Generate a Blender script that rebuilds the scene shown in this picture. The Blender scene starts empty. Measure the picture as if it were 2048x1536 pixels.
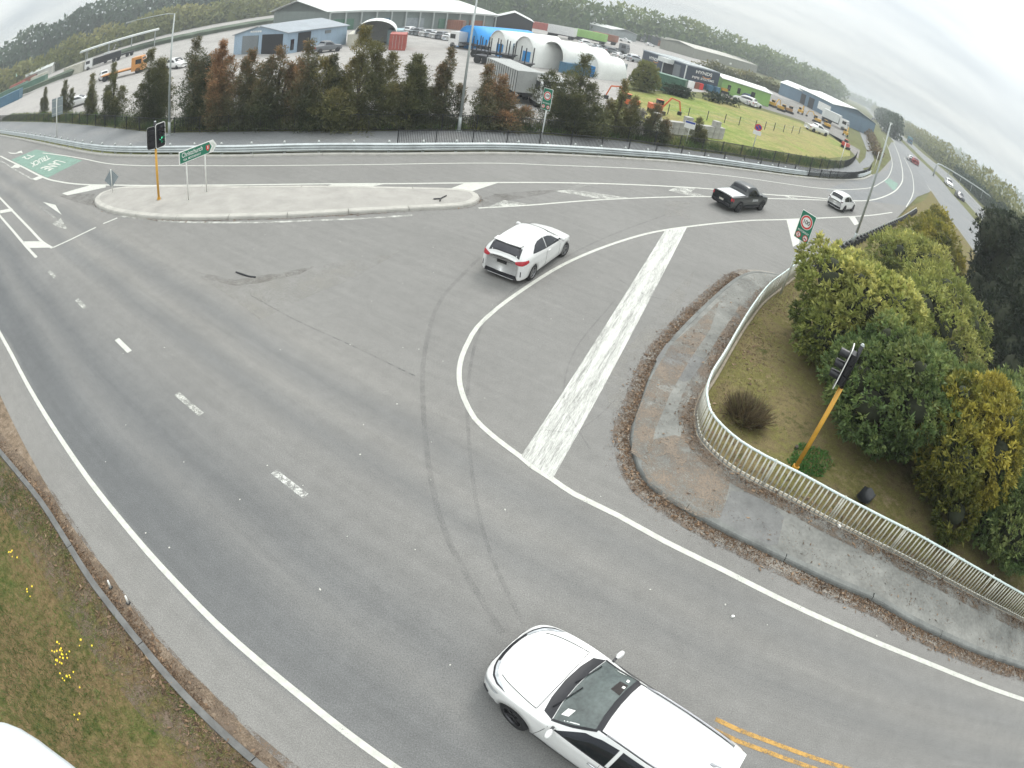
import bpy, bmesh, math, random
import numpy as np
from mathutils import Vector, Matrix
from mathutils.geometry import tessellate_polygon
R = math.radians
S = bpy.context.scene
COL = S.collection

# ------------------------------------------------------------------ camera
CAM_H = 9.6
cd = bpy.data.cameras.new('traffic_camera')
cam = bpy.data.objects.new('traffic_camera', cd); COL.objects.link(cam)
cd.type = 'PANO'
cd.sensor_fit = 'HORIZONTAL'; cd.sensor_width = 36.0; cd.sensor_height = 27.0
LENS = dict(panorama_type='FISHEYE_LENS_POLYNOMIAL', fisheye_fov=R(200), fisheye_polynomial_k0=0.0,
            fisheye_polynomial_k1=-0.047768277, fisheye_polynomial_k2=-0.000286178,
            fisheye_polynomial_k3=3.7997335e-05, fisheye_polynomial_k4=-1.8232499e-06)
for k_, v_ in LENS.items():
    setattr(cd if hasattr(cd, k_) else cd.cycles, k_, v_)
cd.clip_start = 0.05; cd.clip_end = 9000
cam.matrix_world = Matrix.Translation((0, 0, CAM_H)) @ Matrix.Rotation(R(90 - 37.6198), 4, 'X') @ Matrix.Rotation(R(10.4626), 4, 'Z')
S.camera = cam
S.render.resolution_x, S.render.resolution_y = 1024, 768

# ------------------------------------------------------------------ sky: even overcast
SUN_EL, SUN_AZ = R(52), R(-25)
W = bpy.data.worlds.new('World'); S.world = W; W.use_nodes = True
wn, wl = W.node_tree.nodes, W.node_tree.links
wn.clear()
def wnode(t, **kw):
    n = wn.new(t)
    for k, v in kw.items(): setattr(n, k, v)
    return n
wout = wnode('ShaderNodeOutputWorld'); wbg = wnode('ShaderNodeBackground'); wl.new(wbg.outputs[0], wout.inputs[0])
sky = wnode('ShaderNodeTexSky', sky_type='NISHITA', sun_disc=False, sun_elevation=SUN_EL, sun_rotation=-SUN_AZ, air_density=1.0, dust_density=2.0)
wtc = wnode('ShaderNodeTexCoord'); wsep = wnode('ShaderNodeSeparateXYZ'); wl.new(wtc.outputs['Generated'], wsep.inputs[0])
def wmath(op, a, b=None, c=None):
    n = wnode('ShaderNodeMath', operation=op)
    for i, v in enumerate((a, b, c)):
        if v is None: continue
        if isinstance(v, (int, float)): n.inputs[i].default_value = v
        else: wl.new(v, n.inputs[i])
    return n.outputs[0]
el = wmath('MAXIMUM', wsep.outputs['Z'], 0.0)
# cloud sheet seen in perspective: direction / height
den = wmath('ADD', el, 0.10)
cu = wmath('DIVIDE', wsep.outputs['X'], den); cv = wmath('DIVIDE', wsep.outputs['Y'], den)
ccmb = wnode('ShaderNodeCombineXYZ'); wl.new(cu, ccmb.inputs[0]); wl.new(cv, ccmb.inputs[1])
wmap = wnode('ShaderNodeMapping'); wmap.inputs['Rotation'].default_value = (0, 0, R(35)); wmap.inputs['Scale'].default_value = (0.55, 0.9, 1); wl.new(ccmb.outputs[0], wmap.inputs[0])
wno = wnode('ShaderNodeTexNoise'); wno.inputs['Scale'].default_value = 0.8; wno.inputs['Detail'].default_value = 3; wno.inputs['Roughness'].default_value = 0.5; wl.new(wmap.outputs[0], wno.inputs['Vector'])
wramp = wnode('ShaderNodeValToRGB'); wl.new(wno.outputs['Fac'], wramp.inputs[0])
wramp.color_ramp.elements[0].position = 0.34; wramp.color_ramp.elements[0].color = (0.69, 0.745, 0.77, 1)
wramp.color_ramp.elements[1].position = 0.62; wramp.color_ramp.elements[1].color = (0.93, 0.97, 0.96, 1)
# overcast luminance rises towards the zenith
gain = wmath('MULTIPLY_ADD', el, 1.9, 0.86)
wsc = wnode('ShaderNodeVectorMath', operation='SCALE'); wl.new(wramp.outputs[0], wsc.inputs[0]); wl.new(gain, wsc.inputs['Scale'])
wsk = wnode('ShaderNodeVectorMath', operation='SCALE'); wl.new(sky.outputs[0], wsk.inputs[0]); wsk.inputs['Scale'].default_value = 0.08
wmix = wnode('ShaderNodeMix', data_type='RGBA'); wmix.inputs['Factor'].default_value = 0.9
wl.new(wsk.outputs[0], wmix.inputs['A']); wl.new(wsc.outputs[0], wmix.inputs['B'])
wl.new(wmix.outputs['Result'], wbg.inputs[0]); wbg.inputs[1].default_value = 1.0
sl = bpy.data.lights.new('sun', 'SUN'); sl.energy = 2.0; sl.angle = R(25); sl.color = (1.0, 0.96, 0.9)
sun = bpy.data.objects.new('sun', sl); COL.objects.link(sun)
sun.rotation_euler = (R(90) - SUN_EL, 0, SUN_AZ + R(180)); sun.location = (0, 0, 60)
S.view_settings.view_transform = 'Standard'; S.view_settings.look = 'None'; S.view_settings.exposure = 0.0; S.view_settings.gamma = 1.0
S.view_settings.use_curve_mapping = False
W.cycles.sampling_method = 'MANUAL'; W.cycles.sample_map_resolution = 512
S.cycles.adaptive_threshold = 0.02; S.cycles.volume_bounces = 0; S.cycles.max_bounces = 4; S.cycles.diffuse_bounces = 2; S.cycles.glossy_bounces = 2; S.cycles.transparent_max_bounces = 8

# ------------------------------------------------------------------ helpers
def tag(o, label=None, cat=None, group=None, kind=None):
    if label: o['label'] = label
    if cat: o['category'] = cat
    if group: o['group'] = group
    if kind: o['kind'] = kind
    return o
def link(name, me, mat=None, parent=None, loc=None, rz=0.0):
    o = bpy.data.objects.new(name, me); COL.objects.link(o)
    if mat is not None:
        for m in (mat if isinstance(mat, (list, tuple)) else [mat]): me.materials.append(m)
    if parent is not None: o.parent = parent
    if loc is not None: o.location = loc
    if rz: o.rotation_euler = (0, 0, rz)
    return o
def empty(name, loc=(0, 0, 0), rz=0.0, parent=None):
    o = bpy.data.objects.new(name, None); COL.objects.link(o); o.location = loc; o.rotation_euler = (0, 0, rz)
    o.empty_display_size = 0.2
    if parent: o.parent = parent
    return o
def mk(name, vs, fs, smooth=False, fm=None):
    me = bpy.data.meshes.new(name); me.from_pydata([tuple(v) for v in vs], [], [tuple(f) for f in fs])
    if smooth: me.polygons.foreach_set('use_smooth', [True] * len(me.polygons))
    if fm: me.polygons.foreach_set('material_index', fm)
    me.update(); return me
def copy_tree(o, parent=None):
    c = o.copy(); COL.objects.link(c); c.parent = parent
    for ch in list(o.children): copy_tree(ch, c)
    return c
class MB:
    """collects simple solids into one mesh"""
    def __init__(s): s.v, s.f, s.m = [], [], []
    def add(s, vs, fs, m=0):
        b = len(s.v); s.v += [tuple(v) for v in vs]; s.f += [tuple(b + i for i in f) for f in fs]; s.m += [m] * len(fs); return s
    def box(s, c, d, rz=0.0, m=0, bev=0.0):
        x, y, z = d[0] / 2, d[1] / 2, d[2] / 2; ca, sa = math.cos(rz), math.sin(rz)
        if bev <= 0:
            P = [(i * x, j * y, k * z) for k in (-1, 1) for j in (-1, 1) for i in (-1, 1)]
            F = [(0, 2, 3, 1), (4, 5, 7, 6), (0, 1, 5, 4), (2, 6, 7, 3), (0, 4, 6, 2), (1, 3, 7, 5)]
        else:
            e = min(bev, x, y); ring = [(x, y - e), (x - e, y), (-x + e, y), (-x, y - e), (-x, -y + e), (-x + e, -y), (x - e, -y), (x, -y + e)]
            P = [(a, b, -z) for a, b in ring] + [(a, b, z) for a, b in ring]
            F = [tuple(range(7, -1, -1)), tuple(range(8, 16))] + [(i, (i + 1) % 8, 8 + (i + 1) % 8, 8 + i) for i in range(8)]
        return s.add([(c[0] + p[0] * ca - p[1] * sa, c[1] + p[0] * sa + p[1] * ca, c[2] + p[2]) for p in P], F, m)
    def tube(s, p0, p1, r0, r1=None, n=8, cap=True, m=0):
        r1 = r0 if r1 is None else r1
        p0, p1 = Vector(p0), Vector(p1); d = (p1 - p0)
        if d.length < 1e-6: return s
        d.normalize(); a = d.orthogonal().normalized(); b = d.cross(a)
        vs = []
        for p, r in ((p0, r0), (p1, r1)):
            for i in range(n):
                t = 2 * math.pi * i / n; vs.append(p + (a * math.cos(t) + b * math.sin(t)) * r)
        fs = [(i, (i + 1) % n, n + (i + 1) % n, n + i) for i in range(n)]
        if cap: fs += [tuple(range(n - 1, -1, -1)), tuple(range(n, 2 * n))]
        return s.add(vs, fs, m)
    def path(s, pts, r, n=8, m=0):
        pts = [Vector(p) for p in pts]; N = len(pts); vs = []; a = None
        for i, p in enumerate(pts):
            d = (pts[min(i + 1, N - 1)] - pts[max(i - 1, 0)]).normalized()
            a = d.orthogonal().normalized() if a is None else (a - d * a.dot(d)).normalized()
            b = d.cross(a)
            for k in range(n):
                t = 2 * math.pi * k / n; vs.append(p + (a * math.cos(t) + b * math.sin(t)) * r)
        fs = [(i * n + k, i * n + (k + 1) % n, (i + 1) * n + (k + 1) % n, (i + 1) * n + k) for i in range(N - 1) for k in range(n)]
        fs += [tuple(range(n - 1, -1, -1)), tuple(range((N - 1) * n, N * n))]
        return s.add(vs, fs, m)
    def prism(s, poly, z0, z1, m=0):
        n = len(poly); vs = [(p[0], p[1], z0) for p in poly] + [(p[0], p[1], z1) for p in poly]
        tris = tessellate_polygon([[Vector((p[0], p[1], 0)) for p in poly]])
        area = sum(poly[i][0] * poly[(i + 1) % n][1] - poly[(i + 1) % n][0] * poly[i][1] for i in range(n))
        fs = []
        for t in tris:
            A, B, C = (Vector(poly[i][:2]) for i in t)
            up = (B - A).cross(C - A) > 0
            t = t if up else t[::-1]
            fs.append(tuple(n + i for i in t)); fs.append(tuple(i for i in t[::-1]))
        for i in range(n):
            j = (i + 1) % n
            fs.append((i, j, n + j, n + i) if area > 0 else (j, i, n + i, n + j))
        return s.add(vs, fs, m)
    def plate(s, poly, y0, y1, m=0):
        """polygon in the xz plane extruded along y"""
        k = MB().prism([(p[0], p[1]) for p in poly], 0, 1)
        return s.add([(v[0], y0 + (y1 - y0) * (1 - v[2]), v[1]) for v in k.v], k.f, m)
    def build(s, name, mat, parent=None, smooth=False, loc=None, rz=0.0):
        me = mk(name, s.v, s.f, smooth, s.m if isinstance(mat, (list, tuple)) else None)
        return link(name, me, mat, parent, loc, rz)
def poly_sheet(name, poly, z, mat, parent=None):
    tris = tessellate_polygon([[Vector((p[0], p[1], 0)) for p in poly]])
    fs = []
    for t in tris:
        A, B, C = (Vector(poly[i][:2]) for i in t)
        fs.append(t if (B - A).cross(C - A) > 0 else t[::-1])
    return link(name, mk(name, [(p[0], p[1], z) for p in poly], fs), mat, parent)
def smooth_line(pts, step=0.8):
    """Catmull-Rom through the points, resampled"""
    P = [np.array(p, float) for p in pts]
    if len(P) < 3:
        P3 = P
    P = [2 * P[0] - P[1]] + P + [2 * P[-1] - P[-2]]
    out = []
    for i in range(1, len(P) - 2):
        p0, p1, p2, p3 = P[i - 1:i + 3]
        n = max(2, int(np.linalg.norm(p2 - p1) / step))
        for k in range(n):
            t = k / n
            out.append(0.5 * ((2 * p1) + (p2 - p0) * t + (2 * p0 - 5 * p1 + 4 * p2 - p3) * t * t + (3 * p1 - p0 - 3 * p2 + p3) * t ** 3))
    out.append(P[-2]); return [tuple(o) for o in out]
def extend(pts, a=0.0, b=0.0):
    """carry a polyline straight on at either end, in even steps"""
    pts = [tuple(p) for p in pts]
    for dist, at_end in ((a, False), (b, True)):
        if not dist: continue
        p, q = (pts[-1], pts[-2]) if at_end else (pts[0], pts[1])
        d = np.subtract(p, q); st = np.linalg.norm(d); d = d / st; n = max(1, int(round(dist / max(st, 0.4)))); n = min(n, 40)
        new = [tuple(np.array(p) + d * dist * (k + 1) / n) for k in range(n)]
        pts = pts + new if at_end else new[::-1] + pts
    return pts
def offset(pts, w):
    """shift a polyline to its left by w"""
    P = np.array(pts, float); T = np.gradient(P, axis=0); T /= np.linalg.norm(T, axis=1)[:, None] + 1e-9
    return [tuple(p) for p in P + np.stack([-T[:, 1], T[:, 0]], 1) * w]
def sweep(pts, prof, closed=False):
    """profile points (offset to the left, height) swept along a flat polyline"""
    n, m = len(pts), len(prof); vs = []
    P = np.array(pts, float)
    if closed: T = np.roll(P, -1, 0) - np.roll(P, 1, 0)
    else: T = np.gradient(P, axis=0)
    T /= np.linalg.norm(T, axis=1)[:, None] + 1e-9
    N = np.stack([-T[:, 1], T[:, 0]], 1)
    for i in range(n):
        for (o, z) in prof: vs.append((P[i, 0] + N[i, 0] * o, P[i, 1] + N[i, 1] * o, z))
    fs = []
    for i in range(n if closed else n - 1):
        j = (i + 1) % n
        for k in range(m - 1): fs.append((i * m + k, i * m + k + 1, j * m + k + 1, j * m + k))
    if not closed:
        fs.append(tuple(range(m - 1, -1, -1))); fs.append(tuple((n - 1) * m + k for k in range(m)))
    return vs, fs
def ribbon(name, pts, w, z, mat, parent=None, step=0.6, smooth=True):
    pts = smooth_line(pts, step) if smooth else pts
    vs, fs = sweep(pts, [(w / 2, z), (-w / 2, z)])
    return link(name, mk(name, vs, [f for f in fs if len(f) == 4]), mat, parent)
def lengths(pts):
    P = np.array(pts, float); return np.concatenate([[0], np.cumsum(np.linalg.norm(np.diff(P, axis=0), axis=1))])
def along(pts, d):
    L = lengths(pts); P = np.array(pts, float); d = min(max(d, 0), L[-1]); i = min(int(np.searchsorted(L, d, 'right')) - 1, len(P) - 2)
    t = (d - L[i]) / max(L[i + 1] - L[i], 1e-9); p = P[i] + (P[i + 1] - P[i]) * t; tg = P[i + 1] - P[i]; tg = tg / np.linalg.norm(tg)
    return p, tg
def along_many(pts, T):
    L = lengths(pts); P = np.array(pts, float); T = np.clip(T, 0, L[-1]); i = np.clip(np.searchsorted(L, T, 'right') - 1, 0, len(P) - 2)
    d = P[i + 1] - P[i]; ln = np.maximum(L[i + 1] - L[i], 1e-9)[:, None]
    return P[i] + d * ((T - L[i])[:, None] / ln), d / ln
def cut(pts, d0, d1, n=6):
    return [tuple(along(pts, d0 + (d1 - d0) * i / n)[0]) for i in range(n + 1)]

# ------------------------------------------------------------------ materials
class NT:
    def __init__(s, name):
        s.m = bpy.data.materials.new(name); s.m.use_nodes = True; s.n = s.m.node_tree.nodes; s.l = s.m.node_tree.links
        s.b = s.n['Principled BSDF']; s.out = s.n['Material Output']
    def node(s, t, **kw):
        n = s.n.new(t)
        for k, v in kw.items(): setattr(n, k, v)
        return n
    def put(s, sock, v):
        if isinstance(v, (int, float)): sock.default_value = v
        elif isinstance(v, tuple): sock.default_value = v if len(v) == 4 or sock.type != 'RGBA' else v + (1,)
        else: s.l.new(v, sock)
    def math(s, op, *a, clamp=False):
        n = s.node('ShaderNodeMath', operation=op, use_clamp=clamp)
        for i, v in enumerate(a): s.put(n.inputs[i], v)
        return n.outputs[0]
    def noise(s, vec, scale, detail=4, rough=0.55):
        n = s.node('ShaderNodeTexNoise'); n.inputs['Scale'].default_value = scale; n.inputs['Detail'].default_value = detail; n.inputs['Roughness'].default_value = rough
        if vec is not None: s.l.new(vec, n.inputs['Vector'])
        return n.outputs['Fac']
    def ramp(s, fac, stops):
        n = s.node('ShaderNodeValToRGB'); s.l.new(fac, n.inputs[0]); e = n.color_ramp.elements
        while len(e) > 1: e.remove(e[len(e) - 1])
        for k, (p, c) in enumerate(stops):
            x = e[0] if k == 0 else e.new(p)
            x.position = p; x.color = (c, c, c, 1) if isinstance(c, (int, float)) else c + (1,)
        return n.outputs[0]
    def mix(s, fac, a, b, mode='MIX'):
        n = s.node('ShaderNodeMix', data_type='RGBA', blend_type=mode); s.put(n.inputs['Factor'], fac); s.put(n.inputs['A'], a); s.put(n.inputs['B'], b); return n.outputs['Result']
    def bump(s, h, strength=0.2, dist=0.02):
        n = s.node('ShaderNodeBump'); n.inputs['Strength'].default_value = strength; n.inputs['Distance'].default_value = dist
        s.l.new(h, n.inputs['Height']); s.l.new(n.outputs[0], s.b.inputs['Normal'])
    def pos(s): return s.node('ShaderNodeNewGeometry').outputs['Position']
    def obj(s): return s.node('ShaderNodeTexCoord').outputs['Object']
    def turned(s, v, deg, scale):
        return s.mapping(s.mapping(v, (1, 1, 1), (0, 0, R(deg))), scale)
    def mapping(s, v, scale=(1, 1, 1), rot=(0, 0, 0)):
        n = s.node('ShaderNodeMapping'); n.inputs['Scale'].default_value = scale; n.inputs['Rotation'].default_value = rot; s.l.new(v, n.inputs[0]); return n.outputs[0]
MATS = {}
def M(name, col, rough=0.6, metal=0.0, var=0.12, scale=3.0, bump=0.0, spec=0.5, coat=0.0, emit=0.0, streak=False):
    """plain procedural surface: colour broken up by two noises, optional fine relief"""
    if name in MATS: return MATS[name]
    t = NT(name); v = t.obj()
    if streak: v = t.mapping(v, (1, 1, 0.12))
    a = t.noise(v, scale, 5); c = t.noise(v, scale * 9, 3)
    f = t.math('ADD', t.math('MULTIPLY', a, 0.7), t.math('MULTIPLY', c, 0.3))
    lo = tuple(x * (1 - var * 1.6) for x in col); hi = tuple(min(1, x * (1 + var)) for x in col)
    t.l.new(t.ramp(f, [(0.3, lo), (0.7, hi)]), t.b.inputs['Base Color'])
    t.b.inputs['Roughness'].default_value = rough; t.b.inputs['Metallic'].default_value = metal; t.b.inputs['Specular IOR Level'].default_value = spec
    t.b.inputs['Coat Weight'].default_value = coat
    if emit:
        t.b.inputs['Emission Color'].default_value = col + (1,); t.b.inputs['Emission Strength'].default_value = emit
    if bump: t.bump(t.noise(v, scale * 20, 3), bump, 0.01)
    MATS[name] = t.m; return t.m

# ------------------------------------------------------------------ surface materials
def asphalt(name, base, tracks=False):
    t = NT(name); p = t.pos()
    big = t.noise(p, 0.22, 3); mid = t.noise(p, 2.6, 6, 0.78); strk = t.noise(t.turned(p, 23.3, (0.12, 2.2, 1)), 1.6, 4, 0.65); grit = t.noise(p, 38.0, 3, 0.85); fine = grit
    sep = t.node('ShaderNodeSeparateXYZ'); t.l.new(p, sep.inputs[0])
    if tracks:
        # lane co-ordinates of the main road: across = n.(p-p0)
        wob = t.math('MULTIPLY', t.math('SUBTRACT', big, 0.5), 0.9)
        dx = t.math('SUBTRACT', sep.outputs['X'], -19.34); dy = t.math('SUBTRACT', sep.outputs['Y'], 14.27)
        al = t.math('ADD', t.math('MULTIPLY', dx, 0.918), t.math('MULTIPLY', dy, -0.396))
        ac = t.math('ADD', t.math('MULTIPLY', dx, 0.396), t.math('MULTIPLY', dy, 0.918))
        ac = t.math('ADD', ac, t.math('MULTIPLY', t.math('MULTIPLY', al, al), 0.00074))
        ac = t.math('ADD', ac, wob)
        f = t.math('DIVIDE', t.math('ADD', ac, 8.0), 20.0)
        def s(v): return (v + 8.0) / 20.0
        D, L = 0.55, 1.0
        band = t.ramp(f, [(s(-4.1), 0.9), (s(-3.55), 0.86), (s(-3.3), 0.53), (s(-2.5), 0.51), (s(-1.8), 0.73), (s(-1.1), 0.58), (s(-0.5), 0.72), (s(0.2), 0.82), (s(1.0), 0.85), (s(1.6), 0.70), (s(2.3), 0.90), (s(3.1), 0.71), (s(3.9), 0.93), (s(5.2), 0.89), (s(7.0), 0.86)])
        # the bands run out where turning traffic scrubs the seal evenly
        fade = t.ramp(t.math('DIVIDE', t.math('ADD', al, 6.0), 44.0), [(0.0, 1.0), (0.42, 0.95), (0.7, 0.5), (1.0, 0.55)])
        far = t.ramp(t.math('DIVIDE', ac, 12.0), [(0.25, 1.0), (0.6, 0.0)])
        w = t.math('MULTIPLY', fade, far)
        tr = t.math('ADD', t.math('MULTIPLY', band, w), t.math('MULTIPLY', t.math('SUBTRACT', 1.0, w), 0.86))
    else:
        tr = 0.86
    col = t.math('MULTIPLY', tr, base)
    col = t.math('MULTIPLY', col, t.ramp(big, [(0.3, 0.93), (0.7, 1.07)]))
    col = t.math('MULTIPLY', col, t.ramp(grit, [(0.3, 0.60), (0.5, 1.0), (0.7, 1.45)]))
    col = t.math('MULTIPLY', col, t.ramp(mid, [(0.3, 0.90), (0.5, 1.0), (0.7, 1.09)]))
    col = t.math('MULTIPLY', col, t.ramp(strk, [(0.3, 0.93), (0.7, 1.06)]))
    vor = t.node('ShaderNodeTexVoronoi'); vor.inputs['Scale'].default_value = 1.6; t.l.new(p, vor.inputs['Vector'])
    col = t.math('MULTIPLY', col, t.ramp(vor.outputs['Distance'], [(0.0, 0.6), (0.012, 0.7), (0.025, 1.0)]))
    # dark tracks are bluish bitumen, worn parts show warm stone
    blue = t.mix(t.ramp(t.math('DIVIDE', tr, 1.0) if tracks else big, [(0.5, 0.0), (0.95, 1.0)]), (0.97, 1.0, 1.02), (1.04, 1.0, 0.93))
    cc = t.node('ShaderNodeCombineColor')
    for i in range(3): t.l.new(col, cc.inputs[i])
    t.l.new(t.mix(1.0, cc.outputs[0], blue, 'MULTIPLY'), t.b.inputs['Base Color'])
    t.b.inputs['Roughness'].default_value = 0.8; t.b.inputs['Specular IOR Level'].default_value = 0.35
    
    return t.m
A_MAIN = asphalt('chip_seal_main', 0.208, True)
A_RAMP = asphalt('chip_seal_ramp', 0.2)
A_PATH = asphalt('path_asphalt', 0.215)
A_FAR = asphalt('motorway_asphalt', 0.22)
def ground_mat(name, cols, s1=0.5, s2=6.0, bump=0.5, con=1.0):
    t = NT(name); p = t.pos()
    a = t.noise(p, s1, 4, 0.6); b = t.noise(p, s2, 3, 0.7); c = t.noise(p, s2 * 7, 1, 0.8)
    n = len(cols); lo, hi = 0.32, 0.68
    ca = t.ramp(t.math('ADD', t.math('MULTIPLY', a, 0.65), t.math('MULTIPLY', b, 0.35)), [(lo + (hi - lo) * i / (n - 1), cols[i]) for i in range(n)])
    d = t.math('MULTIPLY', t.ramp(b, [(0.3, 1 - .25 * con), (0.7, 1 + .2 * con)]), t.ramp(c, [(0.3, 1 - .3 * con), (0.7, 1 + .3 * con)]))
    cc = t.node('ShaderNodeCombineColor')
    for i in range(3): t.l.new(d, cc.inputs[i])
    t.l.new(t.mix(1.0, ca, cc.outputs[0], 'MULTIPLY'), t.b.inputs['Base Color'])
    t.b.inputs['Roughness'].default_value = 0.95; t.b.inputs['Specular IOR Level'].default_value = 0.1
    return t.m
G_TERR = ground_mat('rough_grass', [(0.10, 0.085, 0.04), (0.12, 0.13, 0.05), (0.15, 0.14, 0.07)], 0.06, 1.0)
G_VERGE = ground_mat('verge_soil', [(0.05, 0.085, 0.02), (0.10, 0.095, 0.035), (0.15, 0.105, 0.055), (0.07, 0.10, 0.03)], 0.55, 5.0)
G_BANK = ground_mat('bank_soil', [(0.085, 0.09, 0.028), (0.17, 0.135, 0.07), (0.14, 0.13, 0.045), (0.21, 0.155, 0.10)], 0.5, 5.0)
G_PADDOCK = ground_mat('mown_paddock', [(0.15, 0.215, 0.045), (0.20, 0.24, 0.065), (0.27, 0.235, 0.10), (0.18, 0.225, 0.055)], 0.045, 0.4, 0.2, 0.7)
G_YARD = ground_mat('yard_concrete', [(0.27, 0.26, 0.245), (0.33, 0.315, 0.30), (0.36, 0.345, 0.325)], 0.05, 0.4, 0.1, 0.25)
G_DIRT = ground_mat('bare_dirt', [(0.13, 0.10, 0.07), (0.19, 0.145, 0.105), (0.24, 0.195, 0.15)], 0.5, 4.0)
G_GRAVEL = ground_mat('gravel_lot', [(0.17, 0.165, 0.155), (0.22, 0.21, 0.195), (0.25, 0.235, 0.22)], 0.08, 0.5, 0.2, 0.4)
def paint(name, col, wear, scale=2.2, edge=0.06, floor=0.12, top=1.0, grain=None):
    """road paint worn through to the stone: holes are see-through"""
    t = NT(name); p = t.pos()
    if grain: p = t.turned(p, grain, (1, 0.07, 1))
    n = t.math('ADD', t.math('MULTIPLY', t.noise(p, scale, 5, 0.7), 0.55), t.math('MULTIPLY', t.noise(p, scale * 16, 3, 0.8), 0.45))
    al = t.ramp(n, [(wear, floor), (wear + edge, top)])
    d = t.ramp(t.noise(p, scale * 3, 4), [(0.3, 0.78), (0.7, 1.0)])
    cc = t.node('ShaderNodeCombineColor')
    for i in range(3): t.l.new(t.math('MULTIPLY', d, col[i]), cc.inputs[i])
    t.l.new(cc.outputs[0], t.b.inputs['Base Color']); t.b.inputs['Roughness'].default_value = 0.65
    t.l.new(al, t.b.inputs['Alpha'])
    return t.m
G_DIRTP = paint('dirt_film', (0.22, 0.17, 0.125), 0.44, 1.3, 0.14, 0.0, 0.9)
bq = np.subtract((6.54,27.17), (0.9,9.53)); BARG = math.degrees(math.atan2(bq[0], bq[1]))
P_WHITE = paint('white_paint', (0.54, 0.54, 0.49), 0.34)
P_WORN = paint('worn_white_paint', (0.60, 0.60, 0.55), 0.44, 2.0, 0.16)
P_FAINT = paint('faint_white_paint', (0.52, 0.52, 0.48), 0.50, 1.6, 0.2)
P_FLECK = paint('flaked_white_paint', (0.66, 0.66, 0.62), 0.485, 5.0, 0.03)
P_BAR = paint('scuffed_white_paint', (0.60, 0.60, 0.56), 0.36, 4.0, 0.2, 0.3, 1.0, BARG)
P_YELLOW = paint('yellow_paint', (0.50, 0.29, 0.07), 0.42, 4.0, 0.1)
P_GREEN = paint('green_road_surface', (0.24, 0.40, 0.32), 0.30, 1.2, 0.2, 0.3, 0.68)
P_TYRE = paint('tyre_rubber_mark', (0.11, 0.11, 0.11), 0.44, 1.8, 0.2, 0.04, 0.24)
CONC = M('kerb_concrete', (0.40, 0.385, 0.35), 0.85, 0, 0.14, 2.5, 0.3)
CONC_D = M('weathered_concrete', (0.17, 0.175, 0.165), 0.9, 0, 0.25, 2.0, 0.3)
ISL = M('island_seal', (0.33, 0.315, 0.29), 0.9, 0, 0.12, 1.2, 0.4)
GALV = M('galvanised_steel', (0.50, 0.53, 0.53), 0.42, 0.55, 0.14, 1.5)
GALV_P = M('galvanised_pole', (0.42, 0.45, 0.44), 0.5, 0.3, 0.12, 2.0)
BLACKM = M('black_powder_coat', (0.018, 0.019, 0.022), 0.45, 0, 0.2, 4.0)
WHITEM = M('white_painted_steel', (0.70, 0.72, 0.70), 0.4, 0, 0.10, 3.0)
CREAM = M('cream_painted_bar', (0.62, 0.61, 0.54), 0.55, 0, 0.18, 5.0)
RAILTOP = M('rail_top_paint', (0.62, 0.72, 0.70), 0.35, 0, 0.10, 4.0)
YPOLE = M('signal_pole_yellow', (0.62, 0.33, 0.045), 0.45, 0, 0.14, 2.0)
SIGBLK = M('signal_black', (0.012, 0.012, 0.016), 0.35, 0, 0.2, 5.0)
WOODP = M('dark_timber_post', (0.05, 0.05, 0.055), 0.85, 0, 0.3, 4.0)

# ------------------------------------------------------------------ terrain and carriageways
def disc(r, n=96): return [(math.cos(2 * math.pi * i / n) * r, math.sin(2 * math.pi * i / n) * r) for i in range(n)]
tag(poly_sheet('terrain', disc(4200), -0.06, G_TERR), 'flat rough grass plain reaching to the horizon', kind='structure')

SHOULDER = [(-15.09,7.34),(-14.76,7.2),(-13.1,6.47),(-10.87,5.48),(-9.27,4.75),(-7.88,4.18),(-7.14,3.92),(-6.32,3.45),(-5.21,2.93),(-4.13,2.51),(-3.3,2.07),(-2.7,1.73)]
LKERB = [(-13.06,5.47),(-11.95,5.22),(-10.22,4.75),(-8.62,4.07),(-7.77,3.65),(-6.93,3.29),(-5.96,2.86),(-5.31,2.55),(-4.54,2.19),(-3.83,1.87),(-2.82,1.43)]
RKERB = [(11.27,24.27),(10.78,24.16),(9.81,23.81),(8.63,22.56),(6.69,19.51),(4.86,16.28),(4.03,14.27),(3.45,12.2),(3.24,11.46),(3.2,10.88),(3.33,10.02),(3.63,9.46),(4.26,9.03),(4.95,8.61),(6.03,8.11),(7.14,7.61),(8.28,7.09),(9.42,6.65),(10.51,5.98),(13.19,4.69),(16.08,3.51)]
FKERB = [(-68.96,43.53),(-49.76,36.21),(-38.32,31.82),(-32.38,29.68),(-28.34,28.6),(-24.14,28.07),(-19.95,28.03),(-16.27,28.45),(-9.7,30.46),(-5.84,32.41),(-2.88,34.23),(1.3,36.65),(5.59,39.26),(8.54,41.21),(13.03,43.86),(16.73,46.12),(21.39,49.25),(26.24,53.33),(32.14,59.07),(36.57,63.85),(41.77,70.78)]
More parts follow.
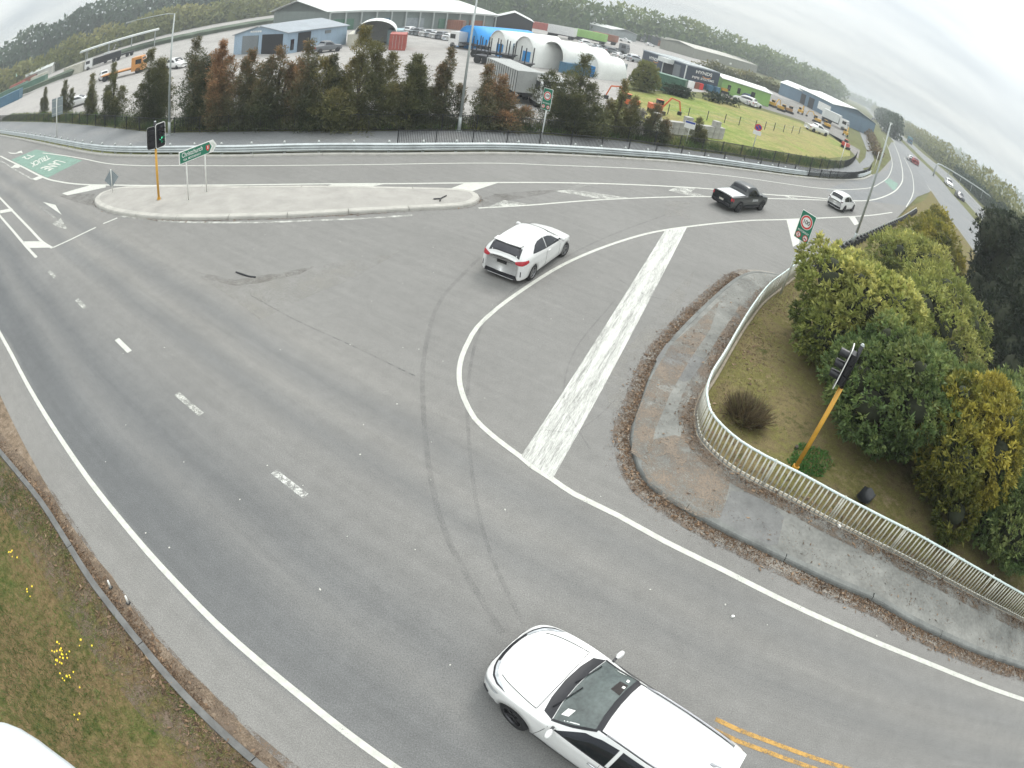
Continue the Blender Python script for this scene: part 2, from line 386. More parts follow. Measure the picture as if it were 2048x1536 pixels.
# where the near carriageway carries on outside the picture
mdir = np.array([0.918, -0.396])
lft = np.array(SHOULDER[0]) - mdir * 60
rgt = np.array(RKERB[-1]) + np.array([0.93, -0.36]) * 30
sh_ext = [tuple(lft)] + SHOULDER + [tuple(np.array(SHOULDER[-1]) + np.array([0.80, -0.6]) * 26)]
road_poly = sh_ext + [tuple(rgt)] + RKERB[::-1] + [(12.92,26.21),(15.88,29.73),(19.62,33.9),(25.35,40.19),(32.12,47.48),(41.2,59.13),(50.14,71.36),(66.03,94.55),(82.02,120.37)] + [(69.23,111.6),(55.76,91.22),(46.32,77.03)] + FKERB[::-1] + [tuple(np.array(FKERB[0]) + np.array([-40, 16]))]
road = poly_sheet('main_road', road_poly, 0.0, A_MAIN)
tag(road, 'grey chip seal road and intersection with worn wheel tracks', kind='structure')
MW_NEAR = [(48.17,52.12),(54.45,66.44),(58.8,75.39),(65.76,88.67),(80.89,117.6),(97.12,149.26),(112.44,180.23),(151.62,257.5),(210.57,375.83)]
MW_FAR = [(100.83,101.79),(108.65,119.28),(135.69,169.97),(156.2,224.02),(184.5,280.76),(249.71,417.15),(325.25,570.48)]
vdir = np.array([0.455, 0.89])
mw_n0 = np.array(MW_NEAR[0]) - vdir * 45; mw_f0 = np.array(MW_FAR[0]) - vdir * 110
mw_n1 = np.array(MW_NEAR[-2]) + vdir * 1800; mw_f1 = np.array(MW_FAR[-2]) + vdir * 1800
mw = poly_sheet('motorway', [tuple(mw_n0)] + MW_NEAR[:-1] + [tuple(mw_n1), tuple(mw_f1)] + MW_FAR[:-1][::-1] + [tuple(mw_f0)], -0.02, A_FAR)
tag(mw, 'wide grey motorway running straight to the horizon', kind='structure')
rampj = poly_sheet('on_ramp', [(41.2,59.13),(50.43,70.84),(65.07,87.48),(79.31,113.69),(91.83,137.19),(102.75,158.92),(116.62,187.13),(111.9,183.32),(87.46,144.36),(69.23,111.6),(54.07,87.08),(46.32,77.03),(32.14,59.07),(24.07,48.28),(26.81,48.06)], 0.004, A_RAMP)
tag(rampj, 'curving on-ramp joining the motorway', kind='structure')

# ------------------------------------------------------------------ markings (parts of the road)
ZM = 0.006
def line(name, pts, w=0.14, mat=P_WHITE, z=ZM, par=road): return ribbon(name, pts, w, z, mat, par)
def patch(name, pts, mat=P_WHITE, z=ZM + 0.002, par=road): return poly_sheet(name, pts, z, mat, par)
line('edge_line', extend([(-18.26,9.93),(-16.41,9.17),(-14.38,8.26),(-13.16,7.72),(-10.58,6.58),(-9.18,5.95),(-7.73,5.32),(-6.63,4.83),(-5.37,4.27),(-4.47,3.86),(-3.46,3.43),(-2.54,3.03),(-1.49,2.53),(-0.63,2.12)], 20, 8), 0.14)
line('edge_line', extend([(0.77,9.56),(1.29,9.25),(1.81,8.91),(2.82,8.48),(3.89,7.93),(5.24,7.32),(6.71,6.6),(8.61,5.73),(11.04,4.64),(13.65,3.4),(15.78,2.42)], 0, 10), 0.15)
line('ramp_edge_line', [(0.77,9.56),(0.49,9.8),(0.1,10.08),(-0.31,10.4),(-0.75,10.83),(-1.1,11.44),(-1.33,12.01),(-1.47,12.65),(-1.51,13.31),(-1.46,14.05),(-1.34,14.9),(-0.9,16.22),(-0.01,18.21),(1.07,20.32),(2.57,22.62),(4.38,24.96),(5.89,26.58),(8.41,28.89),(11.83,31.8),(15.17,34.36),(20.89,39.07),(27.41,44.72),(33.51,50.54)], 0.14)
patch('broad_white_bar', [(5.92,26.6),(7.2,27.71),(1.29,9.25),(0.51,9.81)], P_BAR)
patch('gore_bar', [(15.13,34.25),(16.95,35.77),(14.79,30.44),(13.84,29.21)])
patch('gore_bar', [(23.31,41.08),(24.4,42.06),(23.89,40.09),(22.93,39.06)])
line('lane_line', extend([(-41.29,31.51),(-37,30.24),(-32.21,28.75),(-27.74,27.26),(-24.69,26.68),(-21.58,26.51),(-15.43,26.96),(-9.17,28.89),(-2.65,32.42),(0.59,34.09),(5.4,37.08),(10.66,40.35),(14.04,42.37),(18.48,44.87),(22.85,47.71),(28.18,52.2),(35.24,59.53),(39.65,65.17),(48.51,77.5),(61.02,97.25),(71.55,115.53),(86.25,142.28),(108.9,185.13)], 0), 0.12, P_WHITE, 0.012)
line('lane_line', [(-53.02,33.38),(-46.22,30.61),(-40.8,28.44),(-33.36,25.4),(-29.83,24.3),(-26.74,23.68),(-24.02,23.46),(-19.35,23.43),(-13.86,24.17),(-8.18,25.93),(-4.8,27.49),(-2.22,28.93),(-0.6,29.88),(2.79,31.9),(6.72,34.27),(9.84,36.19),(15.28,39.38),(19.03,42.11),(22.94,44.91),(27.84,48.71),(32.87,53.64),(39.78,61.83),(46.38,70.51),(55.66,84.12),(69.69,107.24),(88.78,140.26),(115.81,188.67)], 0.17, P_WHITE, 0.012)
line('lane_line', [(-2.9,24.69),(-0.69,26.22),(2.91,29.17),(9.46,34.29),(14.92,38.22),(22.68,44.32)], 0.13)
line('lane_line', [(39.99,57.74),(48.4,69.3),(56.47,81.3),(70.83,104.57),(87.61,134.72)], 0.13, P_WHITE, 0.012)
line('lane_line', [(-75.33,40.7),(-50.15,31.54),(-43.69,28.89),(-34.76,25.22)], 0.12, P_WORN)
for qd in ([(-43.59,28.82),(-43.72,29.48),(-41.54,28.77),(-41.41,28.34)], [(-34.99,25.34),(-34.42,25.83),(-33.28,25.39),(-33.88,24.95)], [(-27.38,22.39),(-26.41,22.06),(-24.91,22.58),(-23.7,23.12),(-23.95,23.38),(-25.59,23.48)]):
    patch('flush_median_bar', qd)
for qd in ([(-10.42,24.65),(-10,25.39),(-7.62,26.18),(-8.41,25.27)], [(-4.79,26.3),(-4.07,27.94),(-2.51,28.77),(-3.67,26.57),(-4.11,26.78)]): patch('gore_bar', qd)
patch('gore_bar', [(-2.53,24.93),(-1.96,26.27),(-0.8,26.31),(-1.14,25.88)], P_WORN)
patch('gore_bar', [(0.29,28.94),(1.13,29.72),(4.47,30.43),(2.91,29.17)], P_WORN)
patch('gore_bar', [(1.13,29.72),(0.87,29.81),(1.8,31.23),(2.94,31.95)], P_FAINT)
patch('gore_bar', [(7.01,33.6),(7.65,34.78),(9.13,35.74),(8.58,34.5),(9.57,34.52),(8.68,33.61)], P_WORN)
patch('gore_bar', [(17.07,40.5),(17.91,41.27),(18.51,41.1),(17.41,40.11)], P_WORN)
line('kerbside_line', [(-19.22,19.57),(-16.55,19.32),(-14.06,19.46),(-11.52,19.96),(-9.7,20.58),(-7.77,21.39),(-6.45,22.07),(-5.43,22.7)], 0.16, P_WORN)
line('limit_line', [(-21.11,16.16),(-20.54,16.94),(-19.81,18.27)], 0.15); line('limit_line', [(-19.64,18.68),(-19.4,19),(-19.2,19.35)], 0.14)
line('median_line', extend([(-36,22.33),(-29.93,19.76),(-25.51,17.86),(-22.63,16.59),(-21.14,16.11)], 14), 0.15)
line('median_line', extend([(-31.74,19.49),(-27.34,17.66),(-23.95,16.21),(-21.52,15.19)], 14), 0.15)
patch('flush_median_bar', [(-32.92,20.28),(-31.42,20.52),(-30.63,20.11),(-32.26,19.84)]); patch('flush_median_bar', [(-24.49,16.54),(-22.64,16.64),(-21.13,16.14),(-23.18,15.94)])
# turn arrow, half worn away
patch('turn_arrow', [(-28.23,21.23),(-26.23,20.77),(-25.15,20.11),(-24.1,19.5),(-25.71,20.18)]); patch('turn_arrow', [(-24.01,18.51),(-23.7,18.81),(-23.8,19.15),(-21.84,17.93),(-22.81,18.11)], P_WORN)
patch('turn_arrow', [(-30.75,21.64),(-30.04,21.46),(-23.86,19.03),(-23.91,18.86),(-27.65,20.48)], P_FAINT); patch('turn_arrow', [(-27.95,20.62),(-26.79,20.59),(-26.17,20.25),(-27.2,20.21)], P_FAINT)
# continuity dashes of the right-turn pocket
dsh = [[(-19.26,14.23),(-18.4,13.86)], [(-15.66,12.69),(-14.8,12.3)], [(-12.04,11.08),(-11.12,10.65)], [(-8.48,9.47),(-7.38,8.97)], [(-4.79,7.8),(-3.85,7.35)]]
for i, d_ in enumerate(dsh): ribbon('centre_dash', d_, 0.17, ZM, (P_WORN, P_WORN, P_WHITE, P_WORN, P_FLECK)[i], road, smooth=False)
for off in (0.0, -0.24):
    yl = [(a[0] + 0.15 * off, a[1] + off) for a in [(4.74,3.75),(5.24,3.49),(5.88,3.2),(7.11,2.61)]]
    line('no_overtaking_line', extend(yl, 0, 14), 0.10, P_YELLOW)
# green transit lane panels with lettering
GPOLY = [(-46.93,31.1),(-44.44,33.01),(-37.93,30.63),(-31.48,28.25),(-32.58,25.23),(-40.2,28.33)]
patch('green_lane_panel', GPOLY, P_GREEN, 0.008)
patch('green_lane_panel', [(43.98,70.97),(48,76.26),(49,74.84),(43.82,67.19),(42.68,65.89)], P_GREEN, 0.009, rampj)
def to_mesh(o):
    """lettering as a plain mesh object"""
    bpy.context.view_layer.update()
    me = bpy.data.meshes.new_from_object(o.evaluated_get(bpy.context.evaluated_depsgraph_get()))
    n = bpy.data.objects.new(o.name + '_', me); COL.objects.link(n); n.parent = o.parent
    n.location = o.location; n.rotation_euler = o.rotation_euler; n.scale = o.scale
    nm = o.name; bpy.data.objects.remove(o); n.name = nm; return n
def road_text(txt, p, dx, w, h, parent=road, z=0.014, mat=P_WHITE):
    """lettering lying on the road: dx = reading direction"""
    c = bpy.data.curves.new('road_lettering', 'FONT'); c.body = txt; c.align_x = 'CENTER'; c.align_y = 'CENTER'; c.size = 1.0; c.offset = 0.02
    o = bpy.data.objects.new('road_lettering', c); COL.objects.link(o); c.materials.append(mat); o.parent = parent
    o.location = (p[0], p[1], z); o.rotation_euler = (0, 0, math.atan2(dx[1], dx[0]))
    bpy.context.view_layer.update()
    d = o.dimensions; o.scale = (w / max(d.x, .01), h / max(d.y, .01), 1); return to_mesh(o)
def span_text(txt, a, b, h):
    a, b = np.array(a), np.array(b); road_text(txt, (a + b) / 2, b - a, float(np.linalg.norm(b - a)), h)
span_text('T2', (-43.36,31.55), (-43.68,30.71), 2.6)
span_text('TRUCK', (-38.53,30.21), (-39.52,28.62), 2.4)
span_text('LANE', (-34.89,28.65), (-35.43,27.1), 2.6)
patch('lane_arrow', [(-52.71,34.42),(-50.69,33.64),(-49.19,33.26),(-48.55,33.28),(-49.01,33.52),(-48.26,33.62),(-46.44,32.5),(-47.46,32.9),(-48.07,32.87),(-49.15,32.99),(-50.6,33.42)], P_WHITE, 0.012)
# scrub marks left by turning tyres
for pts, w in (([(1.02,5.38),(0.25,6.76),(-0.31,8.23),(-0.87,10.53),(-1.15,12.29),(-1.24,14.79),(-0.81,16.82),(0.27,19.33),(2.59,23.55),(6.18,28.85)], 0.09), ([(0.65,5.14),(-0.63,6.93),(-1.36,8.55),(-2.13,11.14),(-2.57,13.27),(-2.73,16.13),(-2.02,19.68)], 0.13), ([(2.16,10.44),(1.43,12.18),(1.67,14.66),(3.04,18.32)], 0.05), ([(0.98,9.63),(1.25,11.12),(2.13,13.29),(3.52,17.11)], 0.05), ([(0.76,9.41),(0.84,10.64),(1.45,12.4),(2.44,14.92)], 0.04), ([(1.18,10.19),(1.61,11.82),(2.28,13.33)], 0.04), ([(1.01,10.87),(1.89,11.1),(2.84,12.59)], 0.04)):
    line('tyre_mark', pts, w, P_TYRE, 0.010)

P_DUST = paint('road_dust', (0.34, 0.325, 0.29), 0.46, 0.8, 0.16, 0.0, 0.55); P_GRIME = paint('road_grime', (0.15, 0.135, 0.115), 0.45, 1.4, 0.18, 0.0, 0.6)
patch('dust_patch', [(-11.74,15.43),(-9.61,15.31),(-7.88,16.6),(-6.46,17.84),(-4.92,19.01),(-5.95,16.44),(-7.05,14.73),(-7.78,13.3),(-9.15,14.14)], P_DUST, 0.005)
patch('grime_patch', [(-11.56,15.5),(-9.83,15.33),(-8.49,16.24),(-7.49,17.03),(-7.76,16.33),(-8.84,15.37),(-9.61,14.96),(-10.75,15.1)], P_GRIME, 0.0065)
patch('grime_patch', [(-3.11,25.69),(-2.46,26.91),(-0.87,28.26),(0.87,29.64),(-0.34,27.92),(-1.88,26.17),(-2.75,24.89)], P_GRIME, 0.0068)
patch('grime_patch', [(-27.31,22.03),(-25.82,22.25),(-23.81,22.2),(-23.04,21.26),(-22.19,20.51),(-24.61,21.14)], P_GRIME, 0.0068)
patch('grime_patch', [(2.13,14.81),(3.42,15.53),(4.99,19.13),(6.75,22.54),(5.83,19.49),(4.1,15.77),(3.14,12.9),(2.81,11.34),(2.63,12.53)], P_DUST, 0.0052)
patch('dust_patch', [(6.52,31.5),(8.12,32.2),(7.58,29.02),(6.16,28.69)], P_DUST, 0.0052)
P_CRACK = paint('crack_seal', (0.12, 0.12, 0.12), 0.46, 4.0, 0.2, 0.0, 0.7)
for pts in ([(-8.8,14.56),(-6.72,13.61),(-4.68,12.87),(-2.56,12.03)], [(3.3,20.01),(4.22,19.19),(5.2,19.22)]): line('seal_joint', pts, 0.045, P_CRACK, 0.0085)

# ------------------------------------------------------------------ kerbs, island, footpath, verges
def ccw(p):
    a = sum(p[i][0] * p[(i + 1) % len(p)][1] - p[(i + 1) % len(p)][0] * p[i][1] for i in range(len(p)))
    return p if a > 0 else p[::-1]
ISLE = ccw([(-22.9,21.26),(-22.19,20.63),(-21.01,20.12),(-19.42,19.67),(-16.61,19.4),(-14.19,19.65),(-11.69,20.27),(-9.85,20.93),(-6.99,22.35),(-4.56,23.71),(-3.57,24.37),(-3.12,25.05),(-3,25.74),(-3.22,26.3),(-3.67,26.53),(-4.58,26.44),(-7.96,25.28),(-13.88,23.69),(-15.99,23.47),(-20,23.08),(-21.89,22.97),(-22.78,22.54),(-23.14,21.99)])
isl = smooth_line(ISLE + [ISLE[0]], 0.5)[:-1]
isle_root = tag(empty('traffic_island'), 'pale concrete kerbed traffic island holding the destination sign', kind='structure')
poly_sheet('island_surface', offset(isl, 0.3), 0.15, ISL, isle_root)
ring = isl + [isl[0]]
LT = lengths(ring)[-1]; nk = int(LT / 2.6)
for i in range(nk):
    seg = cut(ring, LT * i / nk + 0.012, LT * (i + 1) / nk - 0.012, 7)
    vs, fs = sweep(seg, [(0.0, -0.02), (0.03, 0.10), (0.07, 0.145), (0.34, 0.156), (0.34, 0.0)])
    link('kerb_stone', mk('kerb_stone', vs, fs), CONC, isle_root)
def kerb_run(pts, name, label, prof, mat, seglen=2.6, gap=0.01):
    root = tag(empty(name), label, kind='structure'); L_ = lengths(pts)[-1]; n = max(1, int(L_ / seglen))
    for i in range(n):
        vs, fs = sweep(cut(pts, L_ * i / n + gap, L_ * (i + 1) / n - gap, 5), prof)
        link('kerb_stone', mk('kerb_stone', vs, fs), mat, root)
    return root
rk = smooth_line(extend(RKERB, 0, 14), 0.5)
kerb_run(rk, 'footpath_kerb', 'weathered concrete kerb curving round the footpath corner', [(-0.02, -0.02), (0.0, 0.09), (0.03, 0.125), (0.16, 0.137), (0.16, 0.0)], CONC_D)
GUTTER = M('gutter_concrete', (0.27, 0.25, 0.22), 0.9, 0, 0.16, 1.5, 0.3)
vs, fs = sweep(rk, [(-0.03, 0.012), (-0.33, 0.006)])
tag(link('gutter', mk('gutter', vs, [f for f in fs if len(f) == 4][:]), GUTTER), 'dusty concrete gutter beside the footpath kerb', kind='structure')
fk = smooth_line(extend(FKERB, 30, 0), 0.8)
kerb_run(fk, 'ramp_kerb', 'low pale concrete kerb under the far guard rail', [(0.0, -0.02), (0.03, 0.09), (0.07, 0.12), (0.26, 0.125), (0.26, -0.02)], CONC, 4.0)
lk = smooth_line(extend(LKERB, 20, 6), 0.5)
kerb_run(lk, 'verge_kerb', 'dark low kerb strip along the grass verge', [(0.09, -0.02), (0.08, 0.05), (-0.07, 0.06), (-0.09, -0.02)], M('old_kerb', (0.135, 0.135, 0.13), 0.9, 0, 0.25, 3.0, 0.3), 3.0)
lo = extend(LKERB, 40, 14)
verge = poly_sheet('grass_verge', [(a[0], a[1]) for a in lo] + [(4, -14), (-16, -14), (-40, -4), (-75, 26)], 0.012, G_VERGE)
tag(verge, 'weedy grass verge beside the main road', kind='structure')
tag(poly_sheet('verge_edge', SHOULDER_ := extend(SHOULDER, 40, 12) + extend(LKERB, 40, 14)[::-1], 0.005, G_DIRT), 'strip of dirt and leaf litter between kerb and shoulder', kind='structure')

RAILB = [(13.32,25.97),(10.85,22.66),(9.41,20.7),(8.02,18.32),(7.02,16.41),(6.14,14.65),(5.5,13.42),(5.19,12.54),(5.13,12.02),(5.15,11.54),(5.4,11.05),(5.8,10.6),(6.42,10.2),(7.37,9.75),(8.45,9.18),(9.8,8.55),(10.82,8.1),(13.56,6.76),(16.77,5.28)]
railb = smooth_line(extend(RAILB, 0, 12), 0.4)
FP = M('footpath_seal', (0.20, 0.20, 0.185), 0.92, 0, 0.30, 1.1, 0.4)
fp = poly_sheet('footpath', offset(rk, 0.16) + extend(RAILB, 0, 12)[::-1], 0.128, FP)
tag(fp, 'worn grey footpath inside the corner kerb', kind='structure')
poly_sheet('dirt_patch', [(3.16,10.46),(3.37,11.94),(3.89,13.66),(4.75,15.8),(6.13,17.92),(7.32,19.91),(6.42,17.35),(5.34,15.16),(4.44,13.12),(3.86,11.47),(3.58,10.12)], 0.138, G_DIRTP, fp)
poly_sheet('dirt_patch', [(5.37,13.15),(6.39,15.23),(7.32,17.04),(8.56,19.66),(8.18,19.89),(6.76,17.16),(5.57,14.43),(4.83,12.55),(4.53,11.25),(4.99,11.56)], 0.139, G_DIRTP, fp)
poly_sheet('newer_seal_patch', [(4.18,14.82),(4.65,15.89),(5.89,15.4),(5.52,14.36),(4.97,13.89),(4.22,14.21)], 0.132, M('fresh_seal', (0.165, 0.165, 0.16), 0.92, 0, 0.2, 2.0, 0.4), fp)
poly_sheet('newer_seal_patch', [(5.23,8.67),(5.72,9.68),(6.26,9.7),(6.85,9.4),(7.11,9.04),(6.74,8.15),(6.36,8.04),(5.74,8.32)], 0.132, MATS['fresh_seal'], fp)
poly_sheet('dirt_patch', [(3.4,10.11),(3.69,11.04),(4.41,11.41),(5.07,11.3),(5.42,10.61),(5.79,10.1),(5.48,9.18),(5.28,8.74),(4.76,8.65),(3.93,9.05),(3.53,9.52)], 0.136, G_DIRTP, fp)
bank = poly_sheet('planted_bank', extend(RAILB, 0, 12) + [tuple(mw_n0)] + MW_NEAR[:4] + [(52.92,71.99),(40.68,58.04),(31.58,46.56),(25.09,39.69),(19.41,33.43),(15.74,29.37),(13.46,26.34)], 0.05, G_BANK)
tag(bank, 'bare and mossy soil bank behind the white railing', kind='structure')
TFB = [(-88.56,55.93),(-65.35,47.42),(-53.57,43.17),(-40.15,38.12),(-30.98,34.76),(-26.77,33.67),(-21.71,33.68),(-17.93,34.07),(-14.31,34.94),(-10.94,36.13),(-6.51,38.47)] + [(-1.7,41.05),(0.2,41.92),(2.01,42.99),(3.84,43.98),(5.52,44.86),(7.3,45.63),(11.38,47.59),(14.55,49.6),(19,52.18),(23.85,55.74),(27.92,58.88),(34.22,65.73),(39.86,74.23),(44.68,82.51)]
path = poly_sheet('shared_path', offset(fk, 0.9)[:-1] + [tuple(p) for p in smooth_line(extend(TFB, 20, 0), 2.0)[::-1]], 0.008, A_PATH)
tag(path, 'asphalt shared path behind the guard rail', kind='structure')
ribbon('path_centre_line', [(-29.5,32.2),(-27.18,31.68),(-25.47,31.41)], 0.1, 0.014, P_FAINT, path); ribbon('path_centre_line', [(-20.97,31.27),(-15.2,32.26),(-9.98,34.18)], 0.1, 0.014, P_FAINT, path)
ribbon('path_centre_line', [(-9.42,34.43),(-6.58,35.9),(-2.39,38.39)], 0.1, 0.014, P_FAINT, path)
tag(poly_sheet('motorway_path', [(26.9,56.33),(35.52,66.01),(45.59,79.12),(54,92.71),(66.31,116.77),(84.88,154.18),(118.02,222.03),(173.36,336.24),(139.68,274.91),(99.22,190.13),(75.02,139.11),(59.07,105.55),(50.13,89.28),(41.74,75.77),(32.61,64.69)], 0.0, A_PATH), 'pale path leading off beside the motorway', kind='structure')

# ------------------------------------------------------------------ far guard rail
def guard_rail(label, pts, z0, z1, step, cap, side, postmat, rail_mat, panel=4.0, ph=None, thick=0.08, pd=(0.14, 0.16)):
    root = tag(empty('guard_rail'), label, 'guard rail'); L_ = lengths(pts)[-1]; n = int(L_ / panel); h = z1 - z0
    prof = []
    waves = 3
    for k in range(waves * 4 + 1):
        t = k / (waves * 4); prof.append((-side * thick * (0.5 - 0.5 * math.cos(t * waves * 2 * math.pi)), z0 + h * t))
    prof = prof + [(prof[-1][0] + side * 0.01, z1 + 0.004)] + [(o + side * 0.012, z) for o, z in prof[::-1]]
    for i in range(n):
        vs, fs = sweep(cut(pts, L_ * i / n + (0.004 if i else 0), L_ * (i + 1) / n - 0.004, 6), prof)
        link('rail_panel', mk('rail_panel', vs, fs), rail_mat, root)
    pm = MB().box((0, 0, (ph or z1) / 2), (pd[0], pd[1], ph or z1)); pme = mk('post', pm.v, pm.f); pme.materials.append(postmat)
    cm = MB().box((0, 0, 0), (0.10, 0.10, 0.07), bev=0.03); cme = mk('post_cap', cm.v, cm.f); cme.materials.append(WHITEM)
    k = int(L_ / step)
    for i in range(k):
        p, tg = along(pts, step * (i + 0.4)); nrm = np.array([-tg[1], tg[0]]) * side
        o = link('post', pme, None, root, (p[0] + nrm[0] * 0.16, p[1] + nrm[1] * 0.16, 0), math.atan2(tg[1], tg[0]))
        if cap: link('post_cap', cme, None, o, (0, 0, (ph or z1) + 0.035))
    return root
gfar = offset(fk, 0.42)
guard_rail('long galvanised three-wave guard rail curving along the far side of the road', gfar, 0.17, 0.64, 2.0, True, 1, GALV_P, GALV, 4.0, 0.70)
gnear = smooth_line([(13.21,25.57),(15.85,28.77),(19.75,33.26),(25.01,39.05),(33,47.82),(41.21,57.27)], 0.6)
guard_rail('guard rail with dark timber posts seen from behind the shrubs', gnear, 0.22, 0.62, 1.0, False, -1, WOODP, WHITEM, 3.8, 0.52, 0.05, (0.24, 0.3))

# ------------------------------------------------------------------ fences
def bar_fence(label, pts, h, pitch, bar, postw, spacing, mat):
    root = tag(empty('bar_fence'), label, 'fence'); L_ = lengths(pts)[-1]; n = int(L_ / spacing)
    pm = MB().box((0, 0, (h + 0.06) / 2), (postw, postw, h + 0.06)); pme = mk('post', pm.v, pm.f); pme.materials.append(mat)
    for i in range(n + 1):
        p, tg = along(pts, min(L_ * i / n, L_)); link('post', pme, None, root, (p[0], p[1], 0), math.atan2(tg[1], tg[0]))
        if i == n: break
        a = p; b, _ = along(pts, L_ * (i + 1) / n); d = b - a; ln = np.linalg.norm(d); an = math.atan2(d[1], d[0]); mid = (a + b) / 2
        for z, nm in ((h - 0.02, 'top_rail'), (0.12, 'bottom_rail')):
            MB().box((mid[0], mid[1], z), (ln - postw, 0.035, 0.035), an).build(nm, mat, root)
        mb = MB(); k = int(ln / pitch)
        for j in range(1, k):
            q = a + d * j / k; mb.box((q[0], q[1], h / 2 + 0.05), (bar, bar, h - 0.14), an)
        tag(mb.build('fence_bars', mat, root), kind='stuff')
    return root
tfl = smooth_line(extend(TFB, 14, 0), 1.0)
bar_fence('long dark steel bar fence behind the shared path', tfl, 1.15, 0.15, 0.02, 0.07, 2.4, BLACKM)
lfl = smooth_line([(-9.14,32.92),(-4.84,35.26),(-2.77,36.61),(-0.69,37.85),(1.26,38.95),(3.15,39.86),(5.05,41.01),(6.9,41.93),(8.4,42.69),(10.08,43.57),(11.49,44.35),(13.08,45.41),(14.48,46.12),(15.9,47.17),(17.22,47.94),(18.38,48.55),(19.61,49.23),(22.54,50.74),(25.35,52.74),(28.41,55.48),(33.16,60.38),(39.06,68.02),(44.2,76.11)], 0.8)
bar_fence('low black pool-style fence between guard rail and shared path', lfl, 1.0, 0.105, 0.022, 0.06, 2.3, BLACKM)

# ------------------------------------------------------------------ white pedestrian railing
RH = 0.98
root = tag(empty('pedestrian_railing'), 'white railing of upright bars curving round the footpath corner', 'railing')
L_ = lengths(railb)[-1]
tp = [(p[0], p[1], RH) for p in railb]
MB().path(tp, 0.035, 8).build('top_rail', RAILTOP, root, True)
MB().path([(p[0], p[1], 0.20) for p in railb], 0.018, 6).build('bottom_rail', CREAM, root, True)
bm_ = MB().tube((0, 0, 0.06), (0, 0, RH - 0.03), 0.024, n=6); bme = mk('baluster', bm_.v, bm_.f, True); bme.materials.append(CREAM)
rnd = random.Random(4)
nb = min(298, int(L_ / 0.118))
for i in range(nb):
    p, tg = along(railb, L_ * (i + 0.5) / nb)
    o = link('baluster', bme, None, root, (p[0], p[1], 0.06)); o.rotation_euler = (rnd.gauss(0, 0.012), rnd.gauss(0, 0.012), 0)
    if rnd.random() < 0.07: o.rotation_euler = (rnd.gauss(0, 0.05), rnd.gauss(0, 0.05), 0)
pm = MB().tube((0, 0, 0), (0, 0, RH - 0.01), 0.026, n=8); pme = mk('rail_post', pm.v, pm.f, True); pme.materials.append(CREAM)
fb = MB().box((0, 0, 0.02), (0.16, 0.16, 0.04)); fme = mk('foot_plate', fb.v, fb.f); fme.materials.append(WHITEM)
np_ = int(L_ / 2.05)
for i in range(np_ + 1):
    p, tg = along(railb, L_ * i / np_); o = link('rail_post', pme, None, root, (p[0], p[1], 0.06)); link('foot_plate', fme, None, o, (0, 0, 0.0))
kb = [(p[0], p[1]) for p in railb]
vs, fs = sweep(kb, [(0.10, 0.0), (0.10, 0.10), (-0.10, 0.135), (-0.10, 0.0)]); link('base_edge', mk('base_edge', vs, fs), M('base_edge', (0.36, 0.31, 0.24), 0.9, 0, 0.25, 3.0, 0.3), root)

# ------------------------------------------------------------------ poles and signs
def disc2(r, n=28, cx=0, cz=0): return [(cx + r * math.cos(2 * math.pi * i / n), cz + r * math.sin(2 * math.pi * i / n)) for i in range(n)]
def rrect(w, h, r, cx=0, cz=0, n=4):
    out = []
    for sx, sz, a0 in ((1, 1, 0), (-1, 1, 90), (-1, -1, 180), (1, -1, 270)):
        for k in range(n + 1):
            a = R(a0 + 90 * k / n); out.append((cx + sx * (w / 2 - r) + r * math.cos(a), cz + sz * (h / 2 - r) + r * math.sin(a)))
    return out
def face_text(txt, parent, x, y, z, w, h, mat, name='lettering', bold=0.0):
    c = bpy.data.curves.new(name, 'FONT'); c.body = txt; c.align_x = 'CENTER'; c.align_y = 'CENTER'; c.extrude = 0.001; c.offset = bold
    o = bpy.data.objects.new(name, c); COL.objects.link(o); c.materials.append(mat); o.parent = parent
    o.rotation_euler = (R(90), 0, 0); o.location = (x, y, z)
    bpy.context.view_layer.update(); d = o.dimensions
    o.scale = (w / max(d.x, .01), h / max(d.y, .01), 1); return to_mesh(o)
S_GREEN = M('sign_green', (0.012, 0.17, 0.10), 0.4, 0, 0.06); S_WHITE = M('sign_white', (0.78, 0.78, 0.75), 0.4, 0, 0.05)
S_RED = M('sign_red', (0.60, 0.035, 0.03), 0.4, 0, 0.06); S_BLACK = M('sign_black', (0.012, 0.012, 0.012), 0.5); S_BLUE = M('sign_blue', (0.02, 0.06, 0.32), 0.4, 0, 0.06)
S_BACK = M('sign_back_aluminium', (0.27, 0.31, 0.33), 0.45, 0.3, 0.1)
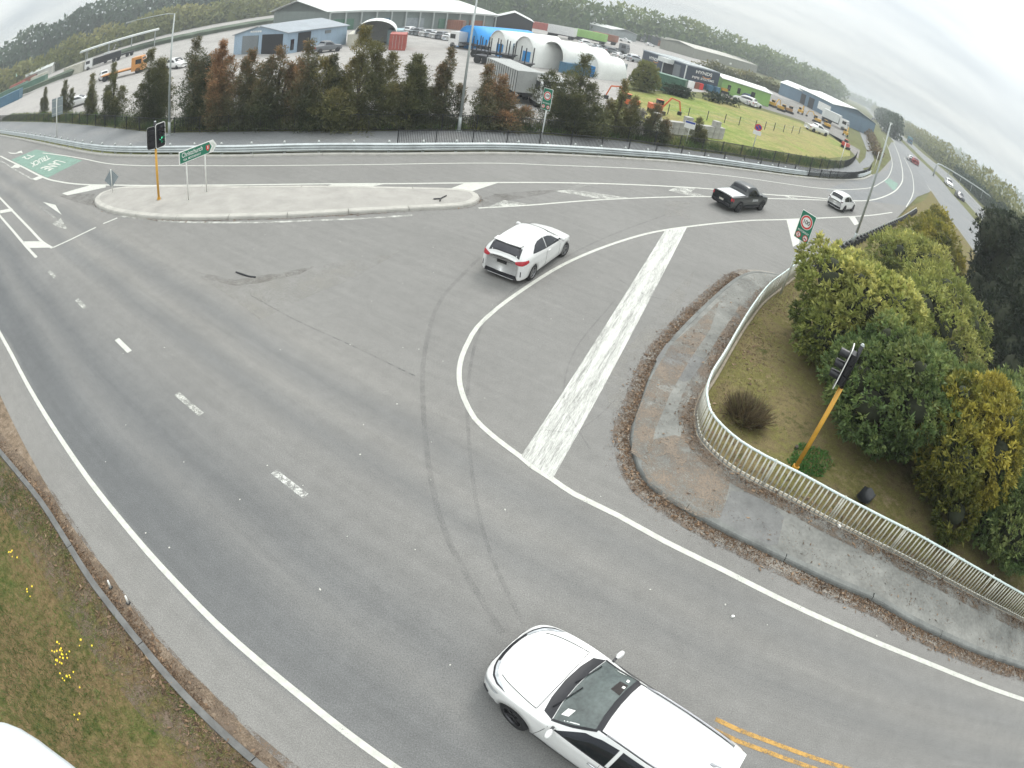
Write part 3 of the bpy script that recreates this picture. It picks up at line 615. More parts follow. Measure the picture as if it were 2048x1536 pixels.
def motorway_sign(label, loc, yaw, w, zb, h, off, group):
    root = tag(empty('motorway_sign', (loc[0], loc[1], 0.05), yaw), label, 'sign', group)
    MB().tube((0, 0.06, 0), (0, 0.06, zb + h * 0.8), 0.05, n=10).build('post', WHITEM, root, True)
    zc = zb + h / 2
    p = MB().plate(rrect(w, h, 0.05, off, zc), -0.008, 0.012).build('panel', S_WHITE, root)
    MB().plate(rrect(w - 0.05, h - 0.05, 0.04, off, zc), -0.012, -0.0085).build('green_face', S_GREEN, p)
    zr = zb + h * 0.66; r = w * 0.37
    MB().plate(disc2(r * 1.08, 32, off, zr), -0.0145, -0.0125).build('white_ring', S_WHITE, p)
    MB().plate(disc2(r, 32, off, zr), -0.017, -0.015).build('red_ring', S_RED, p)
    MB().plate(disc2(r * 0.74, 32, off, zr), -0.0195, -0.0175).build('white_disc', S_WHITE, p)
    face_text('100', p, off, -0.022, zr, r * 1.15, r * 0.62, S_BLACK, 'speed_number', 0.015)
    face_text('MOTORWAY', p, off, -0.016, zb + h * 0.315, w * 0.76, h * 0.062, S_WHITE, 'lettering', 0.012)
    for sx in (-1, 1):
        cx = off + sx * w * 0.25; cz = zb + h * 0.15
        MB().plate(disc2(w * 0.17, 24, cx, cz), -0.015, -0.0125).build('prohibition_ring', S_RED, p)
        MB().plate(disc2(w * 0.125, 24, cx, cz), -0.018, -0.0155).build('prohibition_disc', S_WHITE, p)
        m = MB()
        if sx < 0:   # walking figure
            m.plate(disc2(0.02, 10, cx, cz + 0.055), -0.02, -0.0185); m.plate([(cx - 0.018, cz - 0.01), (cx + 0.018, cz - 0.01), (cx + 0.018, cz + 0.035), (cx - 0.018, cz + 0.035)], -0.02, -0.0185)
            m.plate([(cx - 0.035, cz - 0.065), (cx - 0.017, cz - 0.065), (cx + 0.005, cz - 0.012), (cx - 0.015, cz - 0.012)], -0.02, -0.0185); m.plate([(cx + 0.02, cz - 0.065), (cx + 0.038, cz - 0.065), (cx + 0.018, cz - 0.012), (cx, cz - 0.012)], -0.02, -0.0185)
        else:        # bicycle
            for k in (-1, 1): m.plate(disc2(0.028, 12, cx + k * 0.042, cz - 0.025), -0.02, -0.0185)
            m.plate([(cx - 0.045, cz - 0.02), (cx - 0.01, cz + 0.03), (cx + 0.035, cz + 0.03), (cx + 0.045, cz - 0.02), (cx + 0.03, cz + 0.018), (cx, cz + 0.015)], -0.0202, -0.0187)
        m.build('pictogram', S_BLACK, p)
        a = 0.018; d = w * 0.12
        MB().plate([(cx - d * .7 - a, cz + d * .7), (cx - d * .7 + a, cz + d * .75), (cx + d * .7 + a, cz - d * .7), (cx + d * .7 - a, cz - d * .75)], -0.0225, -0.021).build('slash', S_RED, p)
    return root
GSGN = 'green motorway start signs'
motorway_sign('green 100 MOTORWAY sign on a leaning-looking post beside the white railing', (10.71,22.13), R(302.6), 0.80, 2.66, 1.29, 0.0, GSGN)
motorway_sign('green 100 MOTORWAY sign beyond the far guard rail', (-1.07,38.65), R(323.5), 0.77, 2.30, 1.49, -0.05, GSGN)

root = tag(empty('destination_sign', (-15.86,21.94) + (0.15,), R(73.2)), 'green arrow-ended Christchurch destination sign on two white posts', 'sign')
WPOST = M('white_post', (0.72, 0.72, 0.68), 0.5, 0, 0.1)
for sx in (-0.55, 0.62): MB().tube((sx, 0.05, 0), (sx, 0.05, 2.2), 0.032, n=8).build('post', WPOST, root, True)
w, h, zb, off = 2.25, 0.60, 1.90, 0.11
def arrow_poly(a, b, hh, tip, zc): return [(a, zc - hh), (b, zc - hh), (b + tip, zc), (b, zc + hh), (a, zc + hh)]
pz = zb + h / 2
p = MB().plate(arrow_poly(off - w / 2, off + w / 2 - 0.12, h / 2, 0.22, pz), -0.02, 0.02).build('panel', S_WHITE, root)
MB().plate(arrow_poly(off - w / 2 + 0.04, off + w / 2 - 0.40, h / 2 - 0.035, 0.17, pz), -0.025, -0.021).build('green_face', S_GREEN, p)
MB().plate([(off + w / 2 - 0.30, pz - 0.20), (off + w / 2 - 0.16, pz - 0.20), (off + w / 2 + 0.02, pz), (off + w / 2 - 0.16, pz + 0.20), (off + w / 2 - 0.30, pz + 0.20), (off + w / 2 - 0.13, pz)], -0.024, -0.021).build('chevron', M('sign_pale', (0.62, 0.66, 0.60), 0.5), p)
face_text('Christchurch', p, off - 0.33, -0.028, pz + 0.09, 1.28, 0.24, S_WHITE, 'lettering', 0.01)
face_text('VIA', p, off - 0.78, -0.028, pz - 0.15, 0.24, 0.11, S_WHITE, 'lettering', 0.01); face_text('MOTORWAY', p, off - 0.20, -0.028, pz - 0.15, 0.78, 0.11, S_WHITE, 'lettering', 0.01)
sh = MB().plate([(off + 0.53, pz + 0.13), (off + 0.75, pz + 0.13), (off + 0.75, pz - 0.04), (off + 0.64, pz - 0.17), (off + 0.53, pz - 0.04)], -0.029, -0.026).build('route_shield', S_RED, p)
face_text('1', sh, off + 0.64, -0.032, pz + 0.02, 0.05, 0.16, S_WHITE, 'route_number', 0.02)

def lens_mat(name, col, e): return M(name, col, 0.25, 0, 0.1, 8.0, emit=e)
L_RED = lens_mat('lens_red_dark', (0.06, 0.006, 0.006), 0); L_AMB = lens_mat('lens_amber_dark', (0.06, 0.03, 0.004), 0); L_GRN = lens_mat('lens_green_lit', (0.10, 0.95, 0.48), 1.6); L_GRND = lens_mat('lens_green_dark', (0.004, 0.04, 0.025), 0)
def signal_head(root, loc, yaw, w, h, lit, rows=3, arrow=False):
    """front faces -y of its own frame"""
    hd = empty('signal_head', loc, yaw, root)
    MB().plate(rrect(w, h, 0.10), -0.010, 0.010).build('target_board', SIGBLK, hd)
    o = rrect(w + 0.02, h + 0.02, 0.11); i_ = rrect(w - 0.045, h - 0.045, 0.085); n = len(o)
    vs = [(a, -0.013, b) for a, b in o] + [(a, -0.013, b) for a, b in i_] + [(a, 0.012, b) for a, b in o]
    link('board_border', mk('board_border', vs, [(k, (k + 1) % n, n + (k + 1) % n, n + k) for k in range(n)] + [((k + 1) % n, k, 2 * n + k, 2 * n + (k + 1) % n) for k in range(n)]), S_WHITE, hd)
    pitch = (h - 0.28) / rows
    for k in range(rows):
        z = (h - 0.28) / 2 - pitch * (k + 0.5)
        MB().box((0, 0.11, z), (0.30, 0.18, pitch - 0.02), bev=0.04).build('lamp_box', SIGBLK, hd)
        m = MB().plate(disc2(0.105, 20, 0, z), -0.022, -0.015)
        m.build('lens', (L_RED, L_AMB, L_GRN if lit else L_GRND, L_GRND)[k] if not (arrow and k == rows - 1) else SIGBLK, hd)
        vv, ff = [], []
        nn = 14
        for j in range(nn + 1):
            a = R(-25 + 230 * j / nn)
            for (y, r) in ((-0.014, 0.125), (-0.26, 0.118)): vv.append((r * math.cos(a), y, z + r * math.sin(a)))
        ff = [(2 * j, 2 * j + 1, 2 * j + 3, 2 * j + 2) for j in range(nn)]
        link('visor', mk('visor', vv, ff, True), SIGBLK, hd)
    if arrow:
        z = (h - 0.28) / 2 - pitch * (rows - 0.5)
        MB().plate([(-0.07, z + 0.02), (0.02, z + 0.02), (0.02, z + 0.07), (0.09, z), (0.02, z - 0.07), (0.02, z - 0.02), (-0.07, z - 0.02)], -0.024, -0.016).build('arrow_lens', L_GRN, hd)
    return hd
b = (-17.87,21.28)
root = tag(empty('traffic_signal', (b[0], b[1], 0.15)), 'traffic signal showing green on a yellow pole on the island', 'traffic signal', 'traffic signals')
MB().tube((0, 0, 0), (0, 0, 2.62), 0.062, n=12).build('lower_pole', YPOLE, root, True)
MB().tube((0, 0, 2.62), (0, 0, 3.98), 0.058, 0.05, n=12).build('upper_pole', SIGBLK, root, True)
MB().box((0.0, 0, 0.06), (0.17, 0.17, 0.12), bev=0.04).build('base_collar', YPOLE, root)
for sx, sy in ((-1, -1), (1, -1), (1, 1), (-1, 1)): MB().tube((sx * 0.1, sy * 0.1, 0), (sx * 0.1, sy * 0.1, 0.05), 0.012, n=6).build('base_bolt', GALV_P, root)
MB().tube((0, 0, 3.98), (0, 0, 4.02), 0.065, 0.03, n=10).build('pole_cap', GALV_P, root)
signal_head(root, (0.12, 0.26, 3.22), R(74.5), 0.60, 1.24, True, 4, True)
signal_head(root, (-0.10, -0.22, 3.22), R(74.5 + 150), 0.42, 1.1, False)
for z in (2.75, 3.7): MB().tube((0, 0, z), (0.10, 0.22, z), 0.018, n=6).build('bracket', GALV_P, root)
b = (7.98,10.97)
root = tag(empty('traffic_signal', (b[0], b[1], 0.05)), 'traffic signal on a yellow pole in front of the shrubs, seen from its edge', 'traffic signal', 'traffic signals')
MB().tube((0, 0, 0), (0, 0, 2.84), 0.064, n=14).build('lower_pole', YPOLE, root, True)
MB().tube((0, 0, 2.84), (0, 0, 4.12), 0.058, 0.052, n=14).build('upper_pole', SIGBLK, root, True)
MB().tube((0, 0, 4.12), (0, 0, 4.17), 0.06, 0.035, n=12).build('pole_cap', GALV_P, root)
MB().box((0, 0, 0.06), (0.18, 0.18, 0.12), bev=0.04).build('base_collar', YPOLE, root)
fdir = np.array([-0.86, 0.51]); yaw = math.atan2(-fdir[0], fdir[1]) + math.pi
sd = np.array([-0.80, 0.10]) * 0.20
signal_head(root, (sd[0] + fdir[0] * 0.05, sd[1] + fdir[1] * 0.05, 3.42), yaw, 0.50, 1.20, False)
for z in (2.9, 3.85): MB().tube((0, 0, z), (sd[0], sd[1], z), 0.016, n=6).build('bracket', GALV_P, root)

def lamp_post(loc, h, arm, label, r0=0.10, r1=0.05, sz=1.0, zb=0.0):
    root = tag(empty('lamp_post', (loc[0], loc[1], zb)), label, 'lamp post', 'street lamp posts')
    MB().tube((0, 0, 0), (0, 0, 1.0), r0 * 1.25, r0 * 1.15, n=10).build('base_section', GALV_P, root, True)
    MB().box((0, 0, 0.03), (r0 * 4, r0 * 4, 0.06)).build('base_plate', GALV_P, root)
    MB().tube((0, 0, 1.0), (0, 0, h), r0, r1, n=10).build('pole', GALV_P, root, True)
    a = np.array(arm); L_ = np.linalg.norm(a); u = a / L_
    MB().path([(0, 0, h - 0.05), (u[0] * L_ * 0.2, u[1] * L_ * 0.2, h + 0.10), (u[0] * L_, u[1] * L_, h + 0.22)], r1 * 0.75, 8).build('arm', GALV_P, root, True)
    MB().box((u[0] * (L_ + 0.35), u[1] * (L_ + 0.35), h + 0.22), (0.75, 0.26, 0.11), math.atan2(u[1], u[0]), bev=0.08).build('luminaire', M('lamp_housing', (0.45, 0.47, 0.46), 0.4, 0.2), root)
    return root
lamp_post((-26.38,33.14), 9.37, (-2.3, -2.0), 'lamp post with a long arm, leftmost, standing behind the guard rail')
lamp_post((-6.53,38.46), 10.2, (0.3, -2.2), 'tall lamp post rising out of the picture beside the shared path')
lamp_post((19.71,33), 8.76, (0.5, 0.8), 'slim lamp post among the shrubs by the on-ramp', 0.085, 0.05, zb=0.05)

def post_sign(name, loc, ht, label, r=0.03, mat=WPOST):
    root = tag(empty(name, (loc[0], loc[1], 0.0)), label, 'sign'); MB().tube((0, 0, 0), (0, 0, ht), r, n=8).build('post', mat, root, True); return root
b = (-44.5,36.19)
root = post_sign('guide_sign', b, 4.02, 'guide sign seen from its grey back on a white post at far left', 0.06)
sg = empty('sign_board', (0, 0, 0), R(18), root)
MB().plate([(-0.75, 2.2), (0.75, 2.2), (0.75, 4.05), (-0.75, 4.05)], 0.10, 0.13).build('panel', S_BACK, sg)
for z in (2.45, 3.1, 3.8): MB().box((0, 0.085, z), (1.4, 0.03, 0.06)).build('stiffener', GALV_P, sg)
b = (10.68,49.2)
root = post_sign('path_sign', b, 2.15, 'white path sign with a blue top band near the paddock', 0.03)
sg = empty('sign_board', (0, 0, 0), R(354), root)
MB().plate([(-0.5, 1.5), (0.42, 1.5), (0.42, 2.15), (-0.5, 2.15)], -0.05, -0.035).build('panel', S_WHITE, sg)
MB().plate([(-0.46, 1.95), (0.38, 1.95), (0.38, 2.12), (-0.46, 2.12)], -0.056, -0.051).build('blue_band', S_BLUE, sg)
b = (17.68,52.57)
root = post_sign('parking_sign', b, 3.0, 'round red and blue no-stopping sign on a grey post by the paddock', 0.045, GALV_P)
sg = empty('sign_board', (0, 0, 0), R(-18), root)
MB().plate([(-0.38, 2.2), (0.38, 2.2), (0.38, 2.6), (-0.38, 2.6)], -0.06, -0.045).build('lower_panel', S_WHITE, sg)
MB().plate(disc2(0.34, 24, 0, 2.94), -0.06, -0.045).build('red_ring', S_RED, sg); MB().plate(disc2(0.25, 24, 0, 2.94), -0.066, -0.061).build('blue_disc', S_BLUE, sg)
MB().plate([(-0.22, 3.12), (-0.16, 3.18), (0.22, 2.76), (0.16, 2.70)], -0.070, -0.067).build('slash', S_RED, sg)
post_sign('marker_post', (33.67,65.85), 3.39, 'thin white post at the end of the paddock fence', 0.05)
post_sign('marker_post', (44.3,75.3), 3.37, 'white post at the bend of the low black fence', 0.05)
b = (-22.07,22.07)
root = tag(empty('hazard_marker', (b[0], b[1], 0.15), R(38)), 'diamond hazard marker seen from its grey back at the island nose', 'sign')
MB().tube((0, -0.03, 0), (0, -0.03, 1.35), 0.025, n=8).build('post', WPOST, root, True)
MB().plate([(0, 0.28), (0.44, 0.80), (0, 1.34), (-0.44, 0.80)], 0.0, 0.012).build('panel', S_BACK, root)
for k, (px, lb) in enumerate((((-7.03,3.65), 'small white marker stub on the road edge, the one nearer the grass'), ((-6.46,3.51), 'small white marker stub on the road edge, the one nearer the white line'))):
    root = tag(empty('edge_marker', (px[0], px[1], 0.0)), lb, 'marker', 'edge marker stubs')
    MB().tube((0, 0, 0), (0.02, 0.03, 0.24), 0.028, 0.02, n=8).build('stub', S_WHITE, root, True); MB().box((0, 0, 0.01), (0.09, 0.09, 0.02)).build('foot', S_BLACK, root)
# housing under the camera
root = tag(empty('equipment_housing', (-0.66, -0.27, 8.66)), 'white rounded equipment housing on the camera mast, bottom left corner', 'housing')

vs, fs = [], []
for i in range(13):
    a = math.pi * i / 12
    for k in range(28):
        b_ = 2 * math.pi * k / 28; e = 0.75
        vs.append((0.20 * math.sin(a) * math.copysign(abs(math.cos(b_)) ** e, math.cos(b_)), 0.16 * math.sin(a) * math.copysign(abs(math.sin(b_)) ** e, math.sin(b_)), 0.09 * math.cos(a)))
fs = [(i * 28 + k, (i + 1) * 28 + k, (i + 1) * 28 + (k + 1) % 28, i * 28 + (k + 1) % 28) for i in range(12) for k in range(28)]
link('shell', mk('shell', vs, fs, True), M('housing_white', (0.62, 0.66, 0.68), 0.45, 0, 0.06), root)
MB().tube((-0.05, -0.05, -0.08), (-0.25, -0.3, -0.3), 0.03, n=8).build('bracket', GALV_P, root)

root.scale = (1.4, 1.25, 1.0); root.location.z -= 0.075; root.location.x -= 0.03
# dirt films that bind the leaf litter
G_EDGE = paint('edge_dirt', (0.16, 0.115, 0.08), 0.455, 2.3, 0.13, 0.0, 0.9)
for nm, ln_, o, w, z, par in (('gutter_dirt', rk[4:], -0.24, 0.44, 0.0135, road), ('path_dirt', railb, -0.32, 0.46, 0.1395, fp), ('verge_dirt', lk, -0.55, 1.0, 0.016, verge), ('verge_dirt', lk, 0.22, 0.5, 0.010, verge)):
    ribbon(nm, offset(ln_, o), w, z, G_EDGE, par, smooth=False)

# ------------------------------------------------------------------ vehicles
def curve1(pts):
    xs = np.array([p[0] for p in pts], float); ys = np.array([p[1] for p in pts], float)
    h = np.diff(xs); dl = np.diff(ys) / h; m = np.zeros(len(xs)); m[0] = dl[0]; m[-1] = dl[-1]
    for i in range(1, len(xs) - 1): m[i] = 0 if dl[i - 1] * dl[i] <= 0 else 2 * dl[i - 1] * dl[i] / (dl[i - 1] + dl[i])
    def f(x):
        x = min(max(x, xs[0]), xs[-1]); i = min(int(np.searchsorted(xs, x, 'right')) - 1, len(xs) - 2); t = (x - xs[i]) / h[i]
        return float((2 * t**3 - 3 * t**2 + 1) * ys[i] + (t**3 - 2 * t**2 + t) * h[i] * m[i] + (-2 * t**3 + 3 * t**2) * ys[i + 1] + (t**3 - t**2) * h[i] * m[i + 1])
    return f
def crom(P, sub):
    P = [np.array(p, float) for p in P]; Q = [2 * P[0] - P[1]] + P + [2 * P[-1] - P[-2]]; out = []
    for i in range(1, len(Q) - 2):
        a, b, c, d = Q[i - 1:i + 3]
        for k in range(sub):
            t = k / sub; out.append(0.5 * (2 * b + (c - a) * t + (2 * a - 5 * b + 4 * c - d) * t * t + (3 * b - a - 3 * c + d) * t**3))
    out.append(P[-1]); return np.array(out)
CAR_GLASS = M('tinted_glass', (0.012, 0.014, 0.02), 0.06, 0, 0.1, 2.0, spec=0.6)
SCREEN_GLASS = M('windscreen_glass', (0.085, 0.105, 0.10), 0.06, 0, 0.4, 1.8, spec=0.9)  # greenish grey sky reflection is put into the base colour
TRIM = M('black_trim', (0.014, 0.014, 0.018), 0.5); TYRE = M('tyre_rubber', (0.018, 0.018, 0.02), 0.85, 0, 0.2, 9.0)
RIMM = M('alloy_rim', (0.30, 0.30, 0.31), 0.3, 0.8, 0.1); RIMD = M('dark_alloy_rim', (0.06, 0.06, 0.065), 0.3, 0.7, 0.1)
CHROME = M('chrome', (0.6, 0.6, 0.62), 0.12, 1.0, 0.05); TAILRED = M('tail_lamp_red', (0.45, 0.02, 0.035), 0.15, 0, 0.15, 8.0, coat=0.6); HEADL = M('head_lamp', (0.50, 0.52, 0.54), 0.12, 0.2, 0.3, 9.0)
WPAINT = M('white_car_paint', (0.74, 0.74, 0.73), 0.3, 0, 0.02, 1.0, coat=0.7); BPAINT = M('black_car_paint', (0.022, 0.026, 0.028), 0.32, 0, 0.12, 1.0, coat=0.5)
class Car:
    def __init__(s, W, B, T, WR, zs=0.2, L=4.4, crown=0.03):
        s.W, s.B, s.T, s.WR, s.zs, s.L, s.crown = curve1(W), curve1(B), curve1(T), curve1(WR), zs, L, crown; s.cache = {}
    def sec(s, x, sub=4):
        key = (round(x, 4), sub)
        if key in s.cache: return s.cache[key]
        W, B, T, WR, zs = s.W(x), s.B(x), s.T(x), s.WR(x), s.zs; e = max(T - B, 0.015); hb = B - zs
        P = [(W * 0.78, zs - 0.02), (W * 0.93, zs + 0.02), (W * 0.985, zs + hb * 0.22), (W, zs + hb * 0.55), (W * 0.985, zs + hb * 0.80), (W * 0.955, B - 0.012),
             (W * 0.955 + (WR - W * 0.955) * 0.45, B + e * 0.42), (WR, B + max(e - 0.085, e * 0.72)), (WR - 0.07, B + max(e - 0.03, e * 0.9)), (WR * 0.5, T + s.crown * 0.6), (0.0, T + s.crown)]
        r = crom(P, sub); s.cache[key] = (r, 8 * sub); return s.cache[key]
    def side(s, x, z):
        r, k = s.sec(x); return float(np.interp(z, np.maximum.accumulate(r[:k, 1]), r[:k, 0]))
    def top(s, x, y):
        r, k = s.sec(x); a = r[5 * 4:]; return float(np.interp(abs(y), a[::-1, 0], a[::-1, 1]))
    def end(s, y, z, sg):
        lo, hi = 0.0, s.L / 2
        for _ in range(22):
            m = (lo + hi) / 2
            if s.side(sg * m, z) >= abs(y) and s.T(sg * m) + s.crown >= z: lo = m
            else: hi = m
        return sg * lo
    def body(s, n, sub, wells, ra):
        t = np.linspace(0, 1, n); xs = -np.cos(t * math.pi) * 0.35 + (2 * t - 1) * 0.65; xs = xs * s.L / 2
        rows = [s.sec(x, sub)[0] for x in xs]; m = len(rows[0]); vs, fs = [], []
        for i, x in enumerate(xs):
            for sg in (1, -1):
                for j in range(m): vs.append((x, sg * rows[i][j][0], rows[i][j][1]))
        def vid(i, sg, j): return (i * 2 + sg) * m + j
        for i in range(n - 1):
            for sg in (0, 1):
                for j in range(m - 1):
                    x = (xs[i] + xs[i + 1]) / 2; z = (rows[i][j][1] + rows[i][j + 1][1]) / 2
                    if j < 5 * sub and any((x - wx)**2 + (z - wz)**2 < ra * ra for wx, wz in wells): continue
                    f = (vid(i, sg, j), vid(i + 1, sg, j), vid(i + 1, sg, j + 1), vid(i, sg, j + 1)); fs.append(f[::-1] if sg else f)
        for i, fl in ((0, 1), (n - 1, 0)):
            for j in range(m - 1):
                f = (vid(i, 0, j), vid(i, 0, j + 1), vid(i, 1, j + 1), vid(i, 1, j)); fs.append(f[::-1] if fl else f)
        return vs, fs
    # panels that follow the skin
    def _grid(s, lo, hi, fn, n, m):
        def rs(p): 
            L_ = lengths(p); return [along(p, L_[-1] * k / n)[0] for k in range(n + 1)]
        a, b = rs(lo), rs(hi); vs = []
        for k in range(n + 1):
            for r in range(m + 1):
                q = a[k] + (b[k] - a[k]) * r / m; vs.append(fn(q[0], q[1]))
        return vs, [(k * (m + 1) + r, (k + 1) * (m + 1) + r, (k + 1) * (m + 1) + r + 1, k * (m + 1) + r + 1) for k in range(n) for r in range(m)]
    def side_panel(s, lo, hi, sg, off=0.007, n=16, m=4): return s._grid(lo, hi, lambda x, z: (x, sg * (s.side(x, z) + off), z), n, m)
    def top_panel(s, lo, hi, off=0.007, n=12, m=8): return s._grid(lo, hi, lambda x, y: (x, y, s.top(x, y) + off), n, m)
    def end_panel(s, lo, hi, sg, off=0.01, n=10, m=4): return s._grid(lo, hi, lambda y, z: (s.end(y, z, sg) + sg * off, y, z), n, m)
def ring_lip(car, wx, wz, r0, r1, sg, off=0.006, n=26, a0=-15, a1=195):
    vs = []
    for k in range(n + 1):
        a = R(a0 + (a1 - a0) * k / n)
        for r in (r0, r1):
            x, z = wx + r * math.cos(a), max(wz + r * math.sin(a), car.zs + 0.0); vs.append((x, sg * (car.side(x, z) + off), z))
        x, z = wx + r0 * math.cos(a), max(wz + r0 * math.sin(a), car.zs); vs.append((x, sg * (car.side(x, z) - 0.32), z))
    fs = []
    for k in range(n): fs += [(3 * k, 3 * k + 3, 3 * k + 4, 3 * k + 1), (3 * k + 2, 3 * k + 5, 3 * k + 3, 3 * k)]
    return vs, fs
def lathe(prof, n=24):
    m = len(prof); vs = [(r * math.cos(2 * math.pi * k / n), y, r * math.sin(2 * math.pi * k / n)) for k in range(n) for (r, y) in prof]
    return vs, [(k * m + j, k * m + j + 1, ((k + 1) % n) * m + j + 1, ((k + 1) % n) * m + j) for k in range(n) for j in range(m - 1)]
def wheel(root, x, y, r, w, rim_mat, spokes=5, out=1, n=28, yaw=0.0):
    wh = empty('wheel', (x, y, r), yaw, root); h = w / 2; ri = r * 0.68
    vs, fs = lathe([(ri, -h), (r * 0.9, -h), (r * 0.985, -h * 0.8), (r, -h * 0.5), (r, h * 0.5), (r * 0.985, h * 0.8), (r * 0.9, h), (ri, h)], n); link('tyre', mk('tyre', vs, fs, True), TYRE, wh)
    mb = MB(); yo = out * (h - 0.015); vs, fs = lathe([(ri, out * h), (ri * 0.93, out * h), (ri * 0.90, out * (h - 0.03)), (ri * 0.9, -out * h * 0.3), (0.02, -out * h * 0.3)], n); mb.add(vs, fs)
    for k in range(spokes):
        a = 2 * math.pi * k / spokes + 0.3
        for da in (-0.11, 0.11):
            c, s_ = math.cos(a + da), math.sin(a + da); c2, s2 = math.cos(a + da * 1.7), math.sin(a + da * 1.7); t = 0.022
            P = []
            for (rr, cc, ss) in ((ri * 0.12, c, s_), (ri * 0.93, c2, s2)):
                for e in (-t, t):
                    for d in (0, -out * 0.03): P.append((rr * cc - e * ss, yo + d - out * 0.012, rr * ss + e * cc))
            mb.add(P, [(0, 2, 6, 4), (1, 5, 7, 3), (0, 4, 5, 1), (2, 3, 7, 6), (4, 6, 7, 5)])
    vs, fs = lathe([(ri * 0.2, yo - out * 0.04), (ri * 0.2, yo), (ri * 0.12, yo + out * 0.005), (0.001, yo + out * 0.005)], 12); mb.add(vs, fs)
    mb.build('rim', rim_mat, wh, False); return wh
def part(name, g_, mat, root, smooth=True): return link(name, mk(name, g_[0], g_[1], smooth), mat, root)
def solid(name, g_, mat, root, th=0.006, smooth=True):
    o = part(name, g_, mat, root, smooth); return o
def arch_set(car, root, wells, ra, mat):
    for wx, wz in wells:
        for sg in (1, -1): part('wheel_arch', ring_lip(car, wx, wz, ra - 0.02, ra + 0.055, sg), mat, root)
def underbody(car, root, ra, wells):
    MB().box((0, 0, car.zs + 0.13), (car.L * 0.9, car.W(0) * 1.1, 0.22)).build('underbody', TRIM, root)
def mirror(car, root, x, z, sg, mat):
    y = car.side(x, z); m = MB()
    vs, fs = [], []
    n = 10
    prof = [(0.0, 0.35), (0.25, 0.9), (0.6, 1.0), (0.9, 0.8), (1.0, 0.3)]
    for t, s_ in prof:
        for k in range(n):
            a = 2 * math.pi * k / n; vs.append((x + 0.055 * s_ * math.cos(a) + 0.02 * (1 - t), sg * (y + 0.06 + 0.19 * t), z + 0.06 + 0.075 * s_ * math.sin(a)))
    m.add(vs, [(i * n + k, i * n + (k + 1) % n, (i + 1) * n + (k + 1) % n, (i + 1) * n + k) for i in range(len(prof) - 1) for k in range(n)] + [tuple(range(n)), tuple(range(4 * n, 5 * n))])
    o = m.build('wing_mirror', mat, root, True)
    MB().box((x + 0.03, sg * (y + 0.045), z + 0.03), (0.05, 0.11, 0.05)).build('mirror_stalk', TRIM, o); return o
def plate(car, root, x, z, sg, txt, w=0.36, h=0.125):
    p = MB().box((x, 0, z), (0.012, w, h)).build('number_plate', S_BLACK if sg < 0 else S_WHITE, root)
    return p
def stripbox(name, pts, w, h, mat, root):
    m = MB(); m.path(pts, w, 6); return m.build(name, mat, root, True)

# --- white estate car in the foreground
L = 4.72
c1 = Car(W=[(-2.36, .60), (-2.30, .80), (-2.1, .89), (-1.2, .92), (0.6, .92), (1.5, .91), (1.95, .86), (2.2, .76), (2.31, .62), (2.36, .46)],
         B=[(-2.36, .86), (-2.2, 1.0), (-1, 1.0), (0.6, .96), (1.1, .95), (1.7, .86), (2.1, .76), (2.3, .66), (2.36, .58)],
         T=[(-2.36, .92), (-2.31, 1.06), (-2.18, 1.28), (-2.0, 1.42), (-1.4, 1.475), (-0.5, 1.495), (0.1, 1.46), (0.35, 1.36), (0.95, 1.02), (1.05, .985), (1.6, .92), (2.05, .82), (2.25, .74), (2.36, .62)],
         WR=[(-2.36, .55), (-2.1, .60), (-1, .64), (0.1, .62), (0.6, .68), (0.95, .78), (1.2, .76), (1.9, .66), (2.2, .5), (2.36, .3)], zs=0.22, L=L)
car = tag(empty('estate_car', (2.59, 3.31, 0), math.atan2(.568, -.823)), 'large white estate car in the foreground, driving away to the left', 'car')
car.scale = (0.955,) * 3
wells = ((1.42, .34), (-1.40, .34)); ra = 0.40
part('body', c1.body(150, 5, wells, ra), WPAINT, car); arch_set(c1, car, wells, ra, WPAINT); underbody(c1, car, ra, wells)
for wx, wz in wells:
    for sg in (1, -1): wheel(car, wx, sg * 0.79, 0.335, 0.225, RIMD, 5, sg, yaw=(R(-8) if wx > 0 else 0))
# black cowl and windscreen
part('cowl', c1.top_panel([(1.06, -.68), (1.13, -.4), (1.16, 0), (1.13, .4), (1.06, .68)], [(0.86, -.755), (0.93, -.4), (0.95, 0), (0.93, .4), (0.86, .755)], 0.006, 20, 4), TRIM, car)
scr = part('windscreen', c1.top_panel([(0.85, -.74), (0.92, -.4), (0.94, 0), (0.92, .4), (0.85, .74)], [(0.18, -.575), (0.23, -.3), (0.245, 0), (0.23, .3), (0.18, .575)], 0.010, 20, 14), SCREEN_GLASS, car)
part('windscreen_band', c1.top_panel([(0.20, -.59), (0.25, -.3), (0.265, 0), (0.25, .3), (0.20, .59)], [(0.10, -.56), (0.14, -.3), (0.155, 0), (0.14, .3), (0.10, .56)], 0.013, 20, 3), TRIM, car)
for sg in (1, -1):
    part('screen_pillar', c1.top_panel([(0.86, sg * .775), (0.5, sg * .70), (0.16, sg * .605)], [(0.86, sg * .735), (0.5, sg * .655), (0.16, sg * .565)], 0.012, 12, 2), TRIM, car)
part('licence_sticker', c1.top_panel([(0.78, .45), (0.80, .60)], [(0.66, .43), (0.68, .58)], 0.013, 4, 4), S_WHITE, scr)
part('licence_sticker', c1.top_panel([(0.34, -.46), (0.34, -.52)], [(0.29, -.45), (0.29, -.51)], 0.013, 2, 2), S_WHITE, scr)
part('licence_sticker', c1.top_panel([(0.33, -.30), (0.33, -.35)], [(0.28, -.30), (0.28, -.35)], 0.013, 2, 2), S_WHITE, scr)
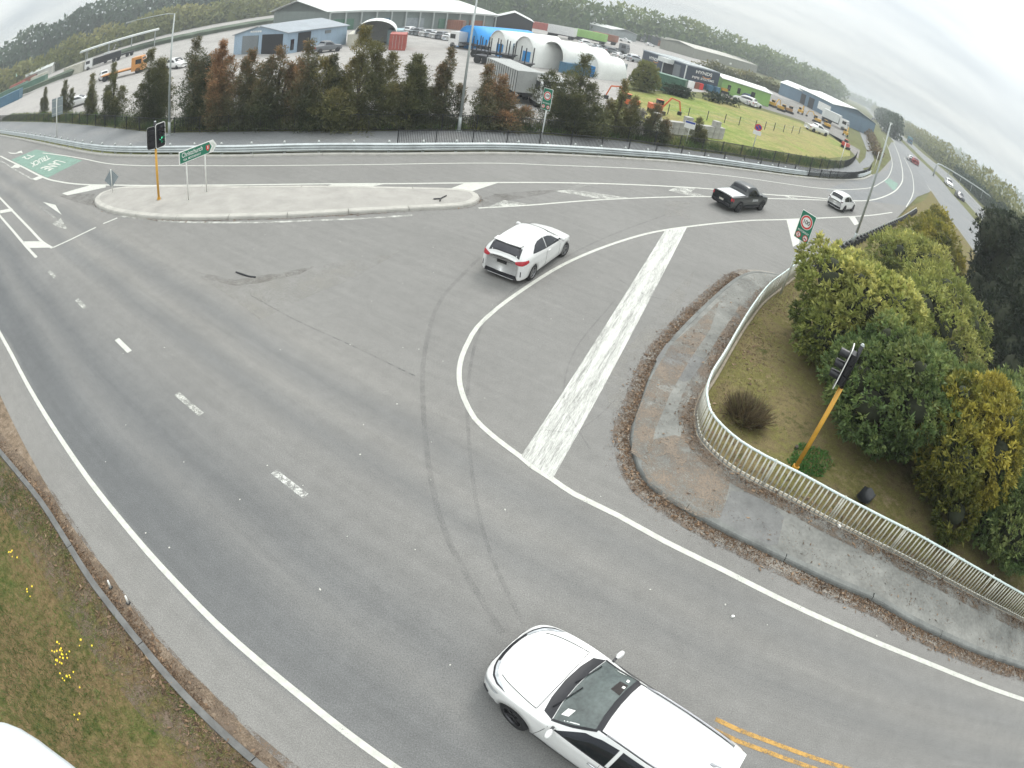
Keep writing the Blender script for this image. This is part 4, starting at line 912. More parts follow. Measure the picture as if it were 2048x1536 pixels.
# dark shape of the dashboard and driver showing through the glass
part('seat_back', c1.top_panel([(0.42, -.42), (0.46, -.2)], [(0.27, -.40), (0.27, -.14)], 0.0115, 5, 4), M('seat_fabric', (0.022, 0.017, 0.016), 0.5), scr)
for a, b in (((1.0, .55), (0.84, -.02)), ((1.0, -.05), (0.84, -.58))):
    stripbox('wiper', [(a[0] + (b[0] - a[0]) * t, a[1] + (b[1] - a[1]) * t, c1.top(a[0] + (b[0] - a[0]) * t, a[1] + (b[1] - a[1]) * t) + 0.03) for t in (0, .3, .6, 1)], 0.011, 0, TRIM, car)
stripbox('bonnet_seam', [(1.18, y, c1.top(1.18, y) + 0.008) for y in np.linspace(-.72, .72, 14)], 0.006, 0, TRIM, car)
for sg in (1, -1):
    stripbox('bonnet_seam', [(x, sg * yy, c1.top(x, sg * yy) + 0.006) for x, yy in ((1.18, .73), (1.3, .722), (1.4, .712), (1.5, .70), (1.6, .685), (1.7, .67), (1.8, .65), (1.9, .625), (2.02, .58))], 0.007, 0, M('panel_gap', (0.05, 0.05, 0.05), 0.8), car)
    part('side_window', c1.side_panel([(0.68, 1.01), (0.2, 1.015), (-0.33, 1.02)], [(0.62, 1.045), (0.28, 1.27), (0.0, 1.36), (-0.33, 1.40)], sg, 0.008, 18, 5), CAR_GLASS, car)
    part('side_window', c1.side_panel([(-0.40, 1.02), (-1.22, 1.045)], [(-0.40, 1.405), (-0.8, 1.405), (-1.22, 1.38)], sg, 0.008, 14, 5), CAR_GLASS, car)
    part('side_window', c1.side_panel([(-1.30, 1.05), (-1.85, 1.10)], [(-1.30, 1.375), (-1.6, 1.34), (-1.85, 1.24)], sg, 0.008, 10, 5), CAR_GLASS, car)
    part('window_surround', c1.side_panel([(0.72, 0.985), (-0.5, .995), (-1.9, 1.06)], [(0.70, 1.012), (-0.5, 1.022), (-1.88, 1.10)], sg, 0.006, 30, 1), TRIM, car)
    stripbox('roof_rail', [(x, sg * (c1.WR(x) - 0.055), c1.top(x, c1.WR(x) - 0.055) + (0.012 if k in (0, 9) else 0.045)) for k, x in enumerate(np.linspace(-0.0, -1.95, 10))], 0.017, 0, M('roof_rail', (0.45, 0.45, 0.47), 0.35, 0.5), car)
    part('roof_ditch', c1.top_panel([(0.12, sg * .575), (-0.8, sg * .60), (-1.95, sg * .565)], [(0.12, sg * .548), (-0.8, sg * .573), (-1.95, sg * .540)], 0.004, 20, 1), TRIM, car)
    for dx, z0 in ((0.98, .32), (-0.36, .30), (-1.25, .55)):
        sl_ = 0.02 if dx < 0.9 else -0.03
        stripbox('door_seam', [(dx + sl_ * k, sg * (c1.side(dx + sl_ * k, z) + 0.002), z) for k, z in enumerate(np.linspace(z0, .97, 6))], 0.005, 0, MATS['panel_gap'], car)
    for hx in (-0.18, -1.12):
        MB().tube((hx - 0.1, sg * (c1.side(hx, .86) + 0.03), .87), (hx + 0.1, sg * (c1.side(hx, .86) + 0.03), .865), 0.016, n=8).build('door_handle', CHROME, car, True)
    part('sill_trim', c1.side_panel([(1.0, .25), (-1.0, .25)], [(1.0, .33), (-1.0, .33)], sg, 0.012, 20, 2), TRIM, car)
    hl = part('head_lamp', c1.top_panel([(1.80, sg * .80), (1.98, sg * .745), (2.12, sg * .65), (2.22, sg * .50), (2.27, sg * .38)], [(1.88, sg * .735), (2.02, sg * .665), (2.12, sg * .565), (2.185, sg * .45), (2.215, sg * .36)], 0.012, 16, 3), HEADL, car)
    part('head_lamp_bezel', c1.top_panel([(1.74, sg * .825), (1.98, sg * .78), (2.14, sg * .68), (2.25, sg * .52), (2.30, sg * .38)], [(1.80, sg * .80), (1.98, sg * .745), (2.12, sg * .65), (2.22, sg * .50), (2.27, sg * .38)], 0.010, 16, 2), TRIM, hl)
    part('head_lamp_side', c1.side_panel([(1.90, .66), (2.1, .62), (2.27, .55)], [(1.84, .74), (2.1, .70), (2.28, .62)], sg, 0.009, 10, 3), HEADL, hl)
    part('tail_lamp', c1.side_panel([(-2.31, .80), (-2.05, .82)], [(-2.29, 1.0), (-2.02, 1.0)], sg, 0.010, 8, 4), TAILRED, car)
    mirror(c1, car, 0.72, 1.0, sg, WPAINT)
    stripbox('fog_lamp_trim', [(2.05 + 0.05 * k, sg * (c1.side(2.05 + 0.05 * k, .42) + 0.006), .42) for k in range(4)], 0.02, 0, TRIM, car)
part('grille', c1.end_panel([(-.46, .44), (-.2, .42), (.2, .42), (.46, .44)], [(-.50, .575), (-.2, .60), (.2, .60), (.50, .575)], 1, 0.012, 12, 3), TRIM, car)
part('grille_strip', c1.top_panel([(2.30, -.38), (2.335, -.2), (2.345, 0), (2.335, .2), (2.30, .38)], [(2.24, -.36), (2.27, -.2), (2.28, 0), (2.27, .2), (2.24, .36)], 0.012, 16, 2), TRIM, car)
part('lower_intake', c1.end_panel([(-.42, .26), (.42, .26)], [(-.46, .36), (.46, .36)], 1, 0.012, 10, 2), TRIM, car)
plate(c1, car, 2.385, .40, 1, 'x')
part('rear_window', c1.end_panel([(-.52, 1.10), (.52, 1.10)], [(-.46, 1.36), (.46, 1.36)], -1, 0.012, 12, 5), CAR_GLASS, car)
MB().prism([(-1.92, -.55), (-2.2, -.5), (-2.24, 0), (-2.2, .5), (-1.92, .55)], 1.44, 1.475).build('rear_spoiler', WPAINT, car)
vs = MB().tube((-1.72, 0, 1.47), (-1.92, 0, 1.56), 0.035, 0.008, n=6); vs.build('roof_aerial', M('aerial_grey', (0.35, 0.36, 0.38), 0.5), car)
MB().box((-2.37, 0, .92), (0.012, .30, .10)).build('number_plate', S_WHITE, car)

# --- white hatchback turning on to the ramp
c2 = Car(W=[(-2.15, .62), (-2.08, .80), (-1.8, .875), (-1, .89), (0.8, .885), (1.5, .87), (1.9, .78), (2.08, .62), (2.15, .45)],
         B=[(-2.15, .80), (-2.0, .94), (-1.4, .99), (-0.4, .95), (0.6, .90), (1.2, .86), (1.8, .76), (2.15, .58)],
         T=[(-2.15, .88), (-2.11, 1.0), (-2.04, 1.15), (-1.93, 1.30), (-1.80, 1.37), (-1.1, 1.415), (-0.4, 1.43), (0.05, 1.39), (0.35, 1.28), (0.95, .97), (1.1, .93), (1.7, .84), (2.0, .72), (2.15, .60)],
         WR=[(-2.15, .52), (-1.8, .565), (-1.2, .59), (0, .58), (0.5, .64), (0.95, .74), (1.5, .68), (2.15, .3)], zs=0.19, L=4.30)
car = tag(empty('hatchback', (-0.26, 20.17, 0), R(67)), 'white hatchback with red tail lamps turning on to the on-ramp', 'car')
wells = ((1.36, .31), (-1.34, .31)); ra = 0.36
part('body', c2.body(96, 4, wells, ra), WPAINT, car); arch_set(c2, car, wells, ra, WPAINT); underbody(c2, car, ra, wells)
for wx, wz in wells:
    for sg in (1, -1): wheel(car, wx, sg * 0.775, 0.315, 0.21, RIMM, 5, sg, yaw=(R(-10) if wx > 0 else 0))
part('windscreen', c2.top_panel([(0.88, -.70), (0.95, 0), (0.88, .70)], [(0.10, -.53), (0.16, 0), (0.10, .53)], 0.010, 14, 8), SCREEN_GLASS, car)
part('rear_window', c2.top_panel([(-1.87, -.53), (-1.89, 0), (-1.87, .53)], [(-2.07, -.56), (-2.09, 0), (-2.07, .56)], 0.010, 14, 6), M('rear_glass', (0.055, 0.055, 0.065), 0.1, 0, 0.2, 2.0), car)
part('rear_window_surround', c2.top_panel([(-1.85, -.56), (-1.87, 0), (-1.85, .56)], [(-2.09, -.60), (-2.10, 0), (-2.09, .60)], 0.005, 14, 6), TRIM, car)
MB().prism([(-1.68, -.54), (-1.97, -.52), (-2.01, 0), (-1.97, .52), (-1.68, .54)], 1.368, 1.398).build('rear_spoiler', WPAINT, car)
for sg in (1, -1):
    part('side_window', c2.side_panel([(0.66, .955), (0, .985), (-0.42, 1.0)], [(0.62, .985), (0.2, 1.21), (-0.1, 1.29), (-0.42, 1.33)], sg, 0.008, 14, 4), CAR_GLASS, car)
    part('side_window', c2.side_panel([(-0.47, 1.0), (-1.0, 1.03), (-1.42, 1.08)], [(-0.47, 1.335), (-0.9, 1.32), (-1.15, 1.26), (-1.42, 1.10)], sg, 0.008, 14, 4), CAR_GLASS, car)
    part('window_surround', c2.side_panel([(0.68, .93), (-0.5, .98), (-1.45, 1.055)], [(0.67, .957), (-0.5, 1.003), (-1.43, 1.085)], sg, 0.006, 20, 1), TRIM, car)
    tl = part('tail_lamp', c2.end_panel([(sg * .52, .80), (sg * .66, .77), (sg * .80, .79)], [(sg * .50, .88), (sg * .66, .93), (sg * .81, .96)], -1, 0.014, 8, 4), TAILRED, car)
    part('tail_lamp', c2.side_panel([(-2.06, .80), (-1.80, .86)], [(-2.06, .94), (-1.82, .96)], sg, 0.012, 6, 4), TAILRED, car)
    mirror(c2, car, 0.66, .96, sg, WPAINT)
    part('bumper_slot', c2.end_panel([(sg * .74, .36), (sg * .77, .36)], [(sg * .73, .56), (sg * .76, .56)], -1, 0.012, 2, 4), TRIM, car)
    part('head_lamp', c2.side_panel([(1.72, .66), (2.08, .56)], [(1.66, .74), (2.08, .63)], sg, 0.008, 8, 3), HEADL, car)
    stripbox('door_seam', [(-0.42, sg * (c2.side(-0.42, z) + 0.002), z) for z in np.linspace(.3, .98, 6)], 0.005, 0, MATS['panel_gap'], car)
    stripbox('door_seam', [(0.72, sg * (c2.side(0.72, z) + 0.002), z) for z in np.linspace(.3, .9, 6)], 0.005, 0, MATS['panel_gap'], car)
    MB().box((-0.22, sg * (c2.side(-.22, .84) + .015), .84), (0.18, 0.03, 0.03)).build('door_handle', WPAINT, car)
part('rear_diffuser', c2.end_panel([(-.66, .20), (.66, .20)], [(-.60, .36), (0, .34), (.60, .36)], -1, 0.014, 12, 3), TRIM, car)
part('tailgate_strip', c2.end_panel([(-.45, .80), (.45, .80)], [(-.45, .83), (.45, .83)], -1, 0.012, 8, 1), CHROME, car)
pl = part('number_plate', c2.end_panel([(-.19, .66), (.19, .66)], [(-.19, .78), (.19, .78)], -1, 0.016, 4, 2), S_BLACK, car)

# --- dark utility truck with a silver tray cover
c3 = Car(W=[(-2.62, .80), (-2.56, .88), (-1.6, .91), (1.4, .92), (2.1, .90), (2.45, .80), (2.62, .62)],
         B=[(-2.62, 1.10), (-0.7, 1.14), (0.5, 1.12), (1.2, 1.10), (2.0, 1.06), (2.45, .98), (2.62, .84)],
         T=[(-2.62, 1.13), (-2.5, 1.16), (-0.78, 1.18), (-0.70, 1.30), (-0.62, 1.62), (-0.52, 1.74), (0.0, 1.80), (0.45, 1.77), (0.7, 1.65), (1.25, 1.20), (1.5, 1.17), (2.2, 1.10), (2.5, 1.0), (2.62, .88)],
         WR=[(-2.62, .74), (-0.8, .78), (-0.6, .66), (0, .66), (0.6, .68), (1.2, .80), (2, .74), (2.62, .5)], zs=0.36, L=5.24, crown=0.02)
car = tag(empty('utility_truck', (0, 0, 0), R(30)), 'black double-cab ute with a silver tray cover on the ramp', 'ute')
wells = ((1.62, .38), (-1.55, .38)); ra = 0.45
part('body', c3.body(90, 4, wells, ra), BPAINT, car); arch_set(c3, car, wells, ra, TRIM); underbody(c3, car, ra, wells)
for wx, wz in wells:
    for sg in (1, -1): wheel(car, wx, sg * 0.80, 0.385, 0.25, RIMD, 6, sg)
cv_ = part('tray_cover', c3.top_panel([(-2.52, -.70), (-2.52, .70)], [(-0.84, -.72), (-0.84, .72)], 0.015, 10, 6), M('silver_cover', (0.72, 0.73, 0.74), 0.45, 0.0, 0.06), car)
for k in range(1, 9): MB().box((-2.52 + 1.68 * k / 9, 0, 1.205), (0.012, 1.38, 0.014)).build('cover_rib', GALV_P, cv_)
part('rear_cab_window', c3.top_panel([(-0.60, -.56), (-0.60, .56)], [(-0.755, -.60), (-0.755, .60)], 0.014, 8, 8), CAR_GLASS, car)
part('windscreen', c3.top_panel([(1.18, -.74), (1.24, 0), (1.18, .74)], [(0.52, -.58), (0.58, 0), (0.52, .58)], 0.012, 12, 8), SCREEN_GLASS, car)
for sg in (1, -1):
    part('side_window', c3.side_panel([(0.95, 1.16), (0.16, 1.18)], [(0.88, 1.20), (0.5, 1.50), (0.16, 1.60)], sg, 0.008, 10, 4), CAR_GLASS, car)
    part('side_window', c3.side_panel([(0.08, 1.18), (-0.52, 1.20)], [(0.08, 1.61), (-0.30, 1.58), (-0.50, 1.48)], sg, 0.008, 10, 4), CAR_GLASS, car)
    part('tail_lamp', c3.end_panel([(sg * .72, .84), (sg * .84, .84)], [(sg * .72, 1.06), (sg * .84, 1.05)], -1, 0.016, 3, 4), TAILRED, car)
    part('tail_lamp', c3.side_panel([(-2.57, .84), (-2.46, .84)], [(-2.57, 1.05), (-2.46, 1.05)], sg, 0.012, 3, 4), TAILRED, car)
    part('door_lettering_panel', c3.side_panel([(0.80, .80), (0.0, .80)], [(0.78, .96), (0.02, .96)], sg, 0.010, 8, 2), M('pale_decal', (0.42, 0.43, 0.44), 0.5, 0, 0.6, 14.0), car)
    mirror(c3, car, 1.0, 1.18, sg, BPAINT)
    MB().box((0, sg * .98, .42), (2.0, 0.14, 0.05)).build('side_step', TRIM, car)
    part('head_lamp', c3.side_panel([(2.2, .86), (2.55, .80)], [(2.15, 1.0), (2.55, .92)], sg, 0.01, 6, 3), HEADL, car)
MB().box((-2.66, 0, .52), (0.14, 1.62, 0.17), bev=0.05).build('rear_bumper', TRIM, car)
MB().box((-2.70, 0.0, .72), (0.012, .36, .125)).build('number_plate', M('plate_pale', (0.5, 0.48, 0.42), 0.5), car)
MB().tube((-2.74, 0.0, .5), (-2.84, 0.0, .5), 0.025, n=8).build('tow_ball', CHROME, car)
car.location = (11.73, 34.19, 0); car.rotation_euler = (0, 0, R(42.1)); car.scale = (0.867,) * 3
# --- white sport utility wagon farther up the ramp
c4 = Car(W=[(-2.25, .70), (-2.18, .84), (-1.5, .90), (1.3, .90), (1.9, .84), (2.15, .68), (2.25, .5)],
         B=[(-2.25, .92), (-2.0, 1.06), (0.5, 1.02), (1.2, .99), (1.8, .92), (2.25, .70)],
         T=[(-2.25, .96), (-2.2, 1.12), (-2.1, 1.36), (-1.98, 1.58), (-1.8, 1.66), (-0.8, 1.70), (0.1, 1.66), (0.4, 1.54), (0.98, 1.12), (1.2, 1.07), (1.8, .98), (2.1, .86), (2.25, .74)],
         WR=[(-2.25, .60), (-1.9, .64), (-1, .66), (0.1, .65), (0.98, .78), (1.6, .72), (2.25, .4)], zs=0.27, L=4.5)
car = tag(empty('sport_wagon', (0, 0, 0), R(40)), 'white sport utility wagon farthest up the ramp', 'car')
wells = ((1.40, .35), (-1.38, .35)); ra = 0.41
part('body', c4.body(80, 4, wells, ra), WPAINT, car); arch_set(c4, car, wells, ra, TRIM); underbody(c4, car, ra, wells)
for wx, wz in wells:
    for sg in (1, -1): wheel(car, wx, sg * 0.79, 0.36, 0.22, RIMD, 5, sg)
part('rear_window', c4.top_panel([(-1.99, -.56), (-1.99, .56)], [(-2.17, -.62), (-2.17, .62)], 0.012, 10, 6), CAR_GLASS, car)
part('windscreen', c4.top_panel([(0.92, -.70), (0.98, 0), (0.92, .70)], [(0.18, -.57), (0.24, 0), (0.18, .57)], 0.012, 12, 8), SCREEN_GLASS, car)
for sg in (1, -1):
    part('side_window', c4.side_panel([(0.70, 1.06), (-0.35, 1.09)], [(0.66, 1.09), (0.2, 1.40), (-0.35, 1.54)], sg, 0.008, 10, 4), CAR_GLASS, car)
    part('side_window', c4.side_panel([(-0.42, 1.09), (-1.75, 1.14)], [(-0.42, 1.55), (-1.3, 1.53), (-1.75, 1.40)], sg, 0.008, 10, 4), CAR_GLASS, car)
    part('tail_lamp', c4.end_panel([(sg * .56, .98), (sg * .80, .98)], [(sg * .56, 1.06), (sg * .80, 1.08)], -1, 0.014, 4, 3), M('tail_lamp_dark', (0.06, 0.012, 0.03), 0.2), car)
    mirror(c4, car, 0.74, 1.05, sg, WPAINT)
part('bumper_trim', c4.end_panel([(-.74, .30), (.74, .30)], [(-.74, .50), (.74, .50)], -1, 0.014, 10, 3), TRIM, car)
MB().box((-2.27, 0, .80), (0.012, .36, .12)).build('number_plate', S_WHITE, car)
car.location = (23.41, 43.14, 0.004); car.rotation_euler = (0, 0, R(43.9)); car.scale = (0.84,) * 3

# ------------------------------------------------------------------ foliage
def quads_mesh(name, V, tint, extra=None):
    """V: n x 4 x 3 leaf corners; tint per leaf in 0..1"""
    n = len(V); me = bpy.data.meshes.new(name); me.vertices.add(n * 4); me.loops.add(n * 4); me.polygons.add(n)
    me.vertices.foreach_set('co', V.reshape(-1).astype(np.float32)); me.loops.foreach_set('vertex_index', np.arange(n * 4, dtype=np.int32))
    me.polygons.foreach_set('loop_start', np.arange(0, n * 4, 4, dtype=np.int32)); me.polygons.foreach_set('loop_total', np.full(n, 4, dtype=np.int32))
    at = me.attributes.new('tint', 'FLOAT', 'POINT'); at.data.foreach_set('value', np.repeat(tint, 4).astype(np.float32))
    me.update(); me.validate(); return me
def leaf_mat(name, cols, trans=0.25, rough=0.55, var=0.25):
    t = NT(name); a = t.node('ShaderNodeAttribute', attribute_name='tint'); n = len(cols)
    c = t.ramp(a.outputs['Fac'], [(i / (n - 1), cols[i]) for i in range(n)])
    big = t.noise(t.pos(), 0.8, 2); f = t.ramp(big, [(0.3, 1 - var), (0.7, 1 + var)])
    cc = t.node('ShaderNodeCombineColor')
    for i in range(3): t.l.new(f, cc.inputs[i])
    c = t.mix(1.0, c, cc.outputs[0], 'MULTIPLY')
    t.l.new(c, t.b.inputs['Base Color']); t.b.inputs['Roughness'].default_value = rough; t.b.inputs['Specular IOR Level'].default_value = 0.3
    tr = t.node('ShaderNodeBsdfTranslucent'); t.l.new(c, tr.inputs[0]); mx = t.node('ShaderNodeMixShader'); mx.inputs[0].default_value = trans
    t.l.new(t.b.outputs[0], mx.inputs[1]); t.l.new(tr.outputs[0], mx.inputs[2]); t.l.new(mx.outputs[0], t.out.inputs[0]); return t.m
def unit(v): return v / (np.linalg.norm(v, axis=-1, keepdims=True) + 1e-9)
def leaves(P, N, ln, wd, rg, spread=0.9, droop=0.0):
    """one leaf per point, laid around direction N"""
    n = len(P); d = unit(N + rg.normal(0, spread, (n, 3)) + np.array([0, 0, -droop])); s = unit(np.cross(d, rg.normal(0, 1, (n, 3))))
    l = ln * rg.uniform(0.6, 1.25, (n, 1)); w = wd * rg.uniform(0.7, 1.2, (n, 1)); k = np.cross(d, s) * l * 0.12
    return np.stack([P, P + d * l * 0.5 + s * w * 0.5 + k, P + d * l, P + d * l * 0.5 - s * w * 0.5 + k], 1)
def blob_points(blobs, n, rg, shell=0.25, skip=0.72):
    """points near the skin of a union of ellipsoids, with outward directions"""
    C = np.array([b[:3] for b in blobs]); Rr = np.array([b[3:6] for b in blobs]); w = (Rr.prod(1)) ** (2 / 3); idx = rg.choice(len(blobs), n * 2, p=w / w.sum())
    D = unit(rg.normal(0, 1, (n * 2, 3))); r = 1 - shell * rg.random((n * 2, 1)) ** 1.6
    P = C[idx] + D * Rr[idx] * r; keep = np.ones(len(P), bool)
    for k in range(len(blobs)):
        q = ((P - C[k]) / Rr[k]); keep &= ~((np.sum(q * q, 1) < skip * skip) & (idx != k))
    keep &= P[:, 2] > 0.03
    return P[keep][:n], unit(D / Rr[idx])[keep][:n]
def core_mesh(blobs, f=0.8, seg=10):
    vs, fs = [], []
    for b in blobs:
        o = len(vs)
        for i in range(7):
            a = math.pi * i / 6
            for k in range(seg):
                t = 2 * math.pi * k / seg; vs.append((b[0] + f * b[3] * math.sin(a) * math.cos(t), b[1] + f * b[4] * math.sin(a) * math.sin(t), max(0.0, b[2] + f * b[5] * math.cos(a))))
        fs += [(o + i * seg + k, o + (i + 1) * seg + k, o + (i + 1) * seg + (k + 1) % seg, o + i * seg + (k + 1) % seg) for i in range(6) for k in range(seg)]
    return vs, fs
BARK = M('bark', (0.075, 0.06, 0.05), 0.9, 0, 0.3, 6.0); FILLER = M('crown_filler', (0.035, 0.042, 0.02), 0.95, 0, 0.3, 4.0)
def trunk_of(root, blobs, h, r, rg):
    MB().path([(0, 0, 0), (rg.normal(0, .08), rg.normal(0, .08), h * 0.35), (rg.normal(0, .15), rg.normal(0, .15), h * 0.8)], r, 7).build('trunk', BARK, root, True)
    for b in blobs[:5]:
        z0 = min(b[2] * 0.6, h * 0.6); MB().tube((0, 0, z0), (b[0], b[1], b[2]), r * 0.5, r * 0.15, n=5).build('limb', BARK, root)
def vnoise(P, f, seed):
    r = np.random.default_rng(seed); out = np.zeros(len(P))
    for k in range(6):
        a = r.uniform(0, 6.28); w = f * r.uniform(0.6, 1.8); out += np.sin(P[:, 0] * w * math.cos(a) + P[:, 1] * w * math.sin(a) + r.uniform(0, 6.28))
    return 0.5 + out / 7
def shrub(name, label, cat, loc, blobs, nclump, per, ln, wd, mat, seed, group=None, zb=0.05, core=0.42, hi_bias=0.5, shell=0.30, spread=0.62, crad=0.10, tr=0.06):
    rg = np.random.default_rng(seed); root = tag(empty(name, (loc[0], loc[1], zb)), label, cat, group)
    P, N = blob_points(blobs, nclump, rg, shell); n = len(P); ct = rg.random(n); lump = vnoise(P + P[:, 2:3] * 0.7, 1.9, seed)
    P = P + N * rg.uniform(-0.06, 0.16, (n, 1)) * (ln / 0.2)                     # clusters stand out one by one
    cs = rg.uniform(0.7, 1.35, n)
    Pl = np.repeat(P, per, 0) + rg.normal(0, crad * 0.35, (n * per, 3)); Nl = np.repeat(N * 0.75 + np.array([0, 0, 0.25]), per, 0)
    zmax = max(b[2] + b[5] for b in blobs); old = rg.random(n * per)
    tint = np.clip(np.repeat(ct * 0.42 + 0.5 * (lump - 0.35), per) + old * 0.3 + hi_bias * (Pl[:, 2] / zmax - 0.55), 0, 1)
    cr = link('crown', quads_mesh('crown', leaves(Pl, Nl, ln * np.repeat(cs, per)[:, None], wd, rg, spread), tint), mat, root)
    if core: vs, fs = core_mesh(blobs, core); link('core_filler', mk('core_filler', vs, fs, True), FILLER, root)  # added dark solid inside the crown, blocks the view through
    h = max(b[2] for b in blobs); trunk_of(root, blobs, h, tr, rg); return root
def lumps(R_, Z, n, rg, squash=0.8, low=0.35):
    """a main dome broken into lobes"""
    out = [(0, 0, Z * 0.5, R_ * 0.72, R_ * 0.72, Z * 0.5)]
    for k in range(n):
        a = 2 * math.pi * k / n + rg.uniform(-.3, .3); rr = R_ * rg.uniform(0.42, 0.74); s = R_ * rg.uniform(0.26, 0.48); z = Z * rg.uniform(low * 0.6, 0.74)
        out.append((rr * math.cos(a), rr * math.sin(a), z, s, s, s * squash))
    for k in range(n):
        a = rg.uniform(0, 6.28); rr = R_ * rg.uniform(0.05, 0.5); s = R_ * rg.uniform(0.16, 0.36); out.append((rr * math.cos(a), rr * math.sin(a), Z * rg.uniform(0.70, 0.92), s, s, s * 0.8))
    return out
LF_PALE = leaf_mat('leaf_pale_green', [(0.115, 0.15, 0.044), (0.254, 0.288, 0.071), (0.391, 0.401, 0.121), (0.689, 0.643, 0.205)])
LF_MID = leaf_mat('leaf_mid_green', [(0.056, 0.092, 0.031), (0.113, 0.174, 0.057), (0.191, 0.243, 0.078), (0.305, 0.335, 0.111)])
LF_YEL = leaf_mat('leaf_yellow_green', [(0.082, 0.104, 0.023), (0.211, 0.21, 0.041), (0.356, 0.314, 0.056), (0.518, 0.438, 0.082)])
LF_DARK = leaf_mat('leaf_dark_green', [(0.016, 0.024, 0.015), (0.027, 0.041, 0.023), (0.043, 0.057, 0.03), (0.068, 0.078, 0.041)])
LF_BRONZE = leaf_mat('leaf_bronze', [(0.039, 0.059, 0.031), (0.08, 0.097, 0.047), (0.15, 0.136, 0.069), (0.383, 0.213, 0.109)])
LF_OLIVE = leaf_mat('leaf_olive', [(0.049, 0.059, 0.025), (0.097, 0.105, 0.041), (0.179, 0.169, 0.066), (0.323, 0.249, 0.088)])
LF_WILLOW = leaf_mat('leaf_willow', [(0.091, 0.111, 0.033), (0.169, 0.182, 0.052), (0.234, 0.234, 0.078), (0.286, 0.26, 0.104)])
LF_PINE = leaf_mat('leaf_pine', [(0.017, 0.038, 0.02), (0.03, 0.061, 0.03), (0.047, 0.085, 0.041), (0.084, 0.123, 0.05)])
LF_BELT = leaf_mat('leaf_shelter', [(0.052, 0.094, 0.031), (0.097, 0.145, 0.043), (0.149, 0.196, 0.061), (0.223, 0.255, 0.085)])
LF_HEDGE = leaf_mat('leaf_hedge', [(0.012, 0.030, 0.014), (0.02, 0.045, 0.02), (0.03, 0.055, 0.026), (0.04, 0.07, 0.03)])
LF_WHITE = leaf_mat('white_blossom', [(0.10, 0.10, 0.08), (0.35, 0.33, 0.30), (0.55, 0.53, 0.50), (0.68, 0.66, 0.62)])
LF_BROWN = leaf_mat('dry_tussock', [(0.065, 0.052, 0.033), (0.13, 0.098, 0.058), (0.182, 0.13, 0.078), (0.208, 0.208, 0.091)])
LF_GRASS = leaf_mat('grass_blade', [(0.045, 0.09, 0.021), (0.083, 0.144, 0.033), (0.15, 0.19, 0.053), (0.255, 0.234, 0.09)], 0.2)
LF_LITTER = leaf_mat('fallen_leaf', [(0.05, 0.03, 0.02), (0.11, 0.07, 0.042), (0.18, 0.115, 0.07), (0.27, 0.19, 0.125)], 0.0, 0.8)
rg = np.random.default_rng(7)
SHR = 'rounded shrubs on the bank behind the railing'
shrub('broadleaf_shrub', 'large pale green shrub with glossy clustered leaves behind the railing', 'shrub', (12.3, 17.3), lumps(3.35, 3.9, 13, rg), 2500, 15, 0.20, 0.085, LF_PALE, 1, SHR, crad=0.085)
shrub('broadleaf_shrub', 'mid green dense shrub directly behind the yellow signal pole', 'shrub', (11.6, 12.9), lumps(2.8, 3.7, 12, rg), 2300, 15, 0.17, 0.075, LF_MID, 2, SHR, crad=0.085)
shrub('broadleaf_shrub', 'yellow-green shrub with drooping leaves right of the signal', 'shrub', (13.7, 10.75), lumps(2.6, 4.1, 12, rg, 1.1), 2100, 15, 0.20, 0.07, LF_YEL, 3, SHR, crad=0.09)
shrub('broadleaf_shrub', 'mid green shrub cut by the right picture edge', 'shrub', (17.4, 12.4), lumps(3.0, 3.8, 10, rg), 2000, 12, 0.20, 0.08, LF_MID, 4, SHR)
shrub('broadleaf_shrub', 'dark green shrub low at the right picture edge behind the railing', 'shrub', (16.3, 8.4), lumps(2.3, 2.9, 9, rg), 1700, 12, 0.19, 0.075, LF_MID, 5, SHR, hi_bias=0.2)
shrub('feathery_shrub', 'soft green feathery bush behind the guard rail, nearest the 100 sign', 'shrub', (16.6, 25.6), lumps(1.9, 1.6, 7, rg), 900, 9, 0.26, 0.06, LF_PALE, 6, 'feathery bushes behind the guard rail')
shrub('feathery_shrub', 'large soft green bush in the middle of the row behind the guard rail', 'shrub', (22.6, 29.4), lumps(3.5, 2.9, 9, rg), 1700, 9, 0.30, 0.07, LF_PALE, 8, 'feathery bushes behind the guard rail')
shrub('feathery_shrub', 'olive green bush at the top of the row beside the motorway', 'shrub', (29.0, 35.6), lumps(3.4, 3.1, 8, rg), 1500, 9, 0.32, 0.08, LF_YEL, 9, 'feathery bushes behind the guard rail', hi_bias=0.1)
shrub('feathery_shrub', 'small pointed bush at the motorway edge, farthest of the row', 'shrub', (35.0, 44.5), lumps(1.7, 3.6, 5, rg, 1.4), 600, 8, 0.3, 0.08, LF_YEL, 10, 'feathery bushes behind the guard rail', hi_bias=0.1)
shrub('feathery_shrub', 'green bush filling the gap between the pale shrub and the dark trees', 'shrub', (19.6, 21.6), lumps(3.6, 3.4, 9, rg), 1700, 9, 0.28, 0.08, LF_PALE, 11, 'feathery bushes behind the guard rail', hi_bias=0.1)
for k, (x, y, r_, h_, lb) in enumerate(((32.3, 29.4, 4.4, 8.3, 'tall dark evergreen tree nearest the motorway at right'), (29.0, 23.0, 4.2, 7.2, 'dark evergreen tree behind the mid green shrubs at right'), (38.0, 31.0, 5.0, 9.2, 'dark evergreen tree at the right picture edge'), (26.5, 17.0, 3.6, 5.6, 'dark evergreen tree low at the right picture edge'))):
    shrub('evergreen_tree', lb, 'tree', (x, y), lumps(r_, h_, 10, rg, 1.0, 0.2), 2000, 9, 0.34, 0.10, LF_DARK, 20 + k, 'dark evergreen trees', hi_bias=0.15, tr=0.16, core=0.8)
